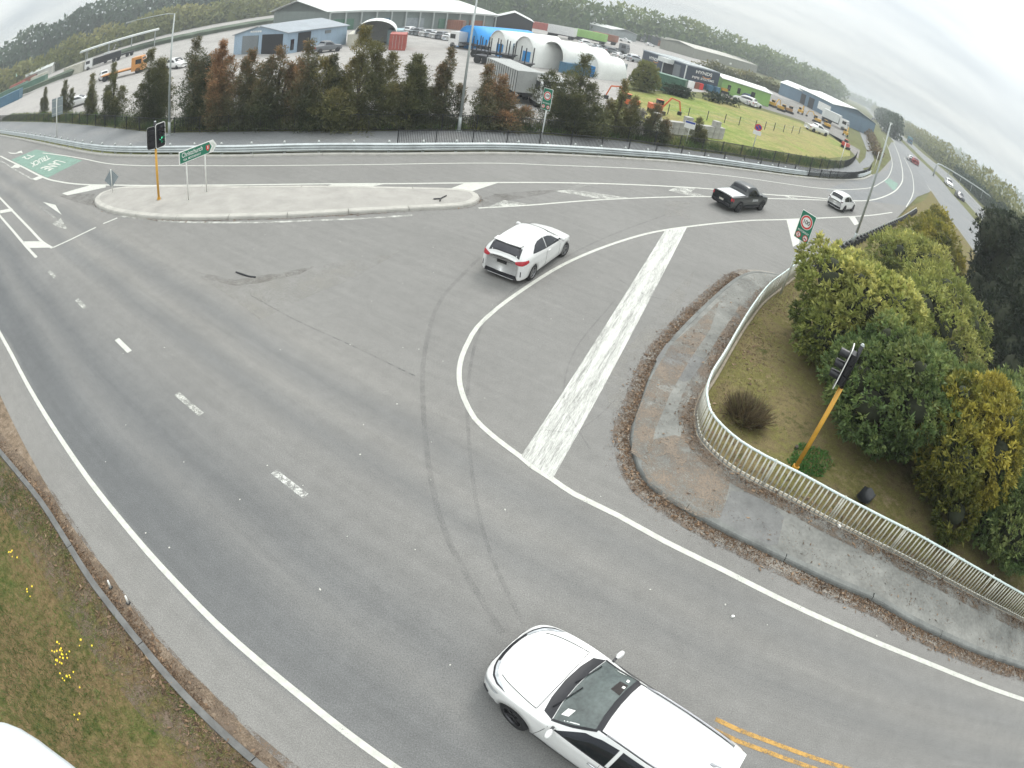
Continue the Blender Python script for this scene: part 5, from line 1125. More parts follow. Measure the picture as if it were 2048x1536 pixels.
# dry tussock inside the corner
rg2 = np.random.default_rng(31); n = 2200; a = rg2.uniform(0, 6.28, n); r_ = rg2.random(n) ** 0.6 * 0.42
P = np.stack([r_ * np.cos(a), r_ * np.sin(a), np.zeros(n)], 1); N = np.stack([np.cos(a) * 0.55, np.sin(a) * 0.55, np.ones(n)], 1)
tus = tag(empty('grass_tussock', (6.75, 12.75, 0.05)), 'dry brown grass tussock inside the railing corner', 'plant')
link('blades', quads_mesh('blades', leaves(P, N, 0.68, 0.02, rg2, 0.34), rg2.random(n)), LF_BROWN, tus)

# ------------------------------------------------------------------ row of trees behind the fence
def row_tree(label, base, h, wpx, seed, mat, bz=0.0):
    rg = np.random.default_rng(seed); root = tag(empty('screening_tree', (base[0], base[1], -0.05)), label, 'tree', 'screening trees behind the bar fence')
    blobs, PP, NN, HH = [], [], [], []
    nl = max(3, int(wpx * 3.6))
    for k in range(nl):
        a = rg.uniform(0, 6.28); rr = wpx * (0 if k == 0 else rg.uniform(0.2, 0.95)); hk = h * (1.0 if k == 0 else rg.uniform(0.5, 0.98) * (1.05 - 0.32 * rr / wpx)); bx, by = rr * math.cos(a), rr * math.sin(a)
        w0 = wpx * rg.uniform(0.55, 0.95); n = int((110 + 58 * hk) * (0.7 + 0.6 * wpx)); t = rg.random(n) ** 0.95; rad = w0 * (1.08 - t) ** 0.7 * rg.random(n) ** 0.42 * (0.72 + 0.38 * np.sin(t * 19 + k * 2.1 + 1.3 * np.sin(t * 7))); an = rg.uniform(0, 6.28, n)
        PP.append(np.stack([bx * (0.55 + 0.45 * np.minimum(1, t * 2)) + rad * np.cos(an), by * (0.55 + 0.45 * np.minimum(1, t * 2)) + rad * np.sin(an), hk * (0.04 + 0.97 * t)], 1)); NN.append(np.stack([np.cos(an) * .7, np.sin(an) * .7, np.full(n, .75)], 1)); HH.append(t)
        blobs.append((bx, by, hk * 0.85, w0, w0, w0))
    P, N, hz_ = np.concatenate(PP), np.concatenate(NN), np.concatenate(HH); n = len(P); per = 5
    Pl = np.repeat(P, per, 0) + rg.normal(0, 0.09, (n * per, 3)); Nl = np.repeat(N, per, 0)
    lump = vnoise(P * np.array([1, 1, 1]), 1.6, seed)
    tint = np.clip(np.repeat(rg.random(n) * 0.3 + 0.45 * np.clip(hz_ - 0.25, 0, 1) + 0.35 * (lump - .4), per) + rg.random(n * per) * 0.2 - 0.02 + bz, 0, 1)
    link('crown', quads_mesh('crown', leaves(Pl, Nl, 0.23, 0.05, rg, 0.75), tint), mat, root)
    trunk_of(root, blobs, h * 0.92, 0.07 + 0.006 * h, rg); return root
TREES = [  # label, base, height, crown half width in metres, material, warmth
    ('thin dark young tree, leftmost of the fence row', (-65.91,51.04), 3.8, 0.7, LF_OLIVE, 0),
    ('narrow olive tree beside the grey-backed guide sign', (-55.72,46.9), 4.37, 1.15, LF_OLIVE, 0),
    ('slim dark tree, third from the left in the fence row', (-45.18,42.33), 4.79, 1.0, LF_OLIVE, 0),
    ('dark tree just left of the broad one by the left lamp post', (-39.19,39.81), 5.65, 1.25, LF_OLIVE, -.1),
    ('broad dark tree immediately left of the left lamp post', (-31.75,36.94), 6.46, 1.75, LF_OLIVE, -.1),
    ('pointed dark tree immediately right of the left lamp post', (-25.51,35.13), 6.94, 1.5, LF_BRONZE, -.05),
    ('bronze-tipped tree in front of the blue workshop wall', (-22.74,34.73), 6.48, 1.35, LF_BRONZE, .25),
    ('bronze and green tree below the workshop roller door', (-20.23,34.66), 5.68, 1.35, LF_BRONZE, .1),
    ('dark bronze-topped tree below the workshop open door', (-18.12,34.86), 5.75, 1.35, LF_BRONZE, .1),
    ('rusty-topped tree below the workshop side door', (-16.23,35.18), 6.07, 1.4, LF_BRONZE, .15),
    ('dark tree between the rusty-topped tree and the tallest one', (-14.64,35.56), 5.05, 1.2, LF_BRONZE, 0),
    ('tallest broad green-bronze tree, left of the red container', (-12.84,36.13), 7, 2.0, LF_OLIVE, .12),
    ('dark leafy tree right of the gap beside the tallest tree', (-9.69,37.94), 5.07, 1.65, LF_OLIVE, -.1),
    ('spindly tree in front of the tall lamp post', (-7.82,39.13), 5.56, 1.0, LF_BRONZE, .12),
    ('reddish tree immediately right of the tall lamp post', (-5.41,40.88), 4.57, 1.4, LF_BRONZE, .2),
    ('low reddish tree in front of the grey curtain trailer', (-3.72,41.61), 2.54, 1.5, LF_BRONZE, .2),
    ('big round dark tree right of the far motorway sign', (0.98,44.35), 6.06, 2.15, LF_OLIVE, -.15),
    ('slim brownish tree right of the big round one', (4.28,45.88), 4.62, 1.15, LF_OLIVE, .1),
    ('dark short tree beside the white blossom bush', (7.32,47.13), 3.14, 1.2, LF_BRONZE, .15),
    ('small dark bush behind the blue-topped path sign', (11.68,50.47), 2.43, 0.9, LF_OLIVE, 0)]
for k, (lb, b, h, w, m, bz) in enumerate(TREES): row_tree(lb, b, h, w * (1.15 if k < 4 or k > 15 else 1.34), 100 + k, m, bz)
rgb = np.random.default_rng(55)
shrub('blossom_bush', 'white blossoming bush in front of the orange machine', 'shrub', (5.93,47.36), lumps(1.15, 2.6, 6, rgb), 420, 8, 0.14, 0.10, LF_WHITE, 56, zb=-0.05, core=0.5, shell=0.6)
shrub('round_willow', 'round olive willow beside the dark blue pipe building', 'tree', (10.05,80.38), lumps(2.2, 4.2, 8, rgb, 1.0), 1100, 8, 0.32, 0.09, LF_WILLOW, 57, zb=-0.05, shell=0.4)
# undergrowth along the foot of the fence row
rg3 = np.random.default_rng(61); T = rg3.uniform(14, lengths(tfl)[-1] - 20, 5200); P, tg = along_many(tfl, T)
P = P + np.stack([-tg[:, 1], tg[:, 0]], 1) * rg3.uniform(0.15, 2.6, (5200, 1)); P = np.concatenate([P, np.full((5200, 1), -0.05)], 1)
P = np.repeat(P, 4, 0) + np.concatenate([rg3.normal(0, .12, (len(P) * 4, 2)), np.zeros((len(P) * 4, 1))], 1); N = np.zeros_like(P); N[:, 2] = 1
pat = np.sin(P[:, 0] * 0.9) * 0.3 + np.sin(P[:, 0] * 2.3 + P[:, 1]) * 0.2 + 0.45
tag(link('undergrowth', quads_mesh('undergrowth', leaves(P, N, 0.62, 0.05, rg3, 0.35), np.clip(pat + rg3.normal(0, .2, len(P)), 0, 1)), LF_GRASS), 'rank grass and low plants along the foot of the tree row', 'undergrowth', kind='stuff')

# ------------------------------------------------------------------ grass and litter near the camera
def inside(poly, P):
    poly = np.array(poly); c = np.zeros(len(P), bool); j = len(poly) - 1
    for i in range(len(poly)):
        a, b = poly[i], poly[j]; m = ((a[1] > P[:, 1]) != (b[1] > P[:, 1])) & (P[:, 0] < (b[0] - a[0]) * (P[:, 1] - a[1]) / (b[1] - a[1] + 1e-12) + a[0]); c ^= m; j = i
    return c
def grass(name, label, poly, z, n, ln, seed, f=1.2, bias=0.0, mat=LF_GRASS, wd=0.012):
    rg = np.random.default_rng(seed); lo, hi = np.min(poly, 0), np.max(poly, 0); P = rg.uniform(lo, hi, (int(n * 2.5), 2)); P = P[inside(poly, P)][:n]
    v = np.clip(vnoise(P, f, seed), 0, 1); keep = rg.random(len(P)) < 0.25 + 0.85 * (1 - v); P, v = P[keep], v[keep]
    P3 = np.concatenate([P, np.full((len(P), 1), z)], 1); N = np.zeros_like(P3); N[:, 2] = 1
    tint = np.clip(v * 1.05 + rg.normal(0, .16, len(P)) + bias, 0, 1)
    return tag(link(name, quads_mesh(name, leaves(P3, N, ln, wd, rg, 0.55), tint), mat), label, 'grass', kind='stuff')
VPOLY = [tuple(a) for a in offset(extend(LKERB, 8, 4), -0.12)] + [(-1.5, -4.5), (-7.5, -5), (-13.5, -1.0), (-24, 8)]
grass('verge_grass', 'weedy green and straw coloured grass on the near verge', VPOLY, 0.012, 60000, 0.15, 71, 1.0, -0.12)
grass('bank_grass', 'thin moss and grass on the soil behind the railing', [tuple(a) for a in offset(extend(RAILB, 0, 8), 0.15)] + [(24, 5), (14, 11), (9.9, 12.5), (9.0, 15.5), (9.9, 19), (12.5, 24), (14.6, 27)], 0.05, 15000, 0.09, 72, 1.3, 0.08)
grass('clover_patch', 'bright green weeds at the foot of the yellow signal pole', [(7.75,11.22),(8.5,12.09),(9.38,11.95),(9.52,11.35),(8.82,10.77),(8.12,10.76)], 0.05, 1800, 0.10, 73, 2.0, -0.1, leaf_mat('clover_leaf', [(0.05, 0.14, 0.03), (0.07, 0.18, 0.04), (0.10, 0.20, 0.05), (0.15, 0.20, 0.06)]), 0.04)
def litter(name, label, line, d0, d1, n, seed, size=0.05, f=0.9, thr=0.45, z=0.014):
    rg = np.random.default_rng(seed); L_ = lengths(line)[-1]; T = rg.uniform(0, L_, n); P, tg = along_many(line, T)
    P = P + np.stack([-tg[:, 1], tg[:, 0]], 1) * (d0 + (d1 - d0) * np.minimum(np.abs(rg.normal(0, 0.34, n)), 1.3))[:, None]
    v = vnoise(P, f, seed); keep = v + rg.normal(0, .15, len(P)) > thr - 0.1; P = P[keep]
    P3 = np.concatenate([P, z + rg.random((len(P), 1)) * 0.02], 1); a = rg.uniform(0, 6.28, len(P)); N = np.stack([np.cos(a), np.sin(a), rg.normal(0, .25, len(P))], 1)
    V = leaves(P3, N, size, size * 0.45, rg, 0.05); V[:, :, 2] = np.maximum(V[:, :, 2], z + 0.001)
    long = rg.random(len(V)) < 0.06
    V[long] = P3[long][:, None, :] + (V[long] - P3[long][:, None, :]) * np.array([3.2, 3.2, 1])
    return tag(link(name, quads_mesh(name, V, rg.random(len(V))), LF_LITTER), label, 'leaf litter', kind='stuff')
litter('leaf_litter', 'drift of brown fallen leaves in the gutter of the corner kerb', rk[6:], -0.02, -0.62, 30000, 81, 0.042, 0.9, 0.30, 0.017)
litter('leaf_litter', 'brown leaves and twigs blown against the railing base', [tuple(p) for p in offset(railb, -0.1)], 0.0, -0.65, 14000, 82, 0.042, 1.2, 0.38, 0.144)
litter('leaf_litter', 'brown leaf litter along the near verge kerb', [tuple(p) for p in lk], 0.02, 0.42, 18000, 83, 0.045, 1.0, 0.35, 0.012)
litter('leaf_litter', 'dry leaves along the grass side of the verge kerb', [tuple(p) for p in lk], -0.08, -1.1, 17000, 84, 0.045, 1.0, 0.42, 0.03)
litter('leaf_litter', 'dry leaves strewn over the soil behind the railing', [tuple(p) for p in offset(railb, 0.2)], 0.0, 2.6, 16000, 88, 0.05, 1.1, 0.36, 0.055)
litter('leaf_litter', 'scattered leaves on the corner footpath', [tuple(p) for p in offset(rk, 0.3)], 0.0, 1.7, 4500, 85, 0.036, 1.6, 0.5, 0.14)
litter('leaf_litter', 'dirt and leaf line at the foot of the island kerb', [tuple(p) for p in ring], -0.02, -0.16, 1500, 86, 0.06, 0.6, 0.4, 0.01)
rg5 = np.random.default_rng(90); n = 1
fl = []
for cx, cy, k in [(-7.49,1.63),(-7.06,1.18),(-7.49,1.45),(-9.07,2.4),(-7.01,2.14),(-10.16,3.06)] and [(a[0], a[1], m_) for a, m_ in zip([(-7.49,1.63),(-7.04,1.22),(-7.51,1.42),(-9.04,2.41),(-6.99,2.13),(-10.14,3.04),(-6.4,0.48)], (16, 9, 6, 4, 3, 5, 3))]:
    for j in range(k):
        x, y = cx + rg5.normal(0, .14), cy + rg5.normal(0, .1); s = rg5.uniform(0.014, 0.024)
        fl.append([(x - s, y - s, 0.13), (x + s, y - s, 0.13), (x + s, y + s, 0.135), (x - s, y + s, 0.135)])
tag(link('dandelions', quads_mesh('dandelions', np.array(fl), np.full(len(fl), .5)), M('dandelion_yellow', (0.75, 0.55, 0.02), 0.6)), 'small yellow dandelion flowers scattered in the near verge', 'flowers', kind='stuff')

rg6 = np.random.default_rng(95); ch = []
for (x, y) in [(-7.35,19.15),(-4.82,15.33),(-3.86,19.86),(-3.38,17.85),(-3.08,8.86),(-3.3,9.83),(-6.51,12.06),(-1.49,13.62),(-4.68,12.87),(0.34,8.1),(3.49,6.6),(-1.28,6.63),(-2.81,5.24),(-5.2,6.81),(5.16,6.41),(-0.17,4.31)]:
    s = rg6.uniform(.018, .035); a = rg6.uniform(0, 3); c_, s_ = math.cos(a) * s, math.sin(a) * s; ch.append([(x - c_, y - s_, .014), (x + s_ * .7, y - c_ * .7, .016), (x + c_, y + s_, .02), (x - s_ * .7, y + c_ * .7, .016)])
for k in range(60):
    x, y = rg6.uniform(-12, 12), rg6.uniform(5, 22); s = rg6.uniform(.012, .026); ch.append([(x - s, y, .014), (x, y - s, .014), (x + s, y, .018), (x, y + s, .014)])
tag(link('stone_chips', quads_mesh('stone_chips', np.array(ch), np.full(len(ch), .5)), M('chip_stone', (0.5, 0.49, 0.45), .8)), 'loose pale stone chips scattered on the road', 'gravel', kind='stuff')

# ------------------------------------------------------------------ industrial yard
tag(poly_sheet('yard', [(-381.88,127.98),(-107.97,58.4),(-91.26,57.64),(-68.2,49.49),(-54.62,45.78),(-38.59,39.5),(-31.33,36.58),(-24.8,34.94),(-17.97,34.88),(-12.84,36.13),(-9.65,37.8),(-5.41,40.88),(-1.6,42.08),(1.2,45.31),(4.34,58.88),(7.33,76.83),(9.29,91.41),(11.39,83.67)] + [(24, 104), (44, 112), (75, 170), (60, 330), (-60, 360), (-200, 300), (-330, 160), (-240, 60)], -0.045, G_YARD), 'pale concrete truck yard behind the tree row', kind='structure')
tag(poly_sheet('gravel_lane', [(9.97,99.75),(16.64,105.98),(27.12,106.52),(35.28,107.03),(45.4,111.06),(50.09,108.24),(54.27,99.47),(45.55,83.27),(48.06,91.62),(60.22,119.19),(82.89,170.3),(88.29,190.77),(58.87,163.1),(47.37,185.82),(22.42,181.04)], -0.035, G_GRAVEL), 'grey gravel lane past the machine yard', kind='structure')
tag(poly_sheet('paddock', [(6.6,75.65),(10.2,79.18),(13.51,83.31),(20,90),(29.04,99.02),(35.96,102.72),(43.25,105.46),(47.05,103.87),(48.6,97.33),(48.06,91.62),(43.67,82.68),(32.85,68.65),(27.25,63.72),(21.69,59.62),(16.6,56.65),(12.93,54.07),(10.03,52.63),(8.31,51.96),(7.06,53.21),(5.86,59.62)], -0.028, G_PADDOCK), 'mown green and straw coloured paddock', kind='structure')
def fr(a, b): return np.array(b, float) - np.array(a, float)
CORR = {}
def wall_mat(name, col, rough=0.5): return M(name, col, rough, 0.0, 0.10, 0.6, streak=True)
DARKIN = M('painted_dark_interior', (0.02, 0.02, 0.024), 0.9); GREYDOOR = wall_mat('roller_door_grey', (0.16, 0.18, 0.19)); WROOF = wall_mat('white_roof', (0.62, 0.64, 0.62)); GROOF = wall_mat('grey_roof', (0.27, 0.30, 0.33))  # first one: flat dark colour in place of shade inside open buildings
def block(root, name, A, B, d, z0, z1, mat, t=None):
    """slab standing on the line A-B, thickness d to its left"""
    A, B = np.array(A, float), np.array(B, float); u = (B - A) / np.linalg.norm(B - A); n = np.array([-u[1], u[0]]) * d
    return MB().prism([tuple(A), tuple(B), tuple(B + n), tuple(A + n)], z0, z1).build(name, mat, root)
def gable_shed(name, label, cat, A, B, depth, he, hp, wmat, rmat, openings=(), group=None, ridge='back', over=0.3, parent_text=None):
    """front wall on A-B (seen), depth to its left; ridge runs back from the front gable or along the front"""
    A, B = np.array(A, float), np.array(B, float); Lf = np.linalg.norm(B - A); an = math.atan2(*(B - A)[::-1])
    root = tag(empty(name, (A[0], A[1], -0.05), an), label, cat, group)
    if ridge == 'back':
        prof = [(0, 0), (Lf, 0), (Lf, he), (Lf / 2, hp), (0, he)]
        MB().plate(prof, 0, depth).build('walls', wmat, root)
        for s0, s1 in ((0, 1), (1, 0)):
            x0 = -over if s0 == 0 else Lf + over; z0 = he - over * (hp - he) / (Lf / 2)
            MB().plate([(x0, z0 + 0.02), (Lf / 2, hp + 0.02), (Lf / 2, hp + 0.14), (x0, z0 + 0.14)] if s0 == 0 else [(Lf / 2, hp + 0.02), (x0, z0 + 0.02), (x0, z0 + 0.14), (Lf / 2, hp + 0.14)], -over, depth + over).build('roof', rmat, root)
    else:
        MB().box((Lf / 2, depth / 2, he / 2), (Lf, depth, he)).build('walls', wmat, root)
        v = [(-over, -over, he), (Lf + over, -over, he), (Lf + over, depth / 2, hp), (-over, depth / 2, hp)]; w = [(-over, depth / 2, hp), (Lf + over, depth / 2, hp), (Lf + over, depth + over, he), (-over, depth + over, he)]
        for q in (v, w):
            MB().add(q + [(a, b, c + 0.15) for a, b, c in q], [(3, 2, 1, 0), (4, 5, 6, 7), (0, 1, 5, 4), (1, 2, 6, 5), (2, 3, 7, 6), (3, 0, 4, 7)]).build('roof', rmat, root)
        MB().add([(0, 0.01, he), (0, depth, he), (0, depth / 2, hp)], [(0, 1, 2), (2, 1, 0)]).build('gable_end', wmat, root); MB().add([(Lf, 0.01, he), (Lf, depth, he), (Lf, depth / 2, hp)], [(0, 1, 2), (2, 1, 0)]).build('gable_end', wmat, root)
    for (nm, face, u0, u1, z0, z1, m) in openings:   # face 0 front, 1 right side, 2 left side
        if face == 0: MB().box(((u0 + u1) / 2 * Lf, -0.03, (z0 + z1) / 2), ((u1 - u0) * Lf, 0.1, z1 - z0)).build(nm, m, root)
        elif face == 1: MB().box((Lf + 0.03, (u0 + u1) / 2 * depth, (z0 + z1) / 2), (0.1, (u1 - u0) * depth, z1 - z0)).build(nm, m, root)
        else: MB().box((-0.03, (u0 + u1) / 2 * depth, (z0 + z1) / 2), (0.1, (u1 - u0) * depth, z1 - z0)).build(nm, m, root)
    return root, Lf
BLUEW = wall_mat('pale_blue_cladding', (0.30, 0.40, 0.50))
rt, Lf = gable_shed('workshop', 'pale blue gabled workshop with dark open roller doors', 'building', (-50.48,80.22), (-39.33,77.32), 14.5, 3.33, 4.57, BLUEW, GROOF,
    (('roller_door', 0, .17, .48, 0, 3.1, GREYDOOR), ('roller_door', 0, .55, .92, 0, 3.2, DARKIN), ('roller_door', 1, .16, .36, 0, 3.1, DARKIN), ('window', 1, .05, .10, .5, 2.2, CAR_GLASS), ('wall_vent', 1, .6, .7, 2.4, 2.9, GREYDOOR)))  # dark roller doors are boxes painted as the shade of open doorways
for k in range(6): MB().box((Lf * .33 + .42 * k, -0.04, 3.75), (.26, .06, .3)).build('wall_letter', S_WHITE, rt)
MB().box((Lf / 2, -0.34, 4.57 - 0.02), (0.25, 0.08, 0.2)).build('ridge_cap', WROOF, rt)
# fabric arches
def arch_shelter(label, c, w, h, yaw, depth, col, open_front=True, group='fabric arch shelters in the yard', n=14, base=0.0, mouth=None):
    root = tag(empty('fabric_shelter', (c[0], c[1], -0.05), yaw), label, 'shelter', group); fm = M('fabric_' + col[0], col[1], 0.6, 0, 0.06, 0.8)
    def ringp(s, y): return [(s * w / 2 * math.cos(math.pi * k / n), y, base + s * (h - base) * math.sin(math.pi * k / n) ** 0.85) for k in range(n + 1)]
    vs, fs = [], []; ny = 5
    for j in range(ny + 1): vs += ringp(1, depth * j / ny)
    m = n + 1
    for j in range(ny): fs += [(j * m + k, j * m + k + 1, (j + 1) * m + k + 1, (j + 1) * m + k) for k in range(n)]
    o = len(vs)
    for j in range(ny + 1): vs += ringp(0.985, depth * j / ny)
    for j in range(ny): fs += [(o + j * m + k, o + (j + 1) * m + k, o + (j + 1) * m + k + 1, o + j * m + k + 1) for k in range(n)]
    fs += [(k, o + k, o + k + 1, k + 1) for k in range(n)]
    link('canopy', mk('canopy', vs, fs, True), fm, root)
    e = ringp(0.99, depth - 0.02); link('back_wall', mk('back_wall', e + [(e[0][0], depth - .02, 0), (e[-1][0], depth - .02, 0)], [tuple(range(n, -1, -1)) + (n + 1, n + 2)]), fm, root)
    if not open_front:
        e = ringp(0.99, 0.25); link('front_wall', mk('front_wall', e + [(e[0][0], .25, 0), (e[-1][0], .25, 0)], [tuple([n + 1] + list(range(0, n + 1)) + [n + 2])]), fm, root)
        MB().box((w * .12, 0.2, h * .24), (w * .32, 0.08, h * .48)).build('door', M('shelter_door', tuple(x * .8 for x in col[1]), 0.6), root)
    for k in range(3): MB().path([(p[0] * 0.97, depth * (k + .5) / 3, p[2] * 0.97) for p in ringp(1, 0)], 0.04, 5).build('hoop', GALV_P, root)
    if base > 0:
        for s in (-1, 1): MB().box((s * (w / 2 + 0.2), depth / 2, base / 2), (1.6, depth, base)).build('base_container', mouth, root)
    return root
WF = ('white', (0.72, 0.73, 0.70)); BF = ('blue', (0.015, 0.28, 0.68))
BLUECON = M('container_blue', (0.05, 0.14, 0.22), 0.5, 0, 0.15, 0.8); REDCON = M('container_red', (0.36, 0.075, 0.055), 0.5, 0, 0.18, 0.8); GREYCON = M('container_grey', (0.25, 0.28, 0.30), 0.5, 0, 0.18, 0.8); GRNCON = M('container_green', (0.07, 0.16, 0.11), 0.5, 0, 0.18, 0.8); RUSTCON = M('container_rust', (0.25, 0.09, 0.05), 0.6, 0, 0.2, 0.8)
CREAMCON = M('container_cream', (0.50, 0.48, 0.40), 0.5, 0, 0.18, 0.8)
arch_shelter('white arch roof shading containers, behind the tallest tree', (-30.28,89.82), 6.6, 4.4, R(16), 9, WF, True, base=2.0, mouth=CREAMCON)
arch_shelter('bright blue arched shelter', (-17.12,97.4), 7.0, 4.2, R(-48), 12, BF, False)
arch_shelter('white arched shelter next to the blue one', (-11.52,91.53), 5.4, 4.3, R(-50), 11, WF, False)
arch_shelter('white arched shelter with a closed front, in the middle of the row', (-6.92,85.25), 5.6, 4.3, R(-50), 11, WF, False)
arch_shelter('white arched shelter with an open dark mouth and blue side containers', (-2.9,84.59), 5.4, 4.2, R(-50), 9, WF, True, base=1.6, mouth=BLUECON)
arch_shelter('low white arched shelter at the right end of the row', (2.32,84.95), 5.0, 3.4, R(-50), 5.5, WF, False)
def container(label, c, yaw, mat, L=6.1, z=0.0, doors=True):
    root = tag(empty('shipping_container', (c[0], c[1], z - 0.05), yaw), label, 'container', 'shipping containers in the yard'); w, h = 2.44, 2.59
    n = 22; pts = []
    for k in range(n): x = -L / 2 + .1 + (L - .2) * k / n; d = (L - .2) / n; pts += [(x, 0), (x + d * .2, .035), (x + d * .5, .035), (x + d * .7, 0)]
    for s in (-1, 1):
        vs = [(x, s * (w / 2 - .04 + y), .12) for x, y in pts] + [(x, s * (w / 2 - .04 + y), h - .1) for x, y in pts]; m = len(pts)
        link('side_panel', mk('side_panel', vs, [(i, i + 1, m + i + 1, m + i) if s < 0 else (i + 1, i, m + i, m + i + 1) for i in range(m - 1)]), mat, root)
    MB().box((0, 0, .08), (L, w, .16)).build('floor_frame', mat, root); MB().box((0, 0, h - .06), (L, w, .12)).build('roof', mat, root)
    for sx in (-1, 1):
        for sy in (-1, 1): MB().box((sx * (L / 2 - .08), sy * (w / 2 - .08), h / 2), (.16, .16, h)).build('corner_post', mat, root)
        MB().box((sx * (L / 2 - .06), 0, h / 2), (.05, w - .3, h - .2)).build('end_door', mat, root)
        for y in (-.7, -.25, .25, .7): MB().tube((sx * (L / 2 - .0), y, .2), (sx * (L / 2 - .0), y, h - .2), 0.025, n=5).build('lock_bar', GALV_P, root)
    return root
container('red shipping container beside the white arch roof', (-25.82,87.83), R(104), REDCON, 5.2)
container('pale blue container stacked behind the red one', (-28.98,96.7), R(104), M('container_pale', (0.30, 0.42, 0.45), 0.5, 0, 0.15, .8))
container('rusty container in front of the big open shed', (-32.85,146.34), R(-8), RUSTCON, 12.2); container('dark red container among the parked cars', (-9.19,204.73), R(-22), REDCON, 12.2)
container('grey container at the right end of the arch shelters', (4.91,89.74), R(-25), GREYCON); container('blue container between the arches', (-5.59,90.01), R(30), BLUECON)
container('green container at the far left of the yard', (-144.53,95.98), R(30), GRNCON, 12.2); container('blue container at the left picture edge', (-121.98,78.08), R(28), BLUECON, 12.2); container('dark red container in the far left rows', (-159.7,108.95), R(28), REDCON); container('rust container in the far left rows', (-162.16,116.19), R(28), RUSTCON)
container('cream container in the far left rows', (-143.24,107.72), R(28), CREAMCON); container('white-grey container left of the parked truck', (-110.95,96.66), R(28), CREAMCON); container('green container nearest the yard lane at left', (-129.56,93.36), R(28), GRNCON, 12.2); container('dark green container beside the round willow', (14.06,88.36), R(-20), GRNCON)
# big open-fronted shed along the back of the yard
A, B = (-51.83,120.9), (-21.31,156.5)
rt, Lf = gable_shed('open_shed', 'very long white-roofed open shed at the back of the yard', 'building', A, B, 34, 4.6, 7.5, wall_mat('shed_wall', (0.16, 0.19, 0.18)), WROOF, (), ridge='along', over=1.0)
for k in range(13): MB().box((Lf * k / 12, -0.6, 2.3), (.3, .3, 4.6)).build('column', GALV_P, rt)
MB().box((Lf / 2, -0.75, 4.55), (Lf, .15, .5)).build('fascia', WROOF, rt)
for k in range(5): MB().box((Lf * (.08 + .2 * k), 1.0, 1.4), (5, 2.4, 2.6)).build('stored_crate', (GRNCON, BLUECON, GREYCON, GRNCON, RUSTCON)[k], rt)
gable_shed('storage_shed', 'white-roofed shed with a dark open gable behind the blue shelter', 'building', (-21.31,156.5), (-11.41,157.62), 26, 4.0, 6.0, DARKIN, WROOF, ())  # open gable is a closed wall with its shade painted dark
gable_shed('storage_shed', 'long low white shed at the far side of the lorry park', 'building', (-20.78,289.89), (-6.48,306.82), 16, 4.2, 6.2, wall_mat('cream_cladding', (0.50, 0.50, 0.46)), WROOF, (('door', 0, .2, .4, 0, 3, DARKIN),))
gable_shed('storage_shed', 'grey-walled long shed with a pale roof at the far tree line', 'building', (-6.05,309.92), (14.47,260.43), 12, 3.6, 4.8, wall_mat('grey_cladding', (0.24, 0.27, 0.27)), WROOF, (), ridge='along')
gable_shed('storage_shed', 'long dark shed below the poplar belt', 'building', (27.83,293.53), (53.23,275.18), 14, 4.4, 5.6, wall_mat('dark_cladding', (0.05, 0.06, 0.07)), wall_mat('weathered_roof', (0.42, 0.41, 0.36)), (('door', 0, .1, .2, 0, 3, GREYDOOR), ('door', 0, .4, .5, 0, 3, RUSTCON), ('door', 0, .7, .85, 0, 3, GRNCON)), ridge='along')
gable_shed('storage_shed', 'long pale-roofed shed behind the dark blue pipe building', 'building', (48.46,249.57), (99.37,323.12), 16, 4.4, 5.8, wall_mat('olive_cladding', (0.22, 0.22, 0.18)), MATS['weathered_roof'], (('window', 0, .3, .33, 1, 2, S_WHITE), ('window', 0, .5, .53, 1, 2, S_WHITE)), ridge='along')
# dark slate pipe merchant building
SLATE = wall_mat('slate_cladding', (0.035, 0.05, 0.075)); A, B, C_ = np.array((13.42,119.63)), np.array((20.15,105.95)), np.array((27.23,110.45))
hB = 3.87
root = tag(empty('pipe_warehouse', (0, 0, -0.05)), 'dark slate building lettered HYNDS PIPE SYSTEMS', 'building')
uAB = (B - A) / np.linalg.norm(B - A); back = C_ - B
MB().prism([tuple(A), tuple(B), tuple(B + back), tuple(A + back)], 0, hB).build('walls', SLATE, root)
rp = [A - uAB * .3, B + uAB * .0, B + back, A + back - uAB * .3]
MB().prism([tuple(p) for p in rp], hB + .01, hB + .22).build('roof', GROOF, root)
for k in (0.2, 0.5, 0.8):
    a = A + (B - A) * k; MB().prism([tuple(a + back * .05), tuple(a + (B - A) * .07 + back * .05), tuple(a + (B - A) * .07 + back * .95), tuple(a + back * .95)], hB + .225, hB + .26).build('roof_light', M('roof_light', (0.58, 0.62, 0.55), 0.4), root)
def wall_frame(P, Q, parent):
    e = empty('sign_face', (P[0], P[1], 0), math.atan2(*(Q - P)[::-1]), parent); return e, float(np.linalg.norm(Q - P))
fL, wL = wall_frame(A, B, root); fR, wR = wall_frame(B, C_, root)
face_text('HYNDS', fL, wL * .27, -.06, hB * .74, wL * .20, hB * .17, S_WHITE, bold=.02); face_text('HYNDS', fR, wR * .5, -.06, hB * .80, wR * .50, hB * .17, S_WHITE, bold=.02); face_text('PIPE', fR, wR * .28, -.06, hB * .50, wR * .22, hB * .12, S_WHITE, bold=.02); face_text('SYSTEMS', fR, wR * .64, -.06, hB * .50, wR * .42, hB * .12, S_WHITE, bold=.02)
ORNG = M('sign_orange', (0.62, 0.28, 0.10), 0.5)
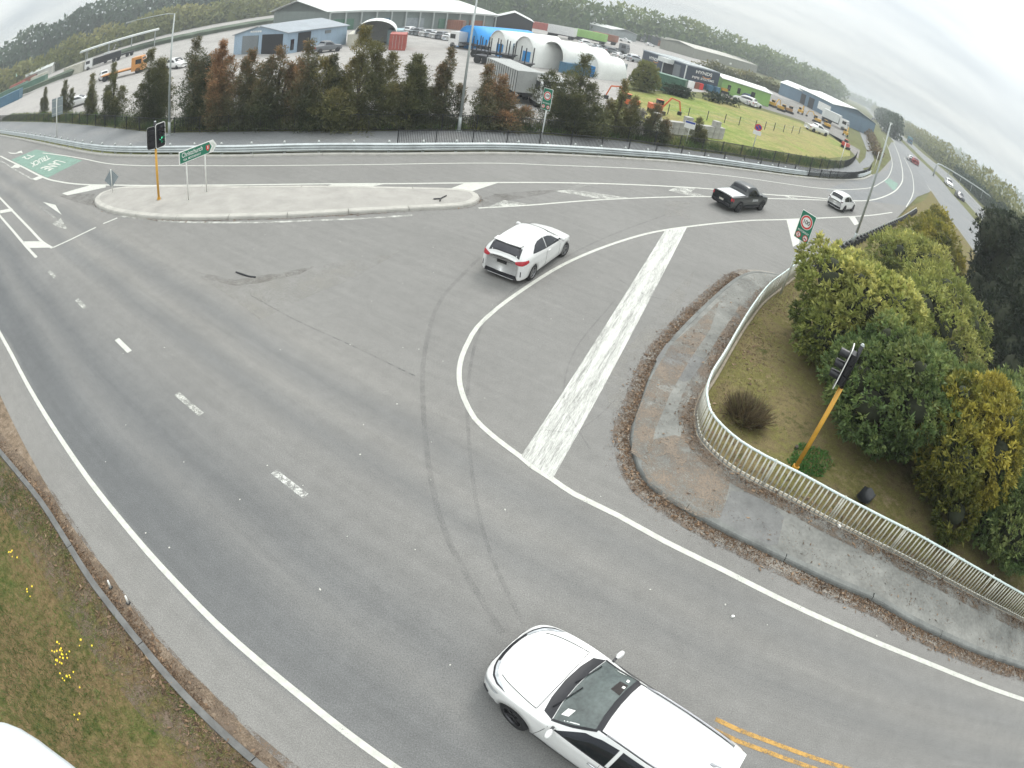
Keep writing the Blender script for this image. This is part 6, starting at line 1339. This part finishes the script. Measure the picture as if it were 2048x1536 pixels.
for e, cx, s, zc in ((fL, wL * .33, wL * .06, hB * .69), (fR, wR * .60, wR * .15, hB * .73)):
    o = [(cx + s * math.cos(R(a)), zc + s * .55 * math.sin(R(a))) for a in range(-150, 21, 10)]; i_ = [(cx + s * .97 * math.cos(R(a)) + .02, zc + s * .42 * math.sin(R(a)) + .03) for a in range(20, -151, -10)]
    MB().plate(o + i_, -.07, -.05).build('logo_swoosh', ORNG, e)
MB().box((wL * .63, -.05, 1.6), (wL * .2, .1, 3.2)).build('roller_door', DARKIN, fL); MB().box((wL * .8, -.05, 1.7), (wL * .14, .1, 3.4)).build('roller_door', GREYDOOR, fL); MB().box((wL * .6, -.7, 3.5), (wL * .22, 1.4, .9)).build('door_canopy', WROOF, fL)
for u in (.5, .98): MB().box((wL * u, -.08, hB / 2), (.25, .12, hB)).build('white_pilaster', WROOF, fL)
MB().box((wR * .5, -.05, hB * .17), (wR * .8, .1, hB * .3)).build('shop_window', M('shop_glass', (0.03, 0.11, 0.16), 0.2), fR)
for k in range(6): MB().box((wR * (.1 + .13 * k), -.11, hB * .17), (.08, .06, hB * .3)).build('mullion', SLATE, fR)
for k, (u, m) in enumerate(((.05, S_WHITE), (.2, RUSTCON), (.32, S_RED), (.62, BLUECON), (.85, BLUECON))):
    o = tag(MB().box((0, 0, .6), (1.1, 1.0, 1.2), bev=.2).build('pallet_stack', m, None, loc=tuple(B + back * u - np.array([-back[1], back[0]]) / wR * 1.3) + (-.03,), rz=math.atan2(back[1], back[0])), ('white', 'rust red', 'bright red', 'dark blue', 'rightmost dark blue')[k] + ' wrapped pallet stack in front of the pipe building', 'pallet', 'pallets outside the pipe building')
LIME = wall_mat('lime_cladding', (0.24, 0.42, 0.12))
gable_shed('site_office', 'lime green and white low building right of the pipe building', 'building', (28.69,113.23), (39.34,114.49), 8, 2.9, 3.5, LIME, WROOF, (('window', 0, .12, .18, .8, 2.0, CAR_GLASS), ('window', 0, .32, .38, .8, 2.0, CAR_GLASS), ('door', 0, .6, .68, 0, 2.1, DARKIN)), ridge='along')
gable_shed('depot', 'white-roofed depot at the far right end of the machine yard', 'building', (69.24,176.66), (71.63,153.63), 16, 4.6, 6.2, wall_mat('blue_grey_cladding', (0.12, 0.19, 0.26)), WROOF, (('door', 0, .1, .25, 0, 3.4, DARKIN), ('door', 0, .35, .5, 0, 3.4, DARKIN), ('sign_board', 0, .62, .95, 1.2, 3.6, S_WHITE)), ridge='along')
gable_shed('depot', 'grey depot with a pale roof behind the machines', 'building', (63.48,178.45), (69.64,173.93), 14, 4.0, 5.4, MATS['blue_grey_cladding'], WROOF, (), ridge='along')
# far left: fuel canopy and low sheds
root = tag(empty('yard_canopy', tuple((-120,108.88)) + (-.05,), R(42)), 'white flat canopy on posts over parked trucks at far left', 'canopy')
MB().box((10, 3, 5.0), (24, 7, .5)).build('roof', WROOF, root)
for x in (0, 7, 14, 21):
    for y in (0.5, 5.5): MB().box((x, y, 2.4), (.22, .22, 4.8)).build('column', GALV_P, root)
gable_shed('storage_shed', 'low green-roofed shed at the far left edge', 'building', (-292.88,166.5), (-192.08,131.5), 12, 3.4, 4.8, MATS['grey_cladding'], wall_mat('green_roof', (0.16, 0.30, 0.22)), (), ridge='along')
for k, (p, lb) in enumerate((((-165.42,115.92), 'far low cream shed in the left rows'), ((-170.56,129.77), 'far low cream shed nearest the canopy'))):
    gable_shed('storage_shed', lb, 'building', p, tuple(np.array(p) + np.array([9, 8])), 7, 3.0, 3.9, MATS['cream_cladding'], WROOF, (('door', 0, .2, .5, 0, 2.4, DARKIN),), ridge='along')
# long dark bank and fence at the far side of the yard, far left
w_ = tag(MB().path([(a[0], a[1], 1.0) for a in [(-148.48,89.11),(-116.91,84.67),(-110.79,94.82),(-113.34,111.07),(-106.39,123.27),(-96.37,129.33),(-90.46,143.54),(-86.27,163.2)]], 0.9, 4).build('yard_bund', M('bund_green', (0.10, 0.13, 0.09), 0.9, 0, .3, .3)), 'long low grassed bund across the back of the yard', 'bund')

# ------------------------------------------------------------------ parked vehicles
PAINTS = [M('paint_white', (0.70, 0.70, 0.69), 0.3, 0, .03, coat=.5), M('paint_silver', (0.38, 0.40, 0.42), 0.3, .4, .05, coat=.5), M('paint_black', (0.02, 0.02, 0.025), 0.3, 0, .05, coat=.5), M('paint_blue', (0.03, 0.06, 0.20), 0.3, 0, .05, coat=.5), M('paint_red', (0.30, 0.03, 0.03), 0.3, 0, .05, coat=.5), M('paint_grey', (0.12, 0.13, 0.14), 0.3, 0, .05, coat=.5)]
PNAME = ['white', 'silver', 'black', 'dark blue', 'red', 'dark grey']
def small_car_mesh(c, wells, ra, win_top, win_side, wr=.33):
    mb = MB(); vs, fs = c.body(34, 2, (), 0); mb.add(vs, fs, 0)
    for lo, hi in win_top: g_ = c.top_panel(lo, hi, .012, 6, 4); mb.add(*g_, 1)
    for lo, hi in win_side:
        for sg in (1, -1): g_ = c.side_panel(lo, hi, sg, .012, 6, 3); mb.add(*g_, 1)
    for wx, wz in wells:
        for sg in (1, -1): mb.tube((wx, sg * (c.W(wx) - .16), wr), (wx, sg * (c.W(wx) + .012), wr), wr, n=14, m=2)
    for sg in (1, -1): mb.add(*c.side_panel([(-c.L / 2 + .04, .75), (-c.L / 2 + .3, .75)], [(-c.L / 2 + .04, .95), (-c.L / 2 + .3, .95)], sg, .015, 3, 2), 3)
    me = mk('parked_car', mb.v, mb.f, True, mb.m); return me
ME_H = small_car_mesh(c2, ((1.36, .31), (-1.34, .31)), .36, (([(0.88, -.70), (0.88, .70)], [(0.10, -.53), (0.10, .53)]), ([(-1.86, -.53), (-1.86, .53)], [(-2.07, -.56), (-2.07, .56)])), (([(0.66, .96), (-1.4, 1.07)], [(0.6, 1.0), (0, 1.3), (-0.9, 1.32), (-1.4, 1.12)]),))
ME_S = small_car_mesh(c4, ((1.40, .35), (-1.38, .35)), .41, (([(0.92, -.70), (0.92, .70)], [(0.18, -.57), (0.18, .57)]), ([(-1.99, -.56), (-1.99, .56)], [(-2.17, -.62), (-2.17, .62)])), (([(0.70, 1.06), (-1.75, 1.14)], [(0.66, 1.09), (0.2, 1.42), (-1.2, 1.54), (-1.75, 1.4)]),))
ME_U = small_car_mesh(c3, ((1.62, .38), (-1.55, .38)), .45, (([(1.18, -.74), (1.18, .74)], [(0.52, -.58), (0.52, .58)]), ([(-0.60, -.56), (-0.60, .56)], [(-0.755, -.6), (-0.755, .6)])), (([(0.95, 1.16), (-0.52, 1.2)], [(0.88, 1.2), (0.4, 1.52), (-0.3, 1.58), (-0.5, 1.48)]),), .385)
MESHC = {}
def parked(kind, col, p, yaw, label, group='cars parked in the yard', name='parked_car', cat='car', sc=1.0):
    key = (kind, col)
    if key not in MESHC:
        me = {'h': ME_H, 's': ME_S, 'u': ME_U}[kind].copy()
        for m in (PAINTS[col], CAR_GLASS, TYRE, TAILRED): me.materials.append(m)
        MESHC[key] = me
    o = bpy.data.objects.new(name, MESHC[key]); COL.objects.link(o); o.location = (p[0], p[1], -0.04); o.rotation_euler = (0, 0, yaw); o.scale = (sc,) * 3
    tag(o, label, cat, group); return o
ordn = ['nearest the tent end', 'second', 'third', 'fourth', 'fifth', 'sixth', 'seventh', 'eighth', 'nearest the blue shelter']
RA, RB = np.array((-34.15,121.01)), np.array((-22.98,111.34))
cols = [2, 0, 1, 5, 0, 1, 0, 5, 0]
for k in range(9):
    p = RA + (RB - RA) * k / 8; parked('hs'[k % 2], cols[k], p, R(75 + 4 * (k % 3)), '%s car in the row before the open shed, %s%s' % (PNAME[cols[k]], ordn[k], '' if k in (0, 8) else ' from the left'))
spots = [((2.87,155.19), 's', 0, 'white wagon on the lorry park, farthest left of its cluster'), ((5.76,148.3), 'h', 1, 'silver hatchback on the lorry park beside the white wagon'), ((9.14,144.44), 's', 5, 'dark grey wagon on the lorry park lane'), ((18.91,238.02), 'u', 0, 'white ute in front of the long dark shed'), ((13.34,141.06), 'h', 0, 'white hatchback near the slate building, upper of two'), ((13.66,133.84), 's', 1, 'silver wagon near the slate building, lower of two'), ((9.87,134.41), 'h', 0, 'white hatchback left of the slate building'), ((-0.65,226.33), 's', 0, 'white wagon by the grey long shed, left of two'), ((3.37,217.76), 'h', 1, 'silver hatchback by the grey long shed, right of two'), ((31.27,104.38), 's', 0, 'white wagon at the paddock edge, left of the pair'), ((32.92,104.59), 'h', 0, 'white hatchback at the paddock edge, right of the pair'), ((34.68,114.35), 'h', 3, 'dark blue hatchback behind the white pair'), ((43.63,97.84), 'u', 0, 'white ute on the gravel lane above the paddock'), ((-54.62,70.17), 's', 0, 'white wagon right of the left lamp post'), ((-73.88,72.23), 's', 0, 'white wagon between two dark trees at left'), ((-57.32,51.03), 'h', 0, 'white hatchback behind the grey guide sign'), ((-34.14,79.47), 'u', 5, 'dark grey ute beside the workshop'), ((31.33,259.28), 'h', 0, 'white hatchback before the long dark shed'), ((32.53,291.37), 's', 0, 'white wagon before the long dark shed')]
for k, (p, kd, c, lb) in enumerate(spots): parked(kd, c, p, R((35, 60, 20, -20, 140)[k % 5]), lb, 'cars parked in the yard')
def truck(label, p, yaw, cab, box, L=8.0, hb=2.6, kind='box', group='trucks in the yard', nm='truck'):
    root = tag(empty(nm, (p[0], p[1], -0.04), yaw), label, 'truck', group)
    if cab is not None:
        MB().add([(L / 2 - 2.2, -1.2, .5), (L / 2, -1.2, .5), (L / 2, -1.2, 1.5), (L / 2 - .15, -1.2, 2.2), (L / 2 - .4, -1.2, 2.9), (L / 2 - 2.2, -1.2, 2.9), (L / 2 - 2.2, 1.2, .5), (L / 2, 1.2, .5), (L / 2, 1.2, 1.5), (L / 2 - .15, 1.2, 2.2), (L / 2 - .4, 1.2, 2.9), (L / 2 - 2.2, 1.2, 2.9)],
                 [(0, 1, 2, 3, 4, 5), (11, 10, 9, 8, 7, 6), (1, 7, 8, 2), (2, 8, 9, 3), (3, 9, 10, 4), (4, 10, 11, 5), (5, 11, 6, 0)]).build('cab', cab, root)
        MB().add([(L / 2 + .02, -1.05, 1.6), (L / 2 + .02, 1.05, 1.6), (L / 2 - .27, 1.0, 2.6), (L / 2 - .27, -1.0, 2.6)], [(0, 1, 2, 3)]).build('windscreen', CAR_GLASS, root)
        for s in (-1, 1): MB().box((L / 2 - .9, s * 1.205, 2.05), (1.1, .03, .8)).build('side_window', CAR_GLASS, root)
    x0 = -L / 2; x1 = L / 2 - (2.4 if cab is not None else 0)
    MB().box(((x0 + x1) / 2, 0, .95), (x1 - x0, 1.0, .25)).build('chassis', TRIM, root)
    if kind == 'box': MB().box(((x0 + x1) / 2, 0, 1.15 + hb / 2), (x1 - x0, 2.45, hb)).build('box_body', box, root)
    elif kind == 'curtain':
        MB().box(((x0 + x1) / 2, 0, 1.15 + hb / 2), (x1 - x0, 2.44, hb)).build('box_body', box, root); n = int((x1 - x0) / .55)
        for s in (-1, 1):
            for k in range(n + 1): MB().box((x0 + (x1 - x0) * k / n, s * 1.235, 1.15 + hb / 2), (.06, .03, hb - .1)).build('curtain_strap', TRIM, root)
    elif kind == 'stakes':
        MB().box(((x0 + x1) / 2, 0, 1.1), (x1 - x0, 2.3, .15)).build('deck', TRIM, root); n = 5
        for s in (-1, 1):
            for k in range(n): MB().box((x0 + .4 + (x1 - x0 - .8) * k / (n - 1), s * 1.1, 2.2), (.12, .1, 2.2)).build('stake', TRIM, root)
    elif kind == 'flat': MB().box(((x0 + x1) / 2, 0, 1.1), (x1 - x0, 2.4, .18)).build('deck', box, root)
    for x in (x0 + .7, x0 + 1.9, L / 2 - 1.0):
        for s in (-1, 1): MB().tube((x, s * .85, .5), (x, s * 1.2, .5), .5, n=14).build('wheel', TYRE, root)
    return root
PW = PAINTS[0]; CURT = M('curtain_grey', (0.33, 0.34, 0.33), .6, 0, .12, .7)
truck('white-cabbed flat truck in front of the blue shelter', (-15.86,95.94), R(150), PW, TRIM, 8.5, kind='flat'); truck('dark stake trailer for logs in front of the white arches', (-8.66,78.22), R(-22), None, TRIM, 8.0, kind='stakes'); truck('second stake trailer behind the first', (-11.09,85.91), R(-18), None, TRIM, 6.5, kind='stakes')
truck('grey curtain-sided trailer behind the reddish trees', (-5.18,55.89), R(-63), None, CURT, 8.5, 2.0, 'curtain'); truck('white-fronted curtain truck next to the grey trailer', (-2.23,54.38), R(-66), PW, CURT, 6.0, 1.5, 'curtain')
truck('white tanker-like truck under the left canopy', (-103.62,100.66), R(222), PW, TRIM, 10, 1.4, 'box'); truck('white truck with an empty deck at the canopy end', (-104.2,107.29), R(222), PW, TRIM, 9, kind='flat')
truck('orange flat truck behind the left trees', (-67.02,70.7), R(25), M('truck_orange', (0.55, 0.24, 0.06), .4), MATS['truck_orange'], 8, kind='flat')
truck('green and white site hut truck on the lorry park', (3.94,178.68), R(-22), None, LIME, 10, 2.4, 'box'); truck('white site hut next to the green one', (-4.09,172.07), R(-22), None, PW, 8, 2.6, 'box'); truck('rust and cream trailer behind the green hut', (8.86,191.44), R(-22), None, RUSTCON, 8, 2.2, 'box'); truck('dark flat trailer on the lorry park lane', (9.32,155.53), R(-25), PAINTS[5], TRIM, 9, kind='flat')
truck('white truck at the end of the machine yard', (63.34,132.52), R(-40), PW, WROOF, 7, 2.2, 'box')
YEL = M('machine_yellow', (0.58, 0.33, 0.035), .45, 0, .15, .8); ORM = M('machine_orange', (0.62, 0.14, 0.05), .45, 0, .15, .8); REDM = M('machine_red', (0.55, 0.08, 0.06), .45, 0, .1, .8)
def excavator(label, p, yaw, mat, boom=True, s=1.0):
    root = tag(empty('excavator', (p[0], p[1], -.03), yaw), label, 'excavator', 'construction machines in the yard'); root.scale = (s,) * 3
    for y in (-.9, .9): MB().box((0, y, .4), (3.0, .5, .8), bev=.3).build('track', TRIM, root)
    MB().box((-.4, 0, 1.35), (2.6, 2.0, 1.0), bev=.3).build('house', mat, root); MB().box((.55, .5, 2.0), (1.3, .95, 1.4), bev=.1).build('cab', CAR_GLASS, root); MB().box((.55, .5, 2.75), (1.35, 1.0, .1)).build('cab_roof', mat, root)
    if boom:
        MB().path([(.9, -.3, 1.5), (2.3, -.3, 3.6), (4.0, -.3, 3.3)], .2, 4).build('boom', mat, root); MB().path([(4.0, -.3, 3.3), (4.6, -.3, 1.4)], .15, 4).build('dipper', mat, root); MB().box((4.5, -.3, 1.0), (.8, .7, .7), bev=.2).build('bucket', TRIM, root)
    return root
for k, (p, y, m, b, lb) in enumerate((((37.76,115.14), 20, YEL, False, 'yellow tracked machine behind the parked pair of white cars'), ((41.68,118.5), 40, YEL, True, 'yellow excavator left of the machine row'), ((42.8,115.95), -30, YEL, False, 'yellow roller-like machine in the middle of the machine row'), ((45.52,118.32), 10, M('machine_brown', (0.33, 0.19, 0.08), .6), False, 'brown machine in the middle of the machine row'), ((51.64,127.27), 60, YEL, True, 'yellow excavator with raised boom at the machine row end'), ((53.13,120.57), 140, YEL, True, 'yellow excavator beside the pale concrete pad'), ((54.57,117.9), 100, YEL, False, 'yellow machine behind the white truck'), ((58.91,116.46), 60, YEL, True, 'yellow excavator at the motorway end of the lane'), ((46.5,90.6), 40, REDM, False, 'red machine at the corner of the paddock'), ((6.7,61.95), 165, ORM, True, 'orange excavator behind the white blossom bush'), ((9.72,62.91), 15, ORM, True, 'orange machine right of the blossom bush'), ((29.64,113.74), 10, YEL, False, 'yellow machine beside the slate building'), ((32.21,114.73), 50, ORM, False, 'orange machine before the lime building'))):
    excavator(lb, p, R(y), m, b, .58)
# concrete block wall at the paddock foot
root = tag(empty('block_wall', (0, 0, -.03)), 'wall of stacked white-grey concrete blocks below the paddock', 'wall')
BLK = M('block_concrete', (0.42, 0.41, 0.38), .9, 0, .25, .9); a, b = np.array((7.79,51.37)), np.array((15.83,57.47))
nB = 12; dd = (b - a) / nB; an = math.atan2(dd[1], dd[0]); ln = float(np.linalg.norm(dd)); rk_ = random.Random(3)
bm_ = MB().box((0, 0, .3), (ln * .97, .6, .58), bev=.04); bme = mk('concrete_block', bm_.v, bm_.f); bme.materials.append(BLK)
for k in range(nB):
    for z in range(2 if k % 5 else 3): o = link('concrete_block', bme, None, root, (a[0] + dd[0] * (k + .5), a[1] + dd[1] * (k + .5) + rk_.uniform(-.1, .1), .6 * z), an + rk_.uniform(-.02, .02))
root = tag(empty('paddock_fence'), 'line of thin dark posts with wire across the paddock', 'fence'); pp = [(11.19,64.29),(16.52,67.96),(18.13,69.28),(19.82,70.1),(21.96,72.15),(24.09,73.26),(27.84,77.48),(31.79,81.34),(36.7,86.77)]; fw = smooth_line(pp, 2.0)
pm = MB().tube((0, 0, 0), (0, 0, 1.2), .05, n=6); pme = mk('post', pm.v, pm.f); pme.materials.append(WOODP); LF_ = lengths(fw)[-1]; k = 0; d = 0
while d < LF_: p, tg = along(fw, d); link('post', pme, None, root, (p[0], p[1], -.03)); d += 3.2
for z in (.5, 1.0): MB().path([(p[0], p[1], z) for p in fw], .012, 4).build('wire', GALV_P, root)
for k, (p, w, lb) in enumerate((((14.89,84.67), 3.2, 'dark clipped hedge block at the top of the paddock, left'), ((16.1,84.8), 2.6, 'dark clipped hedge block at the top of the paddock, second'), ((22.09,90.66), 2.4, 'dark hedge block before the lime building, left'), ((25.06,93.27), 3.4, 'dark hedge block before the lime building, right'))):
    rgh = np.random.default_rng(300 + k); shrub('hedge_block', lb, 'hedge', p, [(0, 0, .8, w * .5, .8, .8), (w * .35, .2, .7, w * .4, .7, .75), (-w * .35, -.2, .75, w * .4, .7, .75)], 260, 7, .22, .1, LF_HEDGE, 310 + k, 'hedge blocks by the paddock', zb=-.03)

# ------------------------------------------------------------------ motorway details
line('lane_line', extend(MW_NEAR[1:-1], 40, 600), .25, P_WHITE, -.012, mw); line('lane_line', extend(offset(MW_FAR[:-1], 1.5), 40, 600), .25, P_WHITE, -.012, mw)
MID = [tuple((np.array(a) + np.array(b)) / 2) for a, b in zip([(54.45,66.44),(58.8,75.39),(65.76,88.67),(80.89,117.6),(97.12,149.26)], [(108.65,119.28),(118.19,139.21),(135.93,171.76),(156.2,224.02),(184.5,280.76)])]
med = tag(link('median_strip', mk('median_strip', *[x for x in sweep(smooth_line(extend(MID, 60, 700), 8), [(2.2, -.01), (0, .12), (-2.2, -.01)])]), G_TERR), 'grassed median strip of the motorway', kind='structure')
gb = (92.92,126.15); gt = 4.02; ge = (118.8,127.11)
root = tag(empty('sign_gantry'), 'slender grey arched gantry spanning the motorway', 'gantry')
A3, B3 = np.array(gb), np.array(ge); Lg = np.linalg.norm(B3 - A3); u3 = (B3 - A3) / Lg
def gp(t, z): p = A3 + u3 * t; return (p[0], p[1], z)
gh = gt
MB().path([gp(0, 0), gp(0, gh * .8), gp(.6, gh * .95), gp(2, gh)] + [gp(2 + (Lg - 4) * k / 6, gh + .1) for k in range(1, 6)] + [gp(Lg - 2, gh), gp(Lg - .6, gh * .95), gp(Lg, gh * .8), gp(Lg, 0)], .22, 8).build('arch', GALV_P, root, True)
for k in range(1, 5): MB().tube(gp(Lg * k / 5, gh), gp(Lg * k / 5, gh - 2.2), .08, n=6).build('drop_post', GALV_P, root)
for p, c, kd, y, lb, sc in (((90.4,133.32), 4, 'h', 63, 'red car on the near motorway lanes', 1.3), ((90.15,135.17), 0, 'h', 63, 'white car just ahead of the red one on the motorway', 1.2), ((95.48,121.52), 0, 's', 243, 'white wagon on the far motorway lanes', 1.2), ((86.03,103.8), 2, 'h', 243, 'black car on the far motorway lanes', 1.2), ((138.28,235.95), 5, 's', 63, 'dark car far away on the motorway', 1.3), ((190.84,343.97), 5, 'h', 63, 'dark car farthest away on the motorway', 1.3)): parked(kd, c, p, R(y), lb, 'cars on the motorway', 'moving_car', 'car', sc)
truck('dark teal truck on the far motorway lanes', (167.78,257.09), R(243), BLUECON, M('truck_teal', (0.05, 0.20, 0.24), .5), 9, 2.6, 'box', 'vehicles far off on the motorway', 'motorway_truck')
# debris and small things near the corner
tr = (10.11,10.09)
root = tag(empty('plastic_tray', (tr[0], tr[1], .06), R(40)), 'bent black plastic tray dumped behind the railing', 'litter')
vs, fs = [], []
for i in range(7):
    for j in range(5): x, y = -.38 + .76 * i / 6, -.22 + .44 * j / 4; vs.append((x, y, .06 + .16 * (x / .38) ** 2 + .05 * math.sin(y * 14 + x * 5)))
link('sheet', mk('sheet', vs, [(i * 5 + j, i * 5 + j + 1, (i + 1) * 5 + j + 1, (i + 1) * 5 + j) for i in range(6) for j in range(4)], True), M('black_plastic', (0.015, 0.016, 0.018), .3), root)
MB().path([(v[0], v[1], v[2] + .02) for v in vs[0:35:5]], .018, 5).build('rim', MATS['black_plastic'], root)
for k, (p, lb, s) in enumerate((((5.3,6.12), 'crumpled pale wrapper on the right lane', .045), ((8.25,11.83), 'dark stick on the corner footpath', .09), ((8.81,8.91), 'pale stone on the footpath beside the railing', .06))): tag(MB().box((0, 0, s / 2), (s * 1.6, s, s), bev=s * .3).build('debris', (S_WHITE, BARK, S_WHITE)[k], None, loc=(p[0], p[1], (.0, .06, .14)[k]), rz=k), lb, 'debris')
stk = (-4.67,24.69)
root = tag(empty('steel_bracket', (stk[0], stk[1], .155), R(60)), 'forked black steel stub lying on the island', 'debris'); MB().tube((0, 0, .03), (.5, .1, .03), .03, n=6).build('shaft', TRIM, root); MB().tube((0, 0, .03), (-.3, .15, .03), .03, n=6).build('prong', TRIM, root); MB().tube((0, 0, .03), (-.25, -.2, .03), .03, n=6).build('prong', TRIM, root)
st2 = (-9.63,15.71)
tag(MB().path([(-.45, .05, .02), (-.1, 0, .03), (.2, -.02, .02), (.45, .03, .02)], .03, 6).build('tyre_strip', TRIM, None, loc=(st2[0], st2[1], 0), rz=R(-8)), 'curved strip of black rubber lying on the road', 'debris')

# ------------------------------------------------------------------ far tree belts
def belt(name, label, pts, h, depth, n, ln, mat, seed, wob=0.25, cat='trees', zb=0.0, freq=.35):
    rg = np.random.default_rng(seed); L_ = lengths(pts)[-1]; T = rg.uniform(0, L_, n); Pp = along_many(pts, T)[0]; o = rg.uniform(-.5, .5, n)
    hh = h * (1 - wob * (0.5 + 0.5 * np.sin(T * freq + np.sin(T * freq * .37) * 2)) * rg.uniform(.6, 1, n)) * (1 - .5 * (2 * np.abs(o)) ** 3)
    z = hh * (1 - rg.random(n) ** 1.7)
    d = rg.normal(0, 1, (n, 2)) * 0 ; P = np.concatenate([Pp + np.stack([np.cos(T * 99), np.sin(T * 99)], 1) * depth * o[:, None], z[:, None] + zb], 1)
    N = np.stack([rg.normal(0, .5, n), rg.normal(0, .5, n), np.ones(n) * .8], 1)
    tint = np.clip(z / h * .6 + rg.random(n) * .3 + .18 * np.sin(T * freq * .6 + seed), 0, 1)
    V = leaves(P, N, ln, ln * .6, rg, .6)
    # added flat dark cards inside the belt so that little sky shows through
    m = max(8, int(L_ / (ln * 1.2)) * 3); Tc = rg.uniform(0, L_, m); c, tg = along_many(pts, Tc); hc = h * (1 - wob * (0.5 + 0.5 * np.sin(Tc * freq + np.sin(Tc * freq * .37) * 2))) * rg.uniform(.45, .8, m); hw = (tg * ln * rg.uniform(.7, 1.5, (m, 1)))
    c = c + rg.normal(0, depth * .12, (m, 2)); Z0 = np.zeros((m, 1)); b0, b1 = np.concatenate([c - hw, Z0], 1), np.concatenate([c + hw, Z0], 1); t1, t0 = np.concatenate([c + hw * .5, hc[:, None]], 1), np.concatenate([c - hw * .5, hc[:, None] * rg.uniform(.85, 1, (m, 1))], 1)
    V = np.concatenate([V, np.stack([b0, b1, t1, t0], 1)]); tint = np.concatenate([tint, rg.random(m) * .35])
    return tag(link(name, quads_mesh(name, V, tint), mat), label, cat, kind='stuff')
def polar(lst): return [(d * math.sin(R(a)), d * math.cos(R(a))) for a, d in lst]
belt('pine_forest', 'dark pine plantation on the skyline at far left', polar([(-82, 300), (-70, 300), (-58, 300), (-48, 310), (-38, 330), (-28, 350), (-15, 380)]), 27, 40, 17000, 3.4, LF_PINE, 401, .3, 'forest', 0, .12)
belt('willow_belt', 'olive willows in front of the pines at far left', polar([(-85, 190), (-70, 195), (-58, 205), (-48, 215), (-40, 230), (-32, 250), (-24, 290)]), 11, 16, 12000, 1.9, LF_WILLOW, 402, .45, 'trees', 0, .25)
belt('shelter_belt', 'long green poplar shelter belt on the right skyline', polar([(-16, 300), (-8, 290), (0, 290), (8, 300), (14, 330), (19, 380), (23, 450), (25, 560)]), 18, 26, 15000, 2.6, LF_BELT, 403, .35, 'trees', 0, .3)
belt('yard_shrubbery', 'scrubby brown and green growth between yard and far sheds', [(36.12,171.18),(45.86,179.58),(57.06,189.56),(63,185.55),(68.72,181.1)], 4.0, 6, 1500, .9, LF_OLIVE, 404, .5, 'shrubs', 0, .5)
belt('motorway_trees', 'mixed green trees along the far side of the motorway', extend(offset(MW_FAR[:-1], -10), 80, 500), 11.5, 10, 13000, 1.5, LF_WILLOW, 405, .4, 'trees', 0, .3)
belt('motorway_hedge', 'dark hedge behind the gantry', offset([(104.72,108.4),(108.65,119.28),(118.19,139.21),(135.93,171.76),(143.58,188.52)], -5), 5.0, 4, 2600, .9, LF_HEDGE, 406, .3, 'hedge', 0, .4)
belt('distant_hedge', 'tall dark shelter hedge far along the motorway', [tuple(np.array(a) + np.array([0, 0])) for a in polar([(28.3, 330), (29.3, 420), (29.0, 600)])] if False else polar([(31.5, 250), (30.6, 330), (29.6, 480)]), 11, 10, 3600, 1.8, LF_HEDGE, 407, .2, 'hedge', 0, .3)
belt('bank_scrub', 'brown scrub on the bank between path and motorway', [(56.37,96.14),(65.57,113.84),(82.55,148.11),(103.55,191.49),(128.84,243.99)], 2.2, 3.5, 1600, .7, LF_BROWN, 408, .5, 'scrub', 0, .5)
belt('horizon_trees', 'hazy far trees on the horizon', polar([(-40, 900), (-20, 900), (0, 950), (15, 1000), (25, 1300), (35, 1100), (50, 900), (70, 800)]), 16, 60, 5000, 9.0, LF_BELT, 409, .5, 'trees', 0, .05)
# ------------------------------------------------------------------ thin haze in the air
hz_ = MB().box((0, 300, 15), (3000, 2700, 36)).build('haze', None); tag(hz_, 'thin pale haze in the distance', 'haze', kind='stuff')
hm = bpy.data.materials.new('haze_air'); hm.use_nodes = True; hn = hm.node_tree.nodes; hn.clear(); ho = hn.new('ShaderNodeOutputMaterial'); hv = hn.new('ShaderNodeVolumePrincipled')
hv.inputs['Color'].default_value = (0.9, 0.95, 0.97, 1); hv.inputs['Density'].default_value = 0.0009; hv.inputs['Anisotropy'].default_value = 0.3; hm.node_tree.links.new(hv.outputs[0], ho.inputs['Volume']); hz_.data.materials.append(hm)
